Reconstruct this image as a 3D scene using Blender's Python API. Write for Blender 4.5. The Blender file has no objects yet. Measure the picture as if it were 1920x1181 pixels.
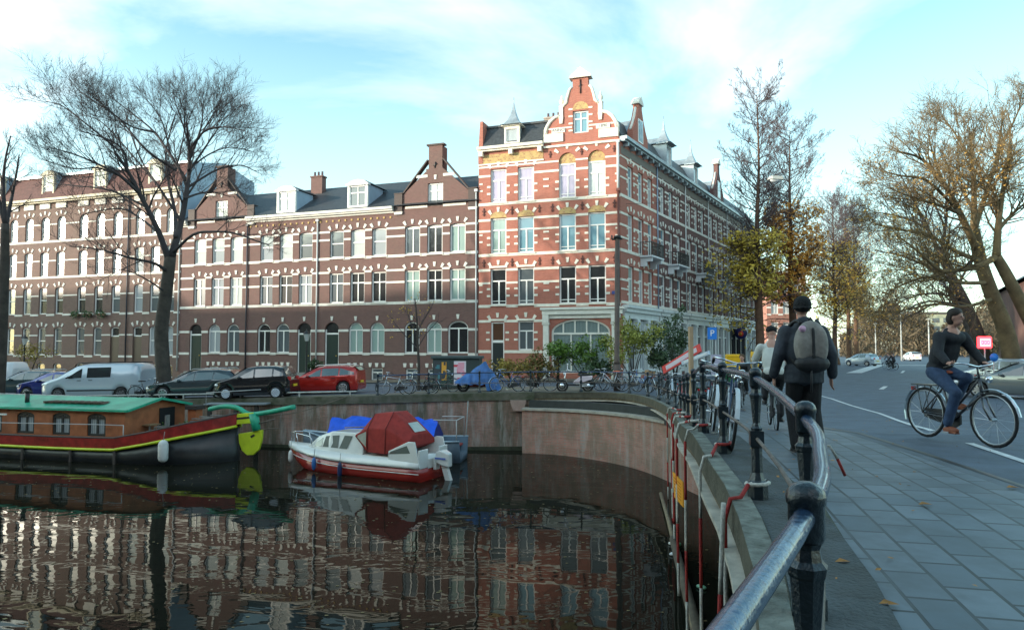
import bpy, bmesh, math, random
from mathutils import Vector, Matrix, noise as mnoise
R=math.radians
sc=bpy.context.scene
# ---------------------------------------------------------------- camera, sky, sun, exposure
cam_d=bpy.data.cameras.new("camera"); cam=bpy.data.objects.new("camera",cam_d); sc.collection.objects.link(cam)
cam.location=(0,0,0); cam.rotation_euler=(R(92.73),0,0)
cam_d.sensor_width=36; cam_d.lens=24.375; cam_d.clip_start=0.05; cam_d.clip_end=6000
sc.camera=cam
SUN_AZ=math.atan2(-.933,-.359); SUN_EL=R(8.6)
world=bpy.data.worlds.new("World"); sc.world=world; world.use_nodes=True
nt=world.node_tree; nt.nodes.clear()
def N(t,nt,**k):
    n=nt.nodes.new(t)
    for a,b in k.items(): setattr(n,a,b)
    return n
sky=N('ShaderNodeTexSky',nt,sky_type='NISHITA',sun_disc=False,sun_elevation=R(12),sun_rotation=SUN_AZ)
sky.air_density=1.0; sky.dust_density=0.6; sky.ozone_density=1.2
tc=N('ShaderNodeTexCoord',nt)
sep=N('ShaderNodeSeparateXYZ',nt); nt.links.new(tc.outputs['Generated'],sep.inputs[0])
zz=N('ShaderNodeMath',nt,operation='ADD'); zz.inputs[1].default_value=.22; nt.links.new(sep.outputs[2],zz.inputs[0])
dx=N('ShaderNodeMath',nt,operation='DIVIDE'); nt.links.new(sep.outputs[0],dx.inputs[0]); nt.links.new(zz.outputs[0],dx.inputs[1])
dy=N('ShaderNodeMath',nt,operation='DIVIDE'); nt.links.new(sep.outputs[1],dy.inputs[0]); nt.links.new(zz.outputs[0],dy.inputs[1])
cmb=N('ShaderNodeCombineXYZ',nt); nt.links.new(dx.outputs[0],cmb.inputs[0]); nt.links.new(dy.outputs[0],cmb.inputs[1])
cn=N('ShaderNodeTexNoise',nt); cn.inputs['Scale'].default_value=0.95; cn.inputs['Detail'].default_value=7; cn.inputs['Roughness'].default_value=.55; cn.inputs['Distortion'].default_value=.35
mp=N('ShaderNodeMapping',nt); mp.inputs['Location'].default_value=(3.1,1.7,0.4); mp.inputs['Scale'].default_value=(1.0,1.25,1)
nt.links.new(cmb.outputs[0],mp.inputs[0]); nt.links.new(mp.outputs[0],cn.inputs['Vector'])
cr=N('ShaderNodeValToRGB',nt); cr.color_ramp.elements[0].position=.47; cr.color_ramp.elements[1].position=.74
nt.links.new(cn.outputs['Fac'],cr.inputs[0])
# more cloud near the horizon
hz=N('ShaderNodeMapRange',nt); hz.inputs['From Min'].default_value=.02; hz.inputs['From Max'].default_value=.42; hz.inputs['To Min'].default_value=.55; hz.inputs['To Max'].default_value=.02
nt.links.new(sep.outputs[2],hz.inputs[0])
mx=N('ShaderNodeMath',nt,operation='MAXIMUM'); nt.links.new(cr.outputs[0],mx.inputs[0]); nt.links.new(hz.outputs[0],mx.inputs[1])
gain=N('ShaderNodeMix',nt,data_type='RGBA',blend_type='MULTIPLY'); gain.inputs[0].default_value=1
nt.links.new(sky.outputs[0],gain.inputs[6]); gain.inputs[7].default_value=(1.0,1.36,1.16,1)
ml=N('ShaderNodeMix',nt,data_type='RGBA'); nt.links.new(mx.outputs[0],ml.inputs[0]); nt.links.new(gain.outputs[2],ml.inputs[6]); ml.inputs[7].default_value=(4.9,5.15,5.3,1)
dt=N('ShaderNodeVectorMath',nt,operation='DOT_PRODUCT'); nt.links.new(tc.outputs['Generated'],dt.inputs[0]); dt.inputs[1].default_value=(-.75,-.55,.35)
glow=N('ShaderNodeMapRange',nt); glow.inputs['From Min'].default_value=-.1; glow.inputs['From Max'].default_value=1; glow.inputs['To Min'].default_value=1; glow.inputs['To Max'].default_value=2.6; nt.links.new(dt.outputs['Value'],glow.inputs[0])
cl=N('ShaderNodeVectorMath',nt,operation='SCALE'); cl.inputs[0].default_value=(4.5,4.75,4.9); nt.links.new(glow.outputs[0],cl.inputs['Scale']); nt.links.new(cl.outputs[0],ml.inputs[7])
bg=N('ShaderNodeBackground',nt); bg.inputs[1].default_value=0.095; nt.links.new(ml.outputs[2],bg.inputs[0])
wo=N('ShaderNodeOutputWorld',nt); nt.links.new(bg.outputs[0],wo.inputs[0])
sd=bpy.data.lights.new("sun",'SUN'); sun=bpy.data.objects.new("sun",sd); sc.collection.objects.link(sun)
sd.energy=1.9; sd.angle=R(.6); sd.color=(1,.88,.72)
sdir=Vector((math.cos(SUN_EL)*-.933,math.cos(SUN_EL)*-.359,math.sin(SUN_EL)))
sun.rotation_euler=sdir.to_track_quat('Z','Y').to_euler()
sc.view_settings.view_transform='Standard'; sc.view_settings.look='None'; sc.view_settings.gamma=1
sc.view_settings.exposure=1.82

# ---------------------------------------------------------------- helpers
f_=1300.; pt=R(2.73)
def ray(px,py):
    a=(px-960)/f_; b=(590.5-py)/f_
    dy_=math.cos(pt)-b*math.sin(pt)
    return a/dy_, (math.sin(pt)+b*math.cos(pt))/dy_
def PD(px,py,Y):
    x,z=ray(px,py); return Vector((x*Y,Y,z*Y))
def at_z(px,py,z):
    x,s=ray(px,py); Y=z/s; return Vector((x*Y,Y,z))
def interp(t,tab):
    if t<=tab[0][0]: return tab[0][1]
    for (a,b),(c,d) in zip(tab,tab[1:]):
        if t<=c: return b+(d-b)*(t-a)/(c-a)
    return tab[-1][1]
DT=[(-15,1.75),(0,1.45),(2,1.39),(3.4,1.30),(5.6,1.2),(8,1.2),(10,1.22),(12,1.38),(14,1.52),(19.5,1.83),(24,1.95),(31.8,2.05),(46,2.2)]
def gz(x,y):
    d=interp(y,DT)
    if x<0 and y>30: d+=.028*min(-x,22)
    return -d
WATER=-4.64
MATS={}
def mat(name,col,rough=.6,metal=0,var=0,vs=3,bump=0,bs=40,spec=.5,coat=0,emit=None,alpha=1,col2=None):
    if name in MATS: return MATS[name]
    m=bpy.data.materials.new(name); m.use_nodes=True; t=m.node_tree; b=t.nodes['Principled BSDF']
    b.inputs['Base Color'].default_value=(*col,1); b.inputs['Roughness'].default_value=rough; b.inputs['Metallic'].default_value=metal
    b.inputs['Specular IOR Level'].default_value=spec; b.inputs['Coat Weight'].default_value=coat
    if emit: b.inputs['Emission Color'].default_value=(*emit[0],1); b.inputs['Emission Strength'].default_value=emit[1]
    if alpha<1: b.inputs['Alpha'].default_value=alpha
    if var or bump: tco=N('ShaderNodeTexCoord',t)
    if var:
        n=N('ShaderNodeTexNoise',t); n.inputs['Scale'].default_value=vs; n.inputs['Detail'].default_value=6; n.inputs['Roughness'].default_value=.6
        t.links.new(tco.outputs['Object'],n.inputs['Vector'])
        rp=N('ShaderNodeValToRGB',t); rp.color_ramp.elements[0].position=.3; rp.color_ramp.elements[1].position=.7
        c2=col2 or tuple(min(1,c*(1+var)) for c in col); c1=tuple(c*(1-var) for c in col) if not col2 else col
        rp.color_ramp.elements[0].color=(*c1,1); rp.color_ramp.elements[1].color=(*c2,1)
        t.links.new(n.outputs['Fac'],rp.inputs[0]); t.links.new(rp.outputs[0],b.inputs['Base Color'])
    if bump:
        n2=N('ShaderNodeTexNoise',t); n2.inputs['Scale'].default_value=bs; n2.inputs['Detail'].default_value=4
        t.links.new(tco.outputs['Object'],n2.inputs['Vector'])
        bp=N('ShaderNodeBump',t); bp.inputs['Strength'].default_value=bump; bp.inputs['Distance'].default_value=.02
        t.links.new(n2.outputs['Fac'],bp.inputs['Height']); t.links.new(bp.outputs[0],b.inputs['Normal'])
    MATS[name]=m; return m
def brickmat(name,c1,c2,mortar,bw=.22,bh=.07,ms=.012,dirt=.35,rough=.85,flat=False,rot=0,dirtcol=(.10,.09,.07),vs=.35,bump=.3,bias=0,streak=False,efflo=0):
    m=bpy.data.materials.new(name); m.use_nodes=True; t=m.node_tree; b=t.nodes['Principled BSDF']; b.inputs['Roughness'].default_value=rough
    tco=N('ShaderNodeTexCoord',t); s=N('ShaderNodeSeparateXYZ',t); t.links.new(tco.outputs['Object'],s.inputs[0])
    c=N('ShaderNodeCombineXYZ',t)
    if flat:
        mpn=N('ShaderNodeMapping',t); mpn.inputs['Rotation'].default_value=(0,0,rot); t.links.new(tco.outputs['Object'],mpn.inputs[0]); vec=mpn.outputs[0]
    else:
        a=N('ShaderNodeMath',t,operation='ADD'); t.links.new(s.outputs[0],a.inputs[0]); t.links.new(s.outputs[1],a.inputs[1])
        t.links.new(a.outputs[0],c.inputs[0]); t.links.new(s.outputs[2],c.inputs[1]); vec=c.outputs[0]
    br=N('ShaderNodeTexBrick',t); t.links.new(vec,br.inputs['Vector'])
    br.inputs['Scale'].default_value=1; br.inputs['Brick Width'].default_value=bw; br.inputs['Row Height'].default_value=bh
    br.inputs['Mortar Size'].default_value=ms; br.inputs['Mortar Smooth'].default_value=.2; br.inputs['Bias'].default_value=bias
    br.inputs['Color1'].default_value=(*c1,1); br.inputs['Color2'].default_value=(*c2,1); br.inputs['Mortar'].default_value=(*mortar,1)
    n=N('ShaderNodeTexNoise',t); n.inputs['Scale'].default_value=vs; n.inputs['Detail'].default_value=8; n.inputs['Roughness'].default_value=.65
    if streak:
        mp2=N('ShaderNodeMapping',t); mp2.inputs['Scale'].default_value=(1.6,1.6,.35); t.links.new(tco.outputs['Object'],mp2.inputs[0]); t.links.new(mp2.outputs[0],n.inputs['Vector'])
    else: t.links.new(tco.outputs['Object'],n.inputs['Vector'])
    rp=N('ShaderNodeValToRGB',t); rp.color_ramp.elements[0].position=.40 if efflo or flat else .42; rp.color_ramp.elements[1].position=.60 if efflo else (.66 if flat else .72)
    rp.color_ramp.elements[0].color=(0,0,0,1); rp.color_ramp.elements[1].color=(dirt,)*3+(1,)
    t.links.new(n.outputs['Fac'],rp.inputs[0])
    mi=N('ShaderNodeMix',t,data_type='RGBA'); t.links.new(rp.outputs[0],mi.inputs[0]); t.links.new(br.outputs['Color'],mi.inputs[6]); mi.inputs[7].default_value=(*dirtcol,1)
    out=mi.outputs[2]
    if efflo:
        mp3=N('ShaderNodeMapping',t); mp3.inputs['Scale'].default_value=(1.9,1.9,.28); mp3.inputs['Location'].default_value=(7,3,1); t.links.new(tco.outputs['Object'],mp3.inputs[0])
        n3=N('ShaderNodeTexNoise',t); n3.inputs['Scale'].default_value=1.6; n3.inputs['Detail'].default_value=9; n3.inputs['Roughness'].default_value=.7; t.links.new(mp3.outputs[0],n3.inputs['Vector'])
        r3=N('ShaderNodeValToRGB',t); r3.color_ramp.elements[0].position=.50; r3.color_ramp.elements[1].position=.68; r3.color_ramp.elements[0].color=(0,0,0,1); r3.color_ramp.elements[1].color=(efflo,efflo,efflo,1); t.links.new(n3.outputs['Fac'],r3.inputs[0])
        m3=N('ShaderNodeMix',t,data_type='RGBA'); t.links.new(r3.outputs[0],m3.inputs[0]); t.links.new(out,m3.inputs[6]); m3.inputs[7].default_value=(.42,.40,.37,1); out=m3.outputs[2]
    t.links.new(out,b.inputs['Base Color'])
    bp=N('ShaderNodeBump',t); bp.inputs['Strength'].default_value=bump; bp.inputs['Distance'].default_value=.01
    iv=N('ShaderNodeMath',t,operation='SUBTRACT'); iv.inputs[0].default_value=1; t.links.new(br.outputs['Fac'],iv.inputs[1])
    t.links.new(iv.outputs[0],bp.inputs['Height']); t.links.new(bp.outputs[0],b.inputs['Normal'])
    MATS[name]=m; return m

class MB:
    """collects shapes and links them as one mesh object"""
    def __init__(s,M=None): s.v=[];s.f=[];s.M=M;s.mi=[];s.sm=[];s.cur=0;s.smooth=False
    def add(s,vs,fs):
        o=len(s.v)
        if s.M is not None: vs=[s.M@Vector(p) for p in vs]
        s.v.extend([tuple(p) for p in vs])
        for q in fs: s.f.append([i+o for i in q]); s.mi.append(s.cur); s.sm.append(s.smooth)
        return s
    def box(s,x0,x1,y0,y1,z0,z1):
        if x0>x1:x0,x1=x1,x0
        if y0>y1:y0,y1=y1,y0
        if z0>z1:z0,z1=z1,z0
        return s.add([(x0,y0,z0),(x1,y0,z0),(x1,y1,z0),(x0,y1,z0),(x0,y0,z1),(x1,y0,z1),(x1,y1,z1),(x0,y1,z1)],
              [(0,3,2,1),(4,5,6,7),(0,1,5,4),(1,2,6,5),(2,3,7,6),(3,0,4,7)])
    def obox(s,c,h,Rm):
        vs=[Vector(c)+Rm@Vector((a*h[0],b*h[1],d*h[2])) for a,b,d in ((-1,-1,-1),(1,-1,-1),(1,1,-1),(-1,1,-1),(-1,-1,1),(1,-1,1),(1,1,1),(-1,1,1))]
        return s.add(vs,[(0,3,2,1),(4,5,6,7),(0,1,5,4),(1,2,6,5),(2,3,7,6),(3,0,4,7)])
    def bar(s,a,b,w,h):
        a=Vector(a);b=Vector(b);d=(b-a); L=d.length
        if L<1e-6: return s
        q=d.to_track_quat('X','Z').to_matrix()
        return s.obox((a+b)/2,(L/2,w/2,h/2),q)
    def prism(s,poly,y0,y1):
        """poly in x,z counter-clockwise seen from -y, extruded y0..y1"""
        n=len(poly)
        return s.add([(x,y0,z) for x,z in poly]+[(x,y1,z) for x,z in poly],
            [list(range(n)),list(range(2*n-1,n-1,-1))]+[(i,i+n,(i+1)%n+n,(i+1)%n) for i in range(n)])
    def hprism(s,poly,z0,z1):
        n=len(poly)
        return s.add([(x,y,z0) for x,y in poly]+[(x,y,z1) for x,y in poly],
            [list(range(n-1,-1,-1)),list(range(n,2*n))]+[(i,(i+1)%n,(i+1)%n+n,i+n) for i in range(n)])
    def tube(s,pts,r,n=8,cap=True,closed=False):
        pts=[Vector(p) for p in pts]; k=len(pts)
        if not hasattr(r,'__len__'): r=[r]*k
        vs=[];prev=None
        for i,p in enumerate(pts):
            if closed: d=pts[(i+1)%k]-pts[i-1]
            else: d=pts[min(i+1,k-1)]-pts[max(i-1,0)]
            if d.length<1e-9: d=Vector((0,0,1))
            d.normalize()
            if prev is None:
                a=d.orthogonal().normalized()
            else:
                a=prev-d*prev.dot(d)
                a=a.normalized() if a.length>1e-6 else d.orthogonal().normalized()
            prev=a; b=d.cross(a)
            for j in range(n):
                t=2*math.pi*j/n
                vs.append(p+(a*math.cos(t)+b*math.sin(t))*r[i])
        fs=[]
        for i in range(k if closed else k-1):
            i2=(i+1)%k
            for j in range(n):
                j2=(j+1)%n; fs.append((i*n+j,i*n+j2,i2*n+j2,i2*n+j))
        if cap and not closed: fs.append(list(range(n-1,-1,-1))); fs.append(list(range((k-1)*n,k*n)))
        sm=s.smooth; s.smooth=n>4; s.add(vs,fs); s.smooth=sm; return s
    def lathe(s,c,prof,n=16,axis='Z',squash=1,rot=0):
        vs=[]
        for r,h in prof:
            for j in range(n):
                t=2*math.pi*j/n+rot; a,b=r*math.cos(t),r*math.sin(t)*squash
                p={'Z':(a,b,h),'Y':(a,h,b),'X':(h,a,b)}[axis]
                vs.append((c[0]+p[0],c[1]+p[1],c[2]+p[2]))
        fs=[]
        for i in range(len(prof)-1):
            for j in range(n):
                j2=(j+1)%n; q=(i*n+j,i*n+j2,(i+1)*n+j2,(i+1)*n+j)
                fs.append(q if axis!='Y' else q[::-1])
        fs.append(list(range(n-1,-1,-1)) if axis!='Y' else list(range(n)))
        l=list(range((len(prof)-1)*n,len(prof)*n)); fs.append(l if axis!='Y' else l[::-1])
        sm=s.smooth; s.smooth=n>8; s.add(vs,fs); s.smooth=sm; return s
    def ell(s,c,r,nu=12,nv=8,Rm=None):
        vs=[];fs=[]
        for i in range(nv+1):
            ph=math.pi*i/nv
            for j in range(nu):
                t=2*math.pi*j/nu; p=Vector((r[0]*math.sin(ph)*math.cos(t),r[1]*math.sin(ph)*math.sin(t),r[2]*math.cos(ph)))
                if Rm: p=Rm@p
                vs.append(Vector(c)+p)
        for i in range(nv):
            for j in range(nu):
                j2=(j+1)%nu; fs.append((i*nu+j,(i+1)*nu+j,(i+1)*nu+j2,i*nu+j2))
        sm=s.smooth; s.smooth=True; s.add(vs,fs); s.smooth=sm; return s
    def loft(s,rings,closed=True,cap=True):
        n=len(rings[0]); vs=[p for r in rings for p in r]; fs=[]
        for i in range(len(rings)-1):
            for j in range(n if closed else n-1):
                j2=(j+1)%n; fs.append((i*n+j,i*n+j2,(i+1)*n+j2,(i+1)*n+j))
        if cap and closed: fs.append(list(range(n-1,-1,-1))); fs.append(list(range((len(rings)-1)*n,len(rings)*n)))
        return s.add(vs,fs)
    def build(s,name,m,parent=None,label=None,fix=False,bevel=0,sub=0,merge=False):
        me=bpy.data.meshes.new(name); me.from_pydata(s.v,[],s.f)
        ms=m if isinstance(m,(list,tuple)) else [m]
        for q in ms: me.materials.append(q)
        me.polygons.foreach_set('material_index',s.mi)
        me.polygons.foreach_set('use_smooth',s.sm)
        if fix or merge:
            bm=bmesh.new(); bm.from_mesh(me)
            if merge: bmesh.ops.remove_doubles(bm,verts=bm.verts,dist=1e-4)
            bmesh.ops.recalc_face_normals(bm,faces=bm.faces); bm.to_mesh(me); bm.free()
        me.update()
        o=bpy.data.objects.new(name,me); sc.collection.objects.link(o)
        if parent: o.parent=parent
        if label: o['label']=label
        if bevel:
            md=o.modifiers.new('bevel','BEVEL'); md.width=bevel; md.segments=2; md.limit_method='ANGLE'
        if sub:
            md=o.modifiers.new('sub','SUBSURF'); md.levels=sub; md.render_levels=sub
        return o
def tag(o,label=None,cat=None,group=None,kind=None):
    if label: o['label']=label
    if cat: o['category']=cat
    if group: o['group']=group
    if kind: o['kind']=kind
    return o
def thing(name,label,cat,loc=(0,0,0),rz=0,group=None):
    o=bpy.data.objects.new(name,None); sc.collection.objects.link(o); o.empty_display_size=.2
    o.location=loc; o.rotation_euler=(0,0,rz)
    return tag(o,label,cat,group)
def W_of(o): return Matrix.Translation(o.location)@o.rotation_euler.to_matrix().to_4x4()
def put(src,parent,M):
    c=src.copy(); sc.collection.objects.link(c); c.parent=parent; c.matrix_local=M
    return c
def copy_tree(o,parent=None):
    c=o.copy(); sc.collection.objects.link(c); c.parent=parent
    for ch in list(o.children): copy_tree(ch,c)
    return c
rnd=random.Random(7)

# ---------------------------------------------------------------- materials
BROWN=brickmat('brown_brick',(.135,.060,.054),(.18,.080,.070),(.165,.12,.105),dirt=.35)
LBRICK=brickmat('plum_brick',(.155,.085,.07),(.21,.115,.092),(.18,.14,.12),dirt=.3)
REDB=brickmat('red_brick',(.35,.098,.064),(.44,.135,.09),(.34,.18,.14),dirt=.25,dirtcol=(.24,.10,.08))
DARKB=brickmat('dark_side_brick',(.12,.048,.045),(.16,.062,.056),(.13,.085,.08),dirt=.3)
PINKB=brickmat('pink_brick',(.38,.13,.09),(.45,.17,.12),(.3,.2,.17))
QUAYB=brickmat('quay_brick',(.30,.155,.12),(.40,.22,.17),(.26,.20,.17),dirt=.85,dirtcol=(.075,.085,.055),vs=.9,streak=True,bias=0,efflo=.75)
ARCB=brickmat('abutment_brick',(.40,.165,.12),(.50,.235,.18),(.34,.26,.22),dirt=.7,dirtcol=(.20,.16,.115),vs=1.3,efflo=.6)
STONE=mat('pale_stone',(.68,.66,.60),.7,var=.12,vs=2)
CREAM=mat('cream_stone',(.62,.56,.42),.7,var=.2,vs=2)
WHITE=mat('white_paint',(.78,.78,.75),.45,var=.05,vs=2)
SLATE=mat('slate',(.045,.05,.055),.5,var=.35,vs=6,bump=.4,bs=18)
REDTILE=mat('red_tile',(.11,.045,.038),.75,var=.35,vs=5)
ZINC=mat('zinc',(.30,.35,.38),.35,metal=.35,var=.2,vs=2)
ZINCB=mat('blue_zinc',(.32,.42,.52),.5,var=.12,vs=1)
IRON=mat('black_iron',(.02,.022,.024),.4)
TAN=brickmat('tan_pattern',(.50,.36,.14),(.30,.13,.07),(.45,.34,.18),bw=.16,bh=.12,dirt=.1,bias=-.2)
SHOPW=mat('shop_white',(.60,.66,.66),.5,var=.08,vs=2)
DKGREEN=mat('dark_green_paint',(.012,.03,.025),.35)
def glass(name,col,fold=0,rough=.06,ior=1.6,col2=None):
    m=bpy.data.materials.new(name); m.use_nodes=True; t=m.node_tree; b=t.nodes['Principled BSDF']
    b.inputs['Base Color'].default_value=(*col,1); b.inputs['Roughness'].default_value=.9 if fold else .2
    b.inputs['Coat Weight'].default_value=1; b.inputs['Coat Roughness'].default_value=rough; b.inputs['Coat IOR'].default_value=ior
    tco=N('ShaderNodeTexCoord',t)
    if fold:
        w=N('ShaderNodeTexWave',t,bands_direction='X'); w.inputs['Scale'].default_value=3.2; w.inputs['Distortion'].default_value=1.6; w.inputs['Detail'].default_value=2
        t.links.new(tco.outputs['Object'],w.inputs['Vector'])
        rp=N('ShaderNodeValToRGB',t); rp.color_ramp.elements[0].color=(*[c*.55 for c in col],1); rp.color_ramp.elements[1].color=(*col,1)
        t.links.new(w.outputs['Fac'],rp.inputs[0]); t.links.new(rp.outputs[0],b.inputs['Base Color'])
    n2=N('ShaderNodeTexNoise',t); n2.inputs['Scale'].default_value=1.3; n2.inputs['Detail'].default_value=1
    g=N('ShaderNodeNewGeometry',t); t.links.new(g.outputs['Position'],n2.inputs['Vector'])
    bp=N('ShaderNodeBump',t); bp.inputs['Strength'].default_value=.35; bp.inputs['Distance'].default_value=.02
    t.links.new(n2.outputs['Fac'],bp.inputs['Height']); t.links.new(bp.outputs[0],b.inputs['Coat Normal'])
    MATS[name]=m; return m
G_DARK=glass('glass_over_dark_room',(.018,.02,.022))
G_NET=glass('glass_over_net_curtain',(.42,.46,.48),1)
G_CURT=glass('glass_over_pale_curtain',(.62,.66,.64),1)
G_BLUE=glass('glass_blue_reflection',(.13,.27,.33))  # blue reflection put into the pane's base colour
G_GREEN=glass('glass_over_green_blind',(.36,.50,.46),1)
G_GREY=glass('glass_over_grey_room',(.10,.12,.13))
G_LILAC=glass('glass_over_lilac_curtain',(.50,.45,.60),1)

# ---------------------------------------------------------------- ground, canal
EDGE_N=[(-12,-14),(-3,-3.2),(-.6,-.05),(.62,1.95),(1.24,3.45),(1.74,5.5),(2.09,7.5),(2.42,9.2),(2.75,11),(3.35,14),(4.42,19),(4.95,22),(5.28,25),(5.42,28),(5.3,30),(4.9,31.3),(4.1,32)]
EDGE_F=[(.8,31.75),(-1.5,31.8),(-6.4,31.8),(-12.1,32.9),(-21.8,34.8),(-30,37.6),(-95,60)]
ASPH=mat('asphalt',(.085,.11,.145),.62,var=.3,vs=1.6,bump=.5,bs=120)
MOSS=mat('mossy_stone',(.13,.125,.105),.85,var=1,vs=5,bump=.8,bs=30,col2=(.035,.05,.02))
def edge_x(y): return interp(y,[(b,a) for a,b in EDGE_N])
def edge_y(x): return interp(x,[(a,b) for a,b in (EDGE_F[::-1]+[(4.1,32),(5.3,32)])])
def sheet(rows,name,m,label=None,kind='structure',dz=0):
    b=MB(); k=len(rows[0]); vs=[p for r in rows for p in r]
    b.add([(p[0],p[1],p[2]+dz) for p in vs],[(i*k+j,i*k+j+1,(i+1)*k+j+1,(i+1)*k+j) for i in range(len(rows)-1) for j in range(k-1)])
    return tag(b.build(name,m),label,None,None,kind)
yk=sorted(set([-40,-14,-8]+[a for a,b in DT if a<32]+[p[1] for p in EDGE_N if -14<p[1]<32]+[32]))
rows=[]
for y in yk:
    xe=edge_x(min(y,31.9)) if y>-14 else -12
    if y>=31.9: xe=4.1
    xs=[xe+t*t*(140-xe) for t in [i/14 for i in range(15)]]
    rows.append([(x,y,gz(max(x,0),y)) for x in xs])
xk=sorted(set([-1500,-400,-140,-95,-60,-30,-26,-22,-21.8,-12.1,-6.4,-1.5,.8,4.1]+[-15,-9,0]))
rows2=[]
allx=xk+[4.1+(i/14)**2*(140-4.1) for i in range(1,15)]+[1500]
for q in [0,.02,.06,.14,.3,.6,1]:
    r=[]
    for x in allx:
        y0=edge_y(x) if x<4.1 else 32
        y1=2500
        y=y0+(y1-y0)*q**2.2
        r.append((x,y,gz(x,max(y,31.9))))
    rows2.append(r)
b=MB(); k=len(rows[0]); b.add([p for r in rows for p in r],[(i*k+j,i*k+j+1,(i+1)*k+j+1,(i+1)*k+j) for i in range(len(rows)-1) for j in range(k-1)])
k=len(rows2[0]); b.add([p for r in rows2 for p in r],[(i*k+j,i*k+j+1,(i+1)*k+j+1,(i+1)*k+j) for i in range(len(rows2)-1) for j in range(k-1)])
tag(b.build('road',ASPH),'grey asphalt street running over the bridge and along the quay',None,None,'structure')
b=MB(); b.add([(140,-40,-1.9),(1500,-40,-1.9),(1500,32,-2.1),(140,32,-2.1)],[(0,1,2,3)])
b.add([(-1500,-900,-2.4),(-17,-900,-2.4),(-17,-14,-2.4),(-60,8,-2.4),(-1500,490,-2.4)],[(0,1,2,3,4)])
tag(b.build('ground',ASPH),None,None,None,'structure')
# water
wm=bpy.data.materials.new('canal_water'); wm.use_nodes=True; t=wm.node_tree; pb=t.nodes['Principled BSDF']
pb.inputs['Base Color'].default_value=(.012,.012,.008,1); pb.inputs['Roughness'].default_value=.015; pb.inputs['IOR'].default_value=1.14
tco=N('ShaderNodeTexCoord',t); mpw=N('ShaderNodeMapping',t); mpw.inputs['Scale'].default_value=(.55,1.0,1); mpw.inputs['Rotation'].default_value=(0,0,.3)
t.links.new(tco.outputs['Object'],mpw.inputs[0])
n1=N('ShaderNodeTexNoise',t); n1.inputs['Scale'].default_value=.9; n1.inputs['Detail'].default_value=3; n1.inputs['Roughness'].default_value=.45; n1.inputs['Distortion'].default_value=.6
t.links.new(mpw.outputs[0],n1.inputs['Vector'])
bw=N('ShaderNodeBump',t); bw.inputs['Strength'].default_value=.5; bw.inputs['Distance'].default_value=.021
t.links.new(n1.outputs['Fac'],bw.inputs['Height']); t.links.new(bw.outputs[0],pb.inputs['Normal'])
b=MB(); b.add([(-160,-60,WATER),(60,-60,WATER),(60,70,WATER),(-160,70,WATER)],[(0,1,2,3)])
tag(b.build('canal_water',wm),'dark still canal water mirroring the houses',None,None,'structure')
# ---------------------------------------------------------------- quay wall, bridge edge
def strip_along(path,z0f,z1f,t0,t1,m,name,parent=None):
    """a solid strip following path (x,y); offset t0..t1 to the land side (right hand normal), z from functions"""
    b=MB(); n=len(path); rings=[]
    for i,(x,y) in enumerate(path):
        a=path[max(i-1,0)]; c=path[min(i+1,n-1)]
        d=Vector((c[0]-a[0],c[1]-a[1])).normalized(); nr=Vector((d.y,-d.x))
        p0=(x+nr.x*t0,y+nr.y*t0); p1=(x+nr.x*t1,y+nr.y*t1)
        rings.append([(p0[0],p0[1],z0f(x,y)),(p1[0],p1[1],z0f(x,y)),(p1[0],p1[1],z1f(x,y)),(p0[0],p0[1],z1f(x,y))])
    b.loft(rings); return b.build(name,m,parent,fix=True)
def dens(path,step):
    out=[path[0]]
    for a,c in zip(path,path[1:]):
        L=math.dist(a,c); k=max(1,int(L/step))
        for i in range(1,k+1): out.append((a[0]+(c[0]-a[0])*i/k,a[1]+(c[1]-a[1])*i/k))
    return out
def smooth(path,it=2):
    for _ in range(it):
        o=[path[0]]
        for a,c in zip(path,path[1:]):
            o+= [(a[0]*.75+c[0]*.25,a[1]*.75+c[1]*.25),(a[0]*.25+c[0]*.75,a[1]*.25+c[1]*.75)]
        o.append(path[-1]); path=o
    return path
# near/bridge part and far quay part, land on the right hand going north, and again going west
near=dens(smooth(EDGE_N[1:]+[(2.2,31.9),(.9,31.75)],1),1.0)
g=lambda x,y: gz(x,y)
br=thing('bridge','mossy concrete bridge deck edge with a rusty steel flange above the water','bridge',(2.4,9.2,gz(2.4,9.2)))
iW=W_of(br).inverted()
def reparent(o,p):
    o.data.transform(W_of(p).inverted()); o.parent=p
FLANGE=mat('weathered_steel',(.52,.47,.39),.7,var=.35,vs=3,bump=.4)
COPE=mat('mossy_coping',(.15,.14,.115),.9,var=1,vs=2.2,bump=1,bs=25,col2=(.05,.06,.03))
LICH=mat('lichen_coping',(.055,.052,.038),.9,var=1,vs=4.5,bump=1,bs=30,col2=(.27,.29,.25))
# coping of the bridge: light lichen edge
o=strip_along(near,lambda x,y:g(x,y)-.24,lambda x,y:g(x,y)+.02,0,.16,mat('dark_mossy_coping',(.07,.062,.042),.9,var=1,vs=3,bump=1,bs=25,col2=(.13,.12,.085)),'coping'); reparent(o,br)
o=strip_along(near,lambda x,y:g(x,y)+.021,lambda x,y:g(x,y)+.034,-.004,.15,LICH,'lichen_edge'); reparent(o,br)
o=strip_along(near,lambda x,y:g(x,y)-.37,lambda x,y:g(x,y)-.325,-.075,.30,FLANGE,'steel_flange'); reparent(o,br)
o=strip_along(near,lambda x,y:g(x,y)-.70,lambda x,y:g(x,y)-.343,.12,.45,mat('dark_girder',(.03,.034,.034),.6,var=.4),'girder'); reparent(o,br)
o=strip_along(near,lambda x,y:g(x,y)-.322,lambda x,y:g(x,y)-.243,.03,.30,mat('rusty_concrete',(.13,.10,.06),.9,var=.5,vs=4,bump=.5),'fascia'); reparent(o,br)
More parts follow.
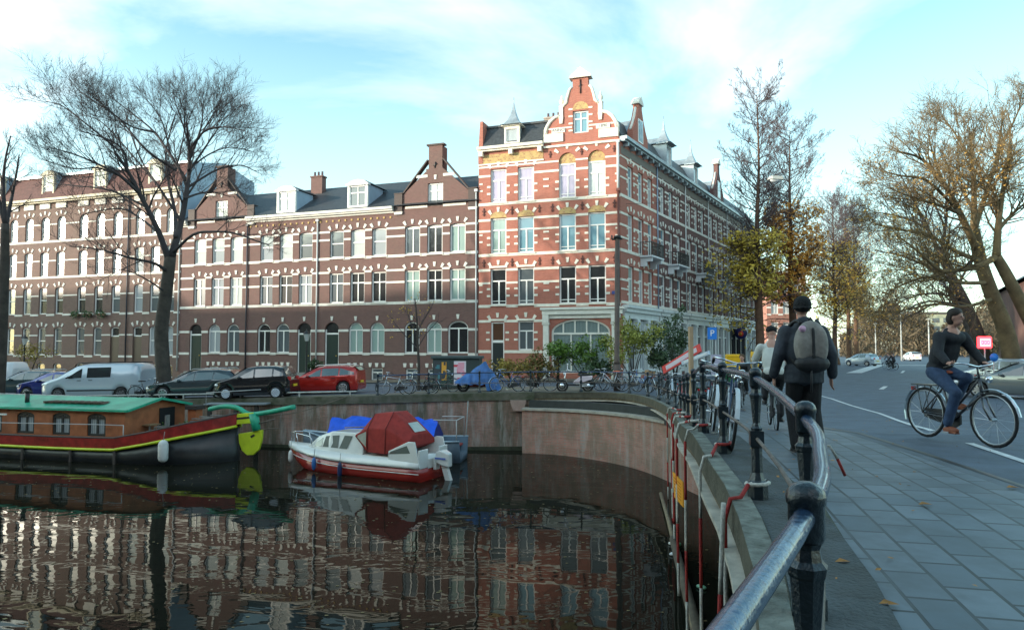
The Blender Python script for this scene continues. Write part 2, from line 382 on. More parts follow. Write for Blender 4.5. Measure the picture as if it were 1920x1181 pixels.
o=strip_along(near,lambda x,y:g(x,y)+.001,lambda x,y:g(x,y)+.016,.163,.62,mat('dark_mossy_kerb',(.045,.045,.038),.75,var=1,vs=3,bump=1,bs=35,col2=(.085,.10,.105)),'kerb_strip'); reparent(o,br)
mat('dark_concrete_and_shade',(.05,.05,.045),.9,var=.3)
b=MB()
for i in range(60):
    t_=i/59; y=-2+30*t_
    x=edge_x(y)
    if i<59:
        y2=-2+30*(i+1)/59; x2=edge_x(y2)
        b.add([(x+.46,y,g(x,y)-.5),(x+9,y,g(x,y)-.5),(x2+9,y2,g(x2,y2)-.5),(x2+.46,y2,g(x2,y2)-.5)],[(0,3,2,1)])
o=b.build('deck_underside',mat('dark_concrete_and_shade',(.05,.05,.045),.9,var=.3)); reparent(o,br)
# brick abutment wall: concave arc at the waterline
arc=smooth([(.6,31.45),(2.0,31.0),(3.2,30.15),(4.5,28.6),(5.5,26.6),(6.1,23.8),(6.6,21),(6.9,18.5)],2)
zt=lambda x,y:-2.66+.12*max(0,min(1,(31.4-y)/8))
ab=strip_along(arc,lambda x,y:WATER-.6,lambda x,y:zt(x,y)-.10,0,.5,ARCB,'wall')
in_=strip_along([(6.9,18.5),(7.4,15),(7.6,8),(7.6,0)],lambda x,y:WATER-.6,lambda x,y:-2.0,0,.5,mat('dark_concrete_and_shade',(0,0,0)),'inner_wall')  # shadow under the bridge put into this wall's dark colour
rootab=thing('abutment_wall','curved pinkish brick abutment wall under the bridge with a pale rim','wall',(3.2,30.15,WATER))
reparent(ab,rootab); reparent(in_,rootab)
o=strip_along(arc,lambda x,y:zt(x,y)-.097,lambda x,y:zt(x,y),-.05,.6,mat('pale_rim',(.36,.33,.28),.8,var=.25,vs=3),'rim'); reparent(o,rootab)
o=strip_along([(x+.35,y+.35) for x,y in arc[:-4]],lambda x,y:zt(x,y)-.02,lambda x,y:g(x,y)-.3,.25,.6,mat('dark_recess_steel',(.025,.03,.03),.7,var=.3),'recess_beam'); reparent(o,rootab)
# far quay wall
fq=[(1.0,31.62)]+EDGE_F[1:]
fq=dens(fq[::-1],1.5)      # going east, land is on the left
def strip_l(path,z0f,z1f,t0,t1,m,name): return strip_along(path,z0f,z1f,-t1,-t0,m,name)
qw=thing('quay_wall','stained brick quay wall with mossy coping behind the boats','wall',(-6.4,31.8,WATER))
o=strip_l(fq,lambda x,y:WATER-.6,lambda x,y:g(x,y)-.30,.05,.5,QUAYB,'wall'); reparent(o,qw)
o=strip_l(fq,lambda x,y:g(x,y)-.297,lambda x,y:g(x,y)+.05,-.03,.5,COPE,'coping'); reparent(o,qw)
b=MB(); 
for (px,w) in ((957,.28),):
    p=PD(px,745,31.5); z=g(p.x,p.y)
    b.prism([(-.22,z-.78),(.22,z-.78),(.34,z-.45),(.36,z-.31),(-.36,z-.31),(-.34,z-.45)],-.16,.2)
    b.v=[(v[0]+p.x+.35,v[1]+31.55,v[2]) for v in b.v]
o=b.build('corbel',mat('pink_stone',(.36,.25,.21),.8,var=.2)); reparent(o,qw)
# iron ladder marks / pale drips as vertical pipes on wall
b=MB()
for x,y in [(-2.0,31.75),(2.05,31.0)]:
    b.tube([(x,y-.05,g(x,y)-.3),(x-.12,y-.05,WATER)],.03,6)
o=b.build('drain_pipe',mat('old_pipe',(.30,.32,.31),.6,var=.3)); reparent(o,qw)

ALG=mat('algae_band',(.035,.04,.022),.7,var=.7,vs=3)
o=strip_l(fq,lambda x,y:WATER-.3,lambda x,y:WATER+.16+.05*math.sin(x*2.1),.044,.10,ALG,'tide_band'); reparent(o,qw)
o=strip_along(dens(arc,.7),lambda x,y:WATER-.3,lambda x,y:WATER+.13+.05*math.sin(x*3.1),-.006,.05,ALG,'tide_band'); reparent(o,rootab)
# ---------------------------------------------------------------- pavement on the bridge
SLAB=brickmat('pavement_slab',(.10,.125,.145),(.16,.19,.215),(.026,.026,.024),bw=.38,bh=.245,ms=.012,dirt=.75,flat=True,rot=R(-78),dirtcol=(.075,.085,.092),vs=2.2,rough=.5,bump=.6)
def curbx(y): return interp(y,[(-10,2.6),(3,3.75),(5.7,4.2),(10.5,4.85),(16,6.2),(24,9.2),(34,14),(60,28)])
def innx(y): return interp(y,[(-10,-3.6),(0,.55),(2.0,1.32),(3.44,1.84),(5.3,2.36),(8,2.80),(12,3.4),(19,4.75),(24,5.5),(30,6.4),(34,7.5),(60,22)])
ys=[-8,-4,-1,0,1,2,2.7,3.44,4.3,5.3,5.6,6.5,8,9,10,12,14,16,19.5,22,24,28,31.8]
tag(sheet([[(innx(y)+(curbx(y)-innx(y))*i/10,y,gz(1,y)+.006) for i in range(11)] for y in ys],'pavement',SLAB),'grey concrete slab pavement along the railing')
b=MB()
for y0,y1 in zip(ys,ys[1:]):
    b.add([(curbx(y0),y0,gz(1,y0)+.006),(curbx(y0)+.14,y0,gz(1,y0)+.006),(curbx(y1)+.14,y1,gz(1,y1)+.006),(curbx(y1),y1,gz(1,y1)+.006)],[(0,1,2,3)])
CURB=mat('kerb_stone',(.10,.115,.13),.7,var=.3,vs=2,bump=.3)
b2=MB()
for y0,y1 in zip(ys,ys[1:]):
    b2.add([(curbx(y0)+.15,y0,gz(1,y0)+.008),(curbx(y0)+.22,y0,gz(1,y0)+.008),(curbx(y1)+.22,y1,gz(1,y1)+.008),(curbx(y1)+.15,y1,gz(1,y1)+.008)],[(0,1,2,3)])
kb=b.build('kerb',CURB); tag(kb,'kerb stones between pavement and road',None,None,'structure')
tag(b2.build('gutter',mat('wet_gutter',(.022,.026,.03),.35)),'dark wet gutter line beside the kerb',None,None,'structure')
# inner joint of the slabs with moss
b=MB()
for y0,y1 in zip(ys,ys[1:]):
    b.add([(innx(y0)-.045,y0,gz(1,y0)+.009),(innx(y0)+.005,y0,gz(1,y0)+.009),(innx(y1)+.005,y1,gz(1,y1)+.009),(innx(y1)-.045,y1,gz(1,y1)+.009)],[(0,1,2,3)])
tag(b.build('path_joint',MOSS),'mossy joint along the inner side of the slabs',None,None,'structure')
# quay pavements
QP=brickmat('quay_paving',(.19,.15,.12),(.25,.20,.165),(.09,.085,.07),bw=.2,bh=.1,dirt=.6,flat=True,dirtcol=(.10,.115,.05),vs=.6)
rows=[]
for q in range(9):
    r=[]
    for x in [-90,-60,-30,-21.8,-12.1,-6.4,-1.5,.8,4.0]:
        y0=edge_y(x)+.5; y1=y0+ (1.3 if x<-6 else 5.5)
        y=y0+(y1-y0)*q/8; r.append((x,y,gz(x,y)+.04))
    rows.append(r)
tag(sheet(rows,'pavement',QP),'mossy brick paving strip along the quay edge')
rows=[]
for q in range(5):
    r=[]
    for x in [-90,-60,-30,-22,-12,-6,0,4,7.2,9]:
        y1=46.4-.3365*(x-7.32); y0=y1-4.5; y=y0+(y1-y0)*q/4; r.append((x,y,gz(x,y)+.11))
    rows.append(r)
tag(sheet(rows,'pavement',QP),'brick pavement in front of the canal houses')
# markings
PAINT=mat('road_paint',(.62,.64,.64),.6,var=.2,vs=6)
def stripe(path,w,name='road_marking',lab=None,m=None):
    b=MB(); n=len(path)
    for i in range(n-1):
        a=Vector(path[i]);c=Vector(path[i+1]); d=(c-a).normalized(); nr=Vector((d.y,-d.x))*w/2
        k=max(1,int((c-a).length/2))
        for j in range(k):
            p=a+(c-a)*j/k; q=a+(c-a)*(j+1)/k
            b.add([(u.x,u.y,gz(max(u.x,0),u.y)+.011) for u in (p-nr,p+nr,q+nr,q-nr)],[(3,2,1,0)])
    return tag(b.build(name,m or PAINT),lab,None,None,'structure')
def gp(px,py,D):
    p=at_z(px,py,-D)
    for _ in range(6): p=at_z(px,py,gz(max(p.x,0),p.y))
    return (p.x,p.y)
stripe([gp(1440,722,2),gp(1490,729,2),gp(1560,748,1.5),gp(1650,775,1.3),gp(1740,805,1.2),gp(1830,836,1.2),gp(1990,890,1.2)],.10,lab='long thin white edge line on the road')
for i,x in enumerate([1664,1687,1707,1726,1745,1762]):
    a=gp(x,685,2.2); stripe([(a[0],a[1]-1.3),(a[0],a[1]+1.3)],.9)
a=gp(1560,712,2.0); c=gp(1650,684,2.1); stripe([a,c],1.2)
stripe([gp(1652,730,2),gp(1675,715,2),gp(1695,695,2)],.22)
stripe([gp(1712,718,2),gp(1730,728,2)],.18)
stripe([gp(1840,735,2),gp(1960,752,2)],.3)
# fallen leaves and puddle marks
LEAF=mat('dry_leaf',(.40,.19,.05),.8,var=.4,vs=20)
b=MB(); r_=random.Random(3)
for i in range(230):
    y=r_.uniform(2,24); x=r_.uniform(edge_x(y)+.3,curbx(y)+2.5)
    s=r_.uniform(.010,.026); a=r_.uniform(0,6.3); z=gz(1,y)+.016
    b.add([(x+math.cos(a+k*1.57)*s*(1 if k%2 else .6),y+math.sin(a+k*1.57)*s*(1 if k%2 else .6),z+r_.uniform(0,.012)) for k in range(4)],[(0,1,2,3)])
for px,py in ((1898,918),(1734,950),(1665,1140),(1580,1060)):
    x,y=gp(px,py,1.3); z=gz(1,y)+.02
    b.add([(x-.05,y,z),(x,y-.03,z+.01),(x+.06,y,z),(x,y+.035,z+.015)],[(0,1,2,3)])
tag(b.build('fallen_leaves',LEAF),'small dry leaves scattered over bridge pavement','leaves',None,'stuff')
# floating leaves and litter on the water
b=MB()
for i in range(1100):
    x=r_.uniform(-22,5); y=r_.uniform(8,30)
    if x>edge_x(y)+3: continue
    s=r_.uniform(.02,.05); a=r_.uniform(0,6.3)
    b.add([(x+math.cos(a+k*1.57)*s,y+math.sin(a+k*1.57)*s*.7,WATER+.006) for k in range(4)],[(0,1,2,3)])
tag(b.build('floating_leaves',mat('floating_leaf',(.22,.16,.07),.8,var=.5,vs=9)),'leaves floating on the dark canal','leaves',None,'stuff')
# ---------------------------------------------------------------- canal houses
CX,CY=7.32,46.4
FR=Matrix(((.948,.3185,0,CX),(-.3185,.948,0,CY),(0,0,1,0),(0,0,0,1)))        # local x = -u along the canal front
SD=Matrix(((.517,-.856,0,CX),(.856,.517,0,CY),(0,0,1,0),(0,0,0,1)))          # local x = t along the street
SKYL=[]
def cutspans(a,b,holes):
    sp=[(a,b)]
    for h0,h1 in holes:
        n=[]
        for s0,s1 in sp:
            if h1<=s0 or h0>=s1: n.append((s0,s1)); continue
            if h0>s0: n.append((s0,h0))
            if h1<s1: n.append((h1,s1))
        sp=n
    return [s for s in sp if s[1]-s[0]>.03]
def wall_skin(b,x0,x1,z0,z1,ops,rec=.16):
    """wall face in the plane y=0 with real openings (x0,x1,z0,z1,arch) and reveals"""
    xs=sorted(set([x0,x1]+[v for o in ops for v in o[:2]])); zs=sorted(set([z0,z1]+[v for o in ops for v in o[2:4]]))
    for xa,xb in zip(xs,xs[1:]):
        run=None
        for za,zb in zip(zs,zs[1:]):
            cx,cz=(xa+xb)/2,(za+zb)/2
            hole=any(o[0]<cx<o[1] and o[2]<cz<o[3] for o in ops)
            if hole:
                if run is not None: b.add([(xa,0,run),(xb,0,run),(xb,0,za),(xa,0,za)],[(0,1,2,3)]); run=None
            elif run is None: run=za
        if run is not None: b.add([(xa,0,run),(xb,0,run),(xb,0,z1),(xa,0,z1)],[(0,1,2,3)])
    for o in ops:
        a,c,d,e=o[:4]; h=o[4] if len(o)>4 else 0
        b.add([(a,0,d),(a,rec,d),(a,rec,e),(a,0,e),(c,0,d),(c,rec,d),(c,rec,e),(c,0,e)],[(0,1,2,3),(7,6,5,4),(0,4,5,1),(3,2,6,7)])
        if h>0:   # arched head: fill the corners
            n=8; w=(c-a)/2; cx=(a+c)/2; cz=e-h
            for sgn in (-1,1):
                P=[(cx+sgn*w*math.cos(k*math.pi/2/n),cz+h*math.sin(k*math.pi/2/n)) for k in range(n+1)]
                K=(cx+sgn*w,e)
                for p,q in zip(P,P[1:]):
                    b.add([(K[0],0,K[1]),(p[0],0,p[1]),(q[0],0,q[1])],[(0,1,2) if sgn<0 else (0,2,1)])
                    b.add([(p[0],0,p[1]),(q[0],0,q[1]),(q[0],rec,q[1]),(p[0],rec,p[1])],[(0,1,2,3) if sgn<0 else (0,3,2,1)])
def arch_poly(x0,x1,z0,z1,h,n=8):
    if h<=0: return [(x0,z0),(x1,z0),(x1,z1),(x0,z1)]
    w=(x1-x0)/2; cx=(x0+x1)/2; cz=z1-h
    return [(x0,z0),(x1,z0)]+[(cx+w*math.cos(k*math.pi/n),cz+h*math.sin(k*math.pi/n)) for k in range(n+1)]
WCACHE={}
def window_mesh(w,h,style,arch,fm):
    key=(round(w,2),round(h,2),style,round(arch,2),fm.name)
    if key in WCACHE: return WCACHE[key]
    b=MB(); t=.10
    x0,x1=-w/2,w/2
    if arch>0:
        outer=arch_poly(x0,x1,0,h,arch,10); inner=arch_poly(x0+t,x1-t,t,h-t,arch-t if arch-t>.02 else .02,10)
        n=len(outer); b.add([(x,0,z) for x,z in outer]+[(x,0,z) for x,z in inner]+[(x,.08,z) for x,z in inner],
          [(i,(i+1)%n,(i+1)%n+n,i+n) for i in range(n)]+[(i+n,(i+1)%n+n,(i+1)%n+2*n,i+2*n) for i in range(n)])
    else:
        b.box(x0,x0+t,0,.08,0,h).box(x1-t,x1,0,.08,0,h).box(x0+t,x1-t,0,.08,0,t).box(x0+t,x1-t,0,.08,h-t,h)
    zt_=h-arch if arch>0 else h*.66
    if style in('T','A'):
        b.box(x0+t,x1-t,.005,.075,zt_-.045,zt_+.045); b.box(-.045,.045,.01,.07,t,zt_-.045)
    if style=='T2':   # transom + full mullion
        b.box(x0+t,x1-t,.005,.075,zt_-.045,zt_+.045); b.box(-.045,.045,.01,.07,t,zt_-.045); b.box(-.03,.03,.01,.07,zt_+.045,h-t)
    if style=='S': b.box(x0+t,x1-t,.005,.075,h*.52-.04,h*.52+.04)
    if style=='TB':   # transom, mullion and low rail
        b.box(x0+t,x1-t,.005,.075,zt_-.045,zt_+.045); b.box(-.05,.05,.01,.07,t,zt_-.045); b.box(x0+t,x1-t,.012,.065,.26,.31)
    # sill
    f=b.build('window',fm); p=MB()
    P=arch_poly(x0+.05,x1-.05,.05,h-.05,max(0,arch-.05) if arch else 0,10)
    n=len(P); p.add([(x,.055,z) for x,z in P],[list(range(n))])
    pane=p.build('pane',G_DARK)
    for o in(f,pane): sc.collection.objects.unlink(o)
    WCACHE[key]=(f,pane); return WCACHE[key]
PANES={}
def add_window(parent,T,x,z,w,h,style,arch,gl,fm=None,label=None,rec=.13):
    fm=fm or WHITE
    f,p=window_mesh(w,h,style,arch,fm)
    o=put(f,parent,T@Matrix.Translation((x,rec,z)))
    if label: o['label']=label
    k=(p.data.name,gl.name)
    if k not in PANES:
        me=p.data.copy(); me.materials.clear(); me.materials.append(gl); PANES[k]=me
    q=p.copy(); q.data=PANES[k]; sc.collection.objects.link(q); q.parent=o
    return o
def voussoirs(b,x,z,w,rise=.12,s=.20,n=3,proud=.045,spread=.58):
    """small white blocks of a brick arch over an opening centred x with head z"""
    ks=[0] if n==1 else ([-1,1] if n==2 else [-1,0,1])
    for k in ks:
        a=k*spread; cx=x+k*w*.5; cz=z+.20+(rise if k==0 else 0)
        hw=s/2; hh=.17
        ca,sa=math.cos(-a),math.sin(-a)
        pts=[(-hw*.7,-hh),(hw*.7,-hh),(hw*1.15,hh),(-hw*1.15,hh)]
        P=[(cx+px*ca-pz*sa,cz+px*sa+pz*ca) for px,pz in pts]
        b.prism(P,-proud,.05)
def bands(b,x0,x1,zlist,ops,proud=.03):
    for z,t in zlist:
        holes=[(o[0]-.0,o[1]+.0) for o in ops if o[2]<z+t/2 and o[3]>z-t/2]
        for s0,s1 in cutspans(x0,x1,holes):
            t2=t*1.18; b.box(s0,s1,-proud,.03,z-t2/2,z+t2/2)
def house_shell(b,x0,x1,z0,z1,depth=9,e=.004):
    x0+=e;x1-=e
    b.add([(x0,0,z0),(x0,depth,z0),(x0,depth,z1),(x0,0,z1)],[(0,3,2,1)][::1])
    b.add([(x1,0,z0),(x1,depth,z0),(x1,depth,z1),(x1,0,z1)],[(0,1,2,3)])
    b.add([(x0,depth,z0),(x1,depth,z0),(x1,depth,z1),(x0,depth,z1)],[(0,3,2,1)])
def front_thing(name,label,u1,base=-2.6,cat='house',group=None):
    p=FR@Vector((-u1,0,base)); o=thing(name,label,cat,p,math.atan2(-.3185,.948),group)
    return o, Matrix.Translation((0,0,-base))
# ---- brown houses (local x = u1-u)
def brown(u1,u0,label,gable,doorx,archx,winx,gl_top,gl_mid,gl_grd,doorw=1.25,panes=None,big=False):
    h,T=front_thing('brick_house',label,u1,group='row of brown canal houses')
    W=u1-u0; X=lambda u:u1-u
    B=-2.6; ops=[]
    for k,u in enumerate(winx):
        ops.append((X(u)-.62,X(u)+.62,6.98,9.1,.18)); ops.append((X(u)-.62,X(u)+.62,3.46,5.78,0))
    for u in archx: ops.append((X(u)-.62,X(u)+.62,-.38,1.95,.58))
    dw=doorw/2; dt=1.98
    ops.append((X(doorx)-dw,X(doorx)+dw,(-.38 if big else -1.9),dt,.55))
    sm=[]
    for u in archx:
        for q in ((-.42,),( .42,)): pass
        ops.append((X(u)-.5,X(u)+.5,-2.45,-1.5,0))
    wl=MB(T); wall_skin(wl,0,W,B,10.5 if not gable else 10.35,ops); house_shell(wl,0,W,B,10.4); 
    if gable:
        c=X(gable)
        L=[(max(c-3.35,.0),10.35),(min(c+3.35,W),10.35),(min(c+3.35,W),11.5),(c+2.62,11.5),(c+.55,13.9),(c+.55,15.0),(c-.55,15.0),(c-.55,13.9),(c-2.62,11.5),(max(c-3.35,0),11.5)]
        n=len(L)
        # front with gable window hole: split around opening
        gx0,gx1,gz0,gz1=c-.62,c+.62,10.5,12.2
        wl.prism([(L[9][0],10.35),(gx0,10.35),(gx0,13.24),(c-2.62,11.5),(L[8][0],11.5),(L[9][0],11.5)][:5],0,.35)
        wl.prism([(gx1,10.35),(L[1][0],10.35),(L[2][0],11.5),(c+2.62,11.5),(gx1,13.80)][:4]+[(gx1,13.24)],0,.35)
        wl.prism([(gx0,12.2),(gx1,12.2),(gx1,13.24),(c+.55,13.9-.58),(c+.55,15.0),(c-.55,15.0),(c-.55,13.9-.58),(gx0,13.24)],0.001,.349)
        wl.prism([(gx0,10.35),(gx1,10.35),(gx1,10.5),(gx0,10.5)],0.001,.349)
        wl.box(c-.5,c+.5,.3,1.0,12.6,15.0)
        ops.append((gx0,gx1,gz0,gz1))
    wl.build('wall',BROWN,h)
    s=MB(T)
    bands(s,0,W,[(9.0,.13),(8.38,.13),(6.90,.17),(5.83,.13),(4.93,.13),(3.36,.17),(1.34,.15),(-.45,.16)],[o for o in ops if o[2]>-3])
    for u in winx:
        x=X(u); voussoirs(s,x,9.1,1.25); voussoirs(s,x,5.85,1.25)
        s.box(x-.72,x+.72,-.09,.05,6.86,6.975); s.box(x-.72,x+.72,-.09,.05,3.34,3.455)
    for u in archx:
        voussoirs(s,X(u),1.93,1.25,n=1); s.box(X(u)-.72,X(u)+.72,-.08,.05,-.48,-.385)
        for k in(-.55,0,.55): s.prism([(X(u)+k-.09,-1.42),(X(u)+k+.09,-1.42),(X(u)+k+.14,-1.12),(X(u)+k-.14,-1.12)],-.04,.03)
    voussoirs(s,X(doorx),1.96,1.25,n=1)
    if gable:
        c=X(gable)
        for z,w in((10.50,2.45),(12.75,1.55)):
            for k in(-1,1):
                a,bb=sorted((c+k*.63,c+k*w)); s.box(a,bb,-.03,.02,z-.10,z+.10)
        voussoirs(s,c,12.3,.1,n=1)
        for k in(-1,1):
            a=c+k*3.0; s.prism([(a-.30,10.0),(a+.30,10.0),(a+.36,10.2),(a-.36,10.2)],-.14,.1)
    s.build('stone_trim',STONE,h)
    if gable:
        p=MB(T); c=X(gable)
        for k in(-1,1):
            a=c+k*3.0; p.box(a-.33,a+.33,-.12,-.001,10.2,11.55); p.box(a-.36,a+.36,-.15,.36,11.551,11.62)
        p.box(c-.70,c+.70,-.08,.43,15.001,15.12)
        for k in(-1,1): p.bar((c+k*2.66,.17,11.56),(c+k*.62,.17,13.96),.48,.09)
        p.build('coping',mat('dark_coping',(.07,.05,.045),.7),h)
        k_=MB(T); k_.tube([(c-.05,-.03,13.3),(c+.02,-.05,13.75)],.035,6).tube([(c-.16,-.04,13.5),(c+.16,-.04,13.6)],.03,6).build('wall_anchor',IRON,h)
        add_window(h,T,c,10.5,1.24,1.7,'T2',0,G_CURT)
        r=MB(T)   # cross roof behind the gable
        for k in(-1,1):
            r.add([(c,.3,13.35),(c,6,13.35),(c+k*2.6,6,10.8),(c+k*2.6,.3,10.8)],[(0,1,2,3) if k<0 else (0,3,2,1)])
        r.build('gable_roof',SLATE,h)
    # cornice
    spans=[(0,W)] if not gable else ([(0,max(0,X(gable)-3.35)),(min(W,X(gable)+3.35),W)])
    c_=MB(T); any_=False
    for a,bb in spans:
        if bb-a>.2:
            any_=True; c_.box(a,bb,-.42,.02,10.42,10.62).box(a,bb,-.30,.02,10.30,10.419)
            c_.box(a,bb,-.10,.02,10.16,10.299)
    if any_: c_.build('cornice',STONE,h)
    if not gable:
        d=MB(T)
        for i in range(12): d.box(W*(i+.5)/12-.07,W*(i+.5)/12+.07,-.05,.02,9.78,9.92)
        d.build('tile_studs',mat('ochre_tile',(.42,.27,.08),.6),h)
    # roof
    r=MB(T); r.add([(0,-.3,10.63),(W,-.3,10.63),(W,4.8,13.75),(0,4.8,13.75),(0,9.6,10.63),(W,9.6,10.63)],[(0,1,2,3),(3,2,5,4),(0,3,4),(1,5,2)])
    r.build('roof',SLATE,h)
    # windows
    i=0
    for k,u in enumerate(winx):
        add_window(h,T,X(u),6.98,1.24,2.12,'S' if not big else 'T2',.18,gl_top[k]); add_window(h,T,X(u),3.46,1.24,2.32,'T2',0,gl_mid[k])
    for k,u in enumerate(archx):
        add_window(h,T,X(u),-.38,1.24,2.33,'A',.58,gl_grd[k]); add_window(h,T,X(u),-2.45,1.0,.95,'T',0,G_GREY)
    # door
    x=X(doorx); z0=-.38 if big else -1.9
    if big:
        o=add_window(h,T,x,z0,doorw,dt-z0,'A',.55,G_DARK,label='wide dark arched opening with a pale mullion')
    else:
        fr=MB(T); fr.box(x-dw,x-dw+.1,.1,.2,z0,dt-.55).box(x+dw-.1,x+dw,.1,.2,z0,dt-.55).box(x-dw+.1,x+dw-.1,.1,.2,1.05,1.17)
        fo=fr.build('door_frame',WHITE,h)
        dd=MB(T); dd.box(x-dw+.1,x+dw-.1,.13,.2,z0,1.05); 
        for a in(-.35,.08):
            dd.box(x+a,x+a+.27,.115,.131,z0+.25,z0+1.1)
        dob=dd.build('door',DKGREEN,h)
        hb=MB(T); hb.ell((x+.35,.10,z0+1.3),(.05,.05,.05),8,6); hb.build('handle',MATS.setdefault('brass',mat('brass',(.6,.42,.12),.3,1)),dob)
        gp_=MB(T); P=arch_poly(x-dw+.02,x+dw-.02,1.17,dt-.02,.5,8); gp_.add([(a,.15,c) for a,c in P],[list(range(len(P)))]); gp_.build('fanlight',G_DARK,fo)
        st=MB(T)
        for k in range(4): st.box(x-.8,x+.8,-.3*(4-k)-.1,-.001,-2.55+.16*k+.001,-2.55+.16*(k+1))
        st.build('front_steps',mat('step_stone',(.25,.25,.24),.8,var=.2),h)
    return h,T
def dormer(h,T,x,z0,w,hgt,label=None,style='T2',d=2.4,gl=None,arch=True,fm=None):
    b=MB(T); b.box(x-w/2,x-w/2+.16,-.02,.2,z0,z0+hgt).box(x+w/2-.16,x+w/2,-.02,.2,z0,z0+hgt).box(x-w/2+.16,x+w/2-.16,-.02,.2,z0,z0+.14).box(x-w/2-.1,x+w/2+.1,-.12,.25,z0+hgt+.001,z0+hgt+.14)
    if arch: b.prism([(x-w/2-.05,z0+hgt+.141),(x+w/2+.05,z0+hgt+.141),(x+w*.3,z0+hgt+.38),(x,z0+hgt+.46),(x-w*.3,z0+hgt+.38)],-.05,.2)
    o=b.build('dormer',fm or WHITE,h,label=label)
    c=MB(T); c.box(x-w/2+.03,x+w/2-.03,.2,d,z0,z0+hgt+.1).build('cheek',ZINCB,o)
    r=MB(T); r.prism([(x-w/2-.12,z0+hgt+.142),(x+w/2+.12,z0+hgt+.142),(x+w*.3,z0+hgt+.42),(x,z0+hgt+.52),(x-w*.3,z0+hgt+.42)],.2,d+.5).build('dormer_roof',SLATE,o)
    add_window(h,T,x,z0+.1,w-.3,hgt-.1,style,0,gl or G_NET,rec=.05)
    return o
C,N_,D,BL,GR,GY=G_CURT,G_NET,G_DARK,G_BLUE,G_GREEN,G_GREY
W1=[35.2,33.35,31.5]; W2=[28.55,26.7,24.87]; W3=[22.05,20.2,18.35]; W4=[15.55,13.73,11.9]
brown(37.2,30.4,'brown gabled canal house at the left end of the row, behind the big bare tree',33.1,35.5,[33.6,31.7],W1,[C,N_,C],[GY,N_,C],[N_,GY])
h2,T2=brown(30.4,23.8,'brown canal house with a white dormer, left of the lamp standard, window half open',None,24.9,[28.7,26.9],W2,[N_,C,GY],[GY,D,N_],[D,GY])
dormer(h2,T2,30.4-26.77,10.75,1.75,1.75,gl=C)
h3,T3=brown(23.8,17.1,'brown canal house with blue blinds in both arched ground floor windows',None,22.4,[20.3,18.45],W3,[GY,C,N_],[GY,D,D],[GR,GR])
dormer(h3,T3,23.8-20.26,10.75,1.75,1.75,gl=GY)
h4,T4=brown(17.1,10.3,'brown gabled canal house joined to the tall red corner house',13.7,11.85,[15.55,13.75],W4,[GY,D,GR],[GR,D,GR],[D,GR],doorw=1.6,big=True)
# chimneys behind the ridge
def chimney(h,T,x,y,z0,z1,w,d,m,pots=0):
    b=MB(T); b.box(x-w/2,x+w/2,y-d/2,y+d/2,z0,z1).box(x-w/2-.06,x+w/2+.06,y-d/2-.06,y+d/2+.06,z1+.001,z1+.12)
    o=b.build('chimney',m,h)
    if pots:
        p=MB(T)
        for i in range(pots): p.lathe((x-w/2+w*(i+.5)/pots,y,z1+.12),[(.10,0),(.085,.35),(.10,.4)],8)
        p.build('chimney_pots',mat('clay_pot',(.10,.07,.08),.7),o)
chimney(h2,T2,30.4-26.5,4.0,12.9,14.5,1.1,.6,BROWN,3)
chimney(h4,T4,17.1-15.0,3.0,12.0,13.9,1.3,.7,BROWN,2)
# drain pipes as parts
def pipe(h,T,x,z0,z1,m,r=.055,y=-.09):
    b=MB(T); b.tube([(x,y,z1),(x,y,z0)],r,8); b.box(x-.12,x+.12,y-.1,y+.08,z1-.02,z1+.16); b.build('drain_pipe',m,h)
PW=mat('pale_pipe',(.55,.58,.58),.5); PD_=mat('dark_pipe',(.04,.045,.06),.5)
pipe(h3,T3,.05,-1.2,9.9,PW); pipe(h2,T2,.02,-2.4,9.9,PD_); pipe(h4,T4,17.1-10.42,-2.4,11.3,PW)
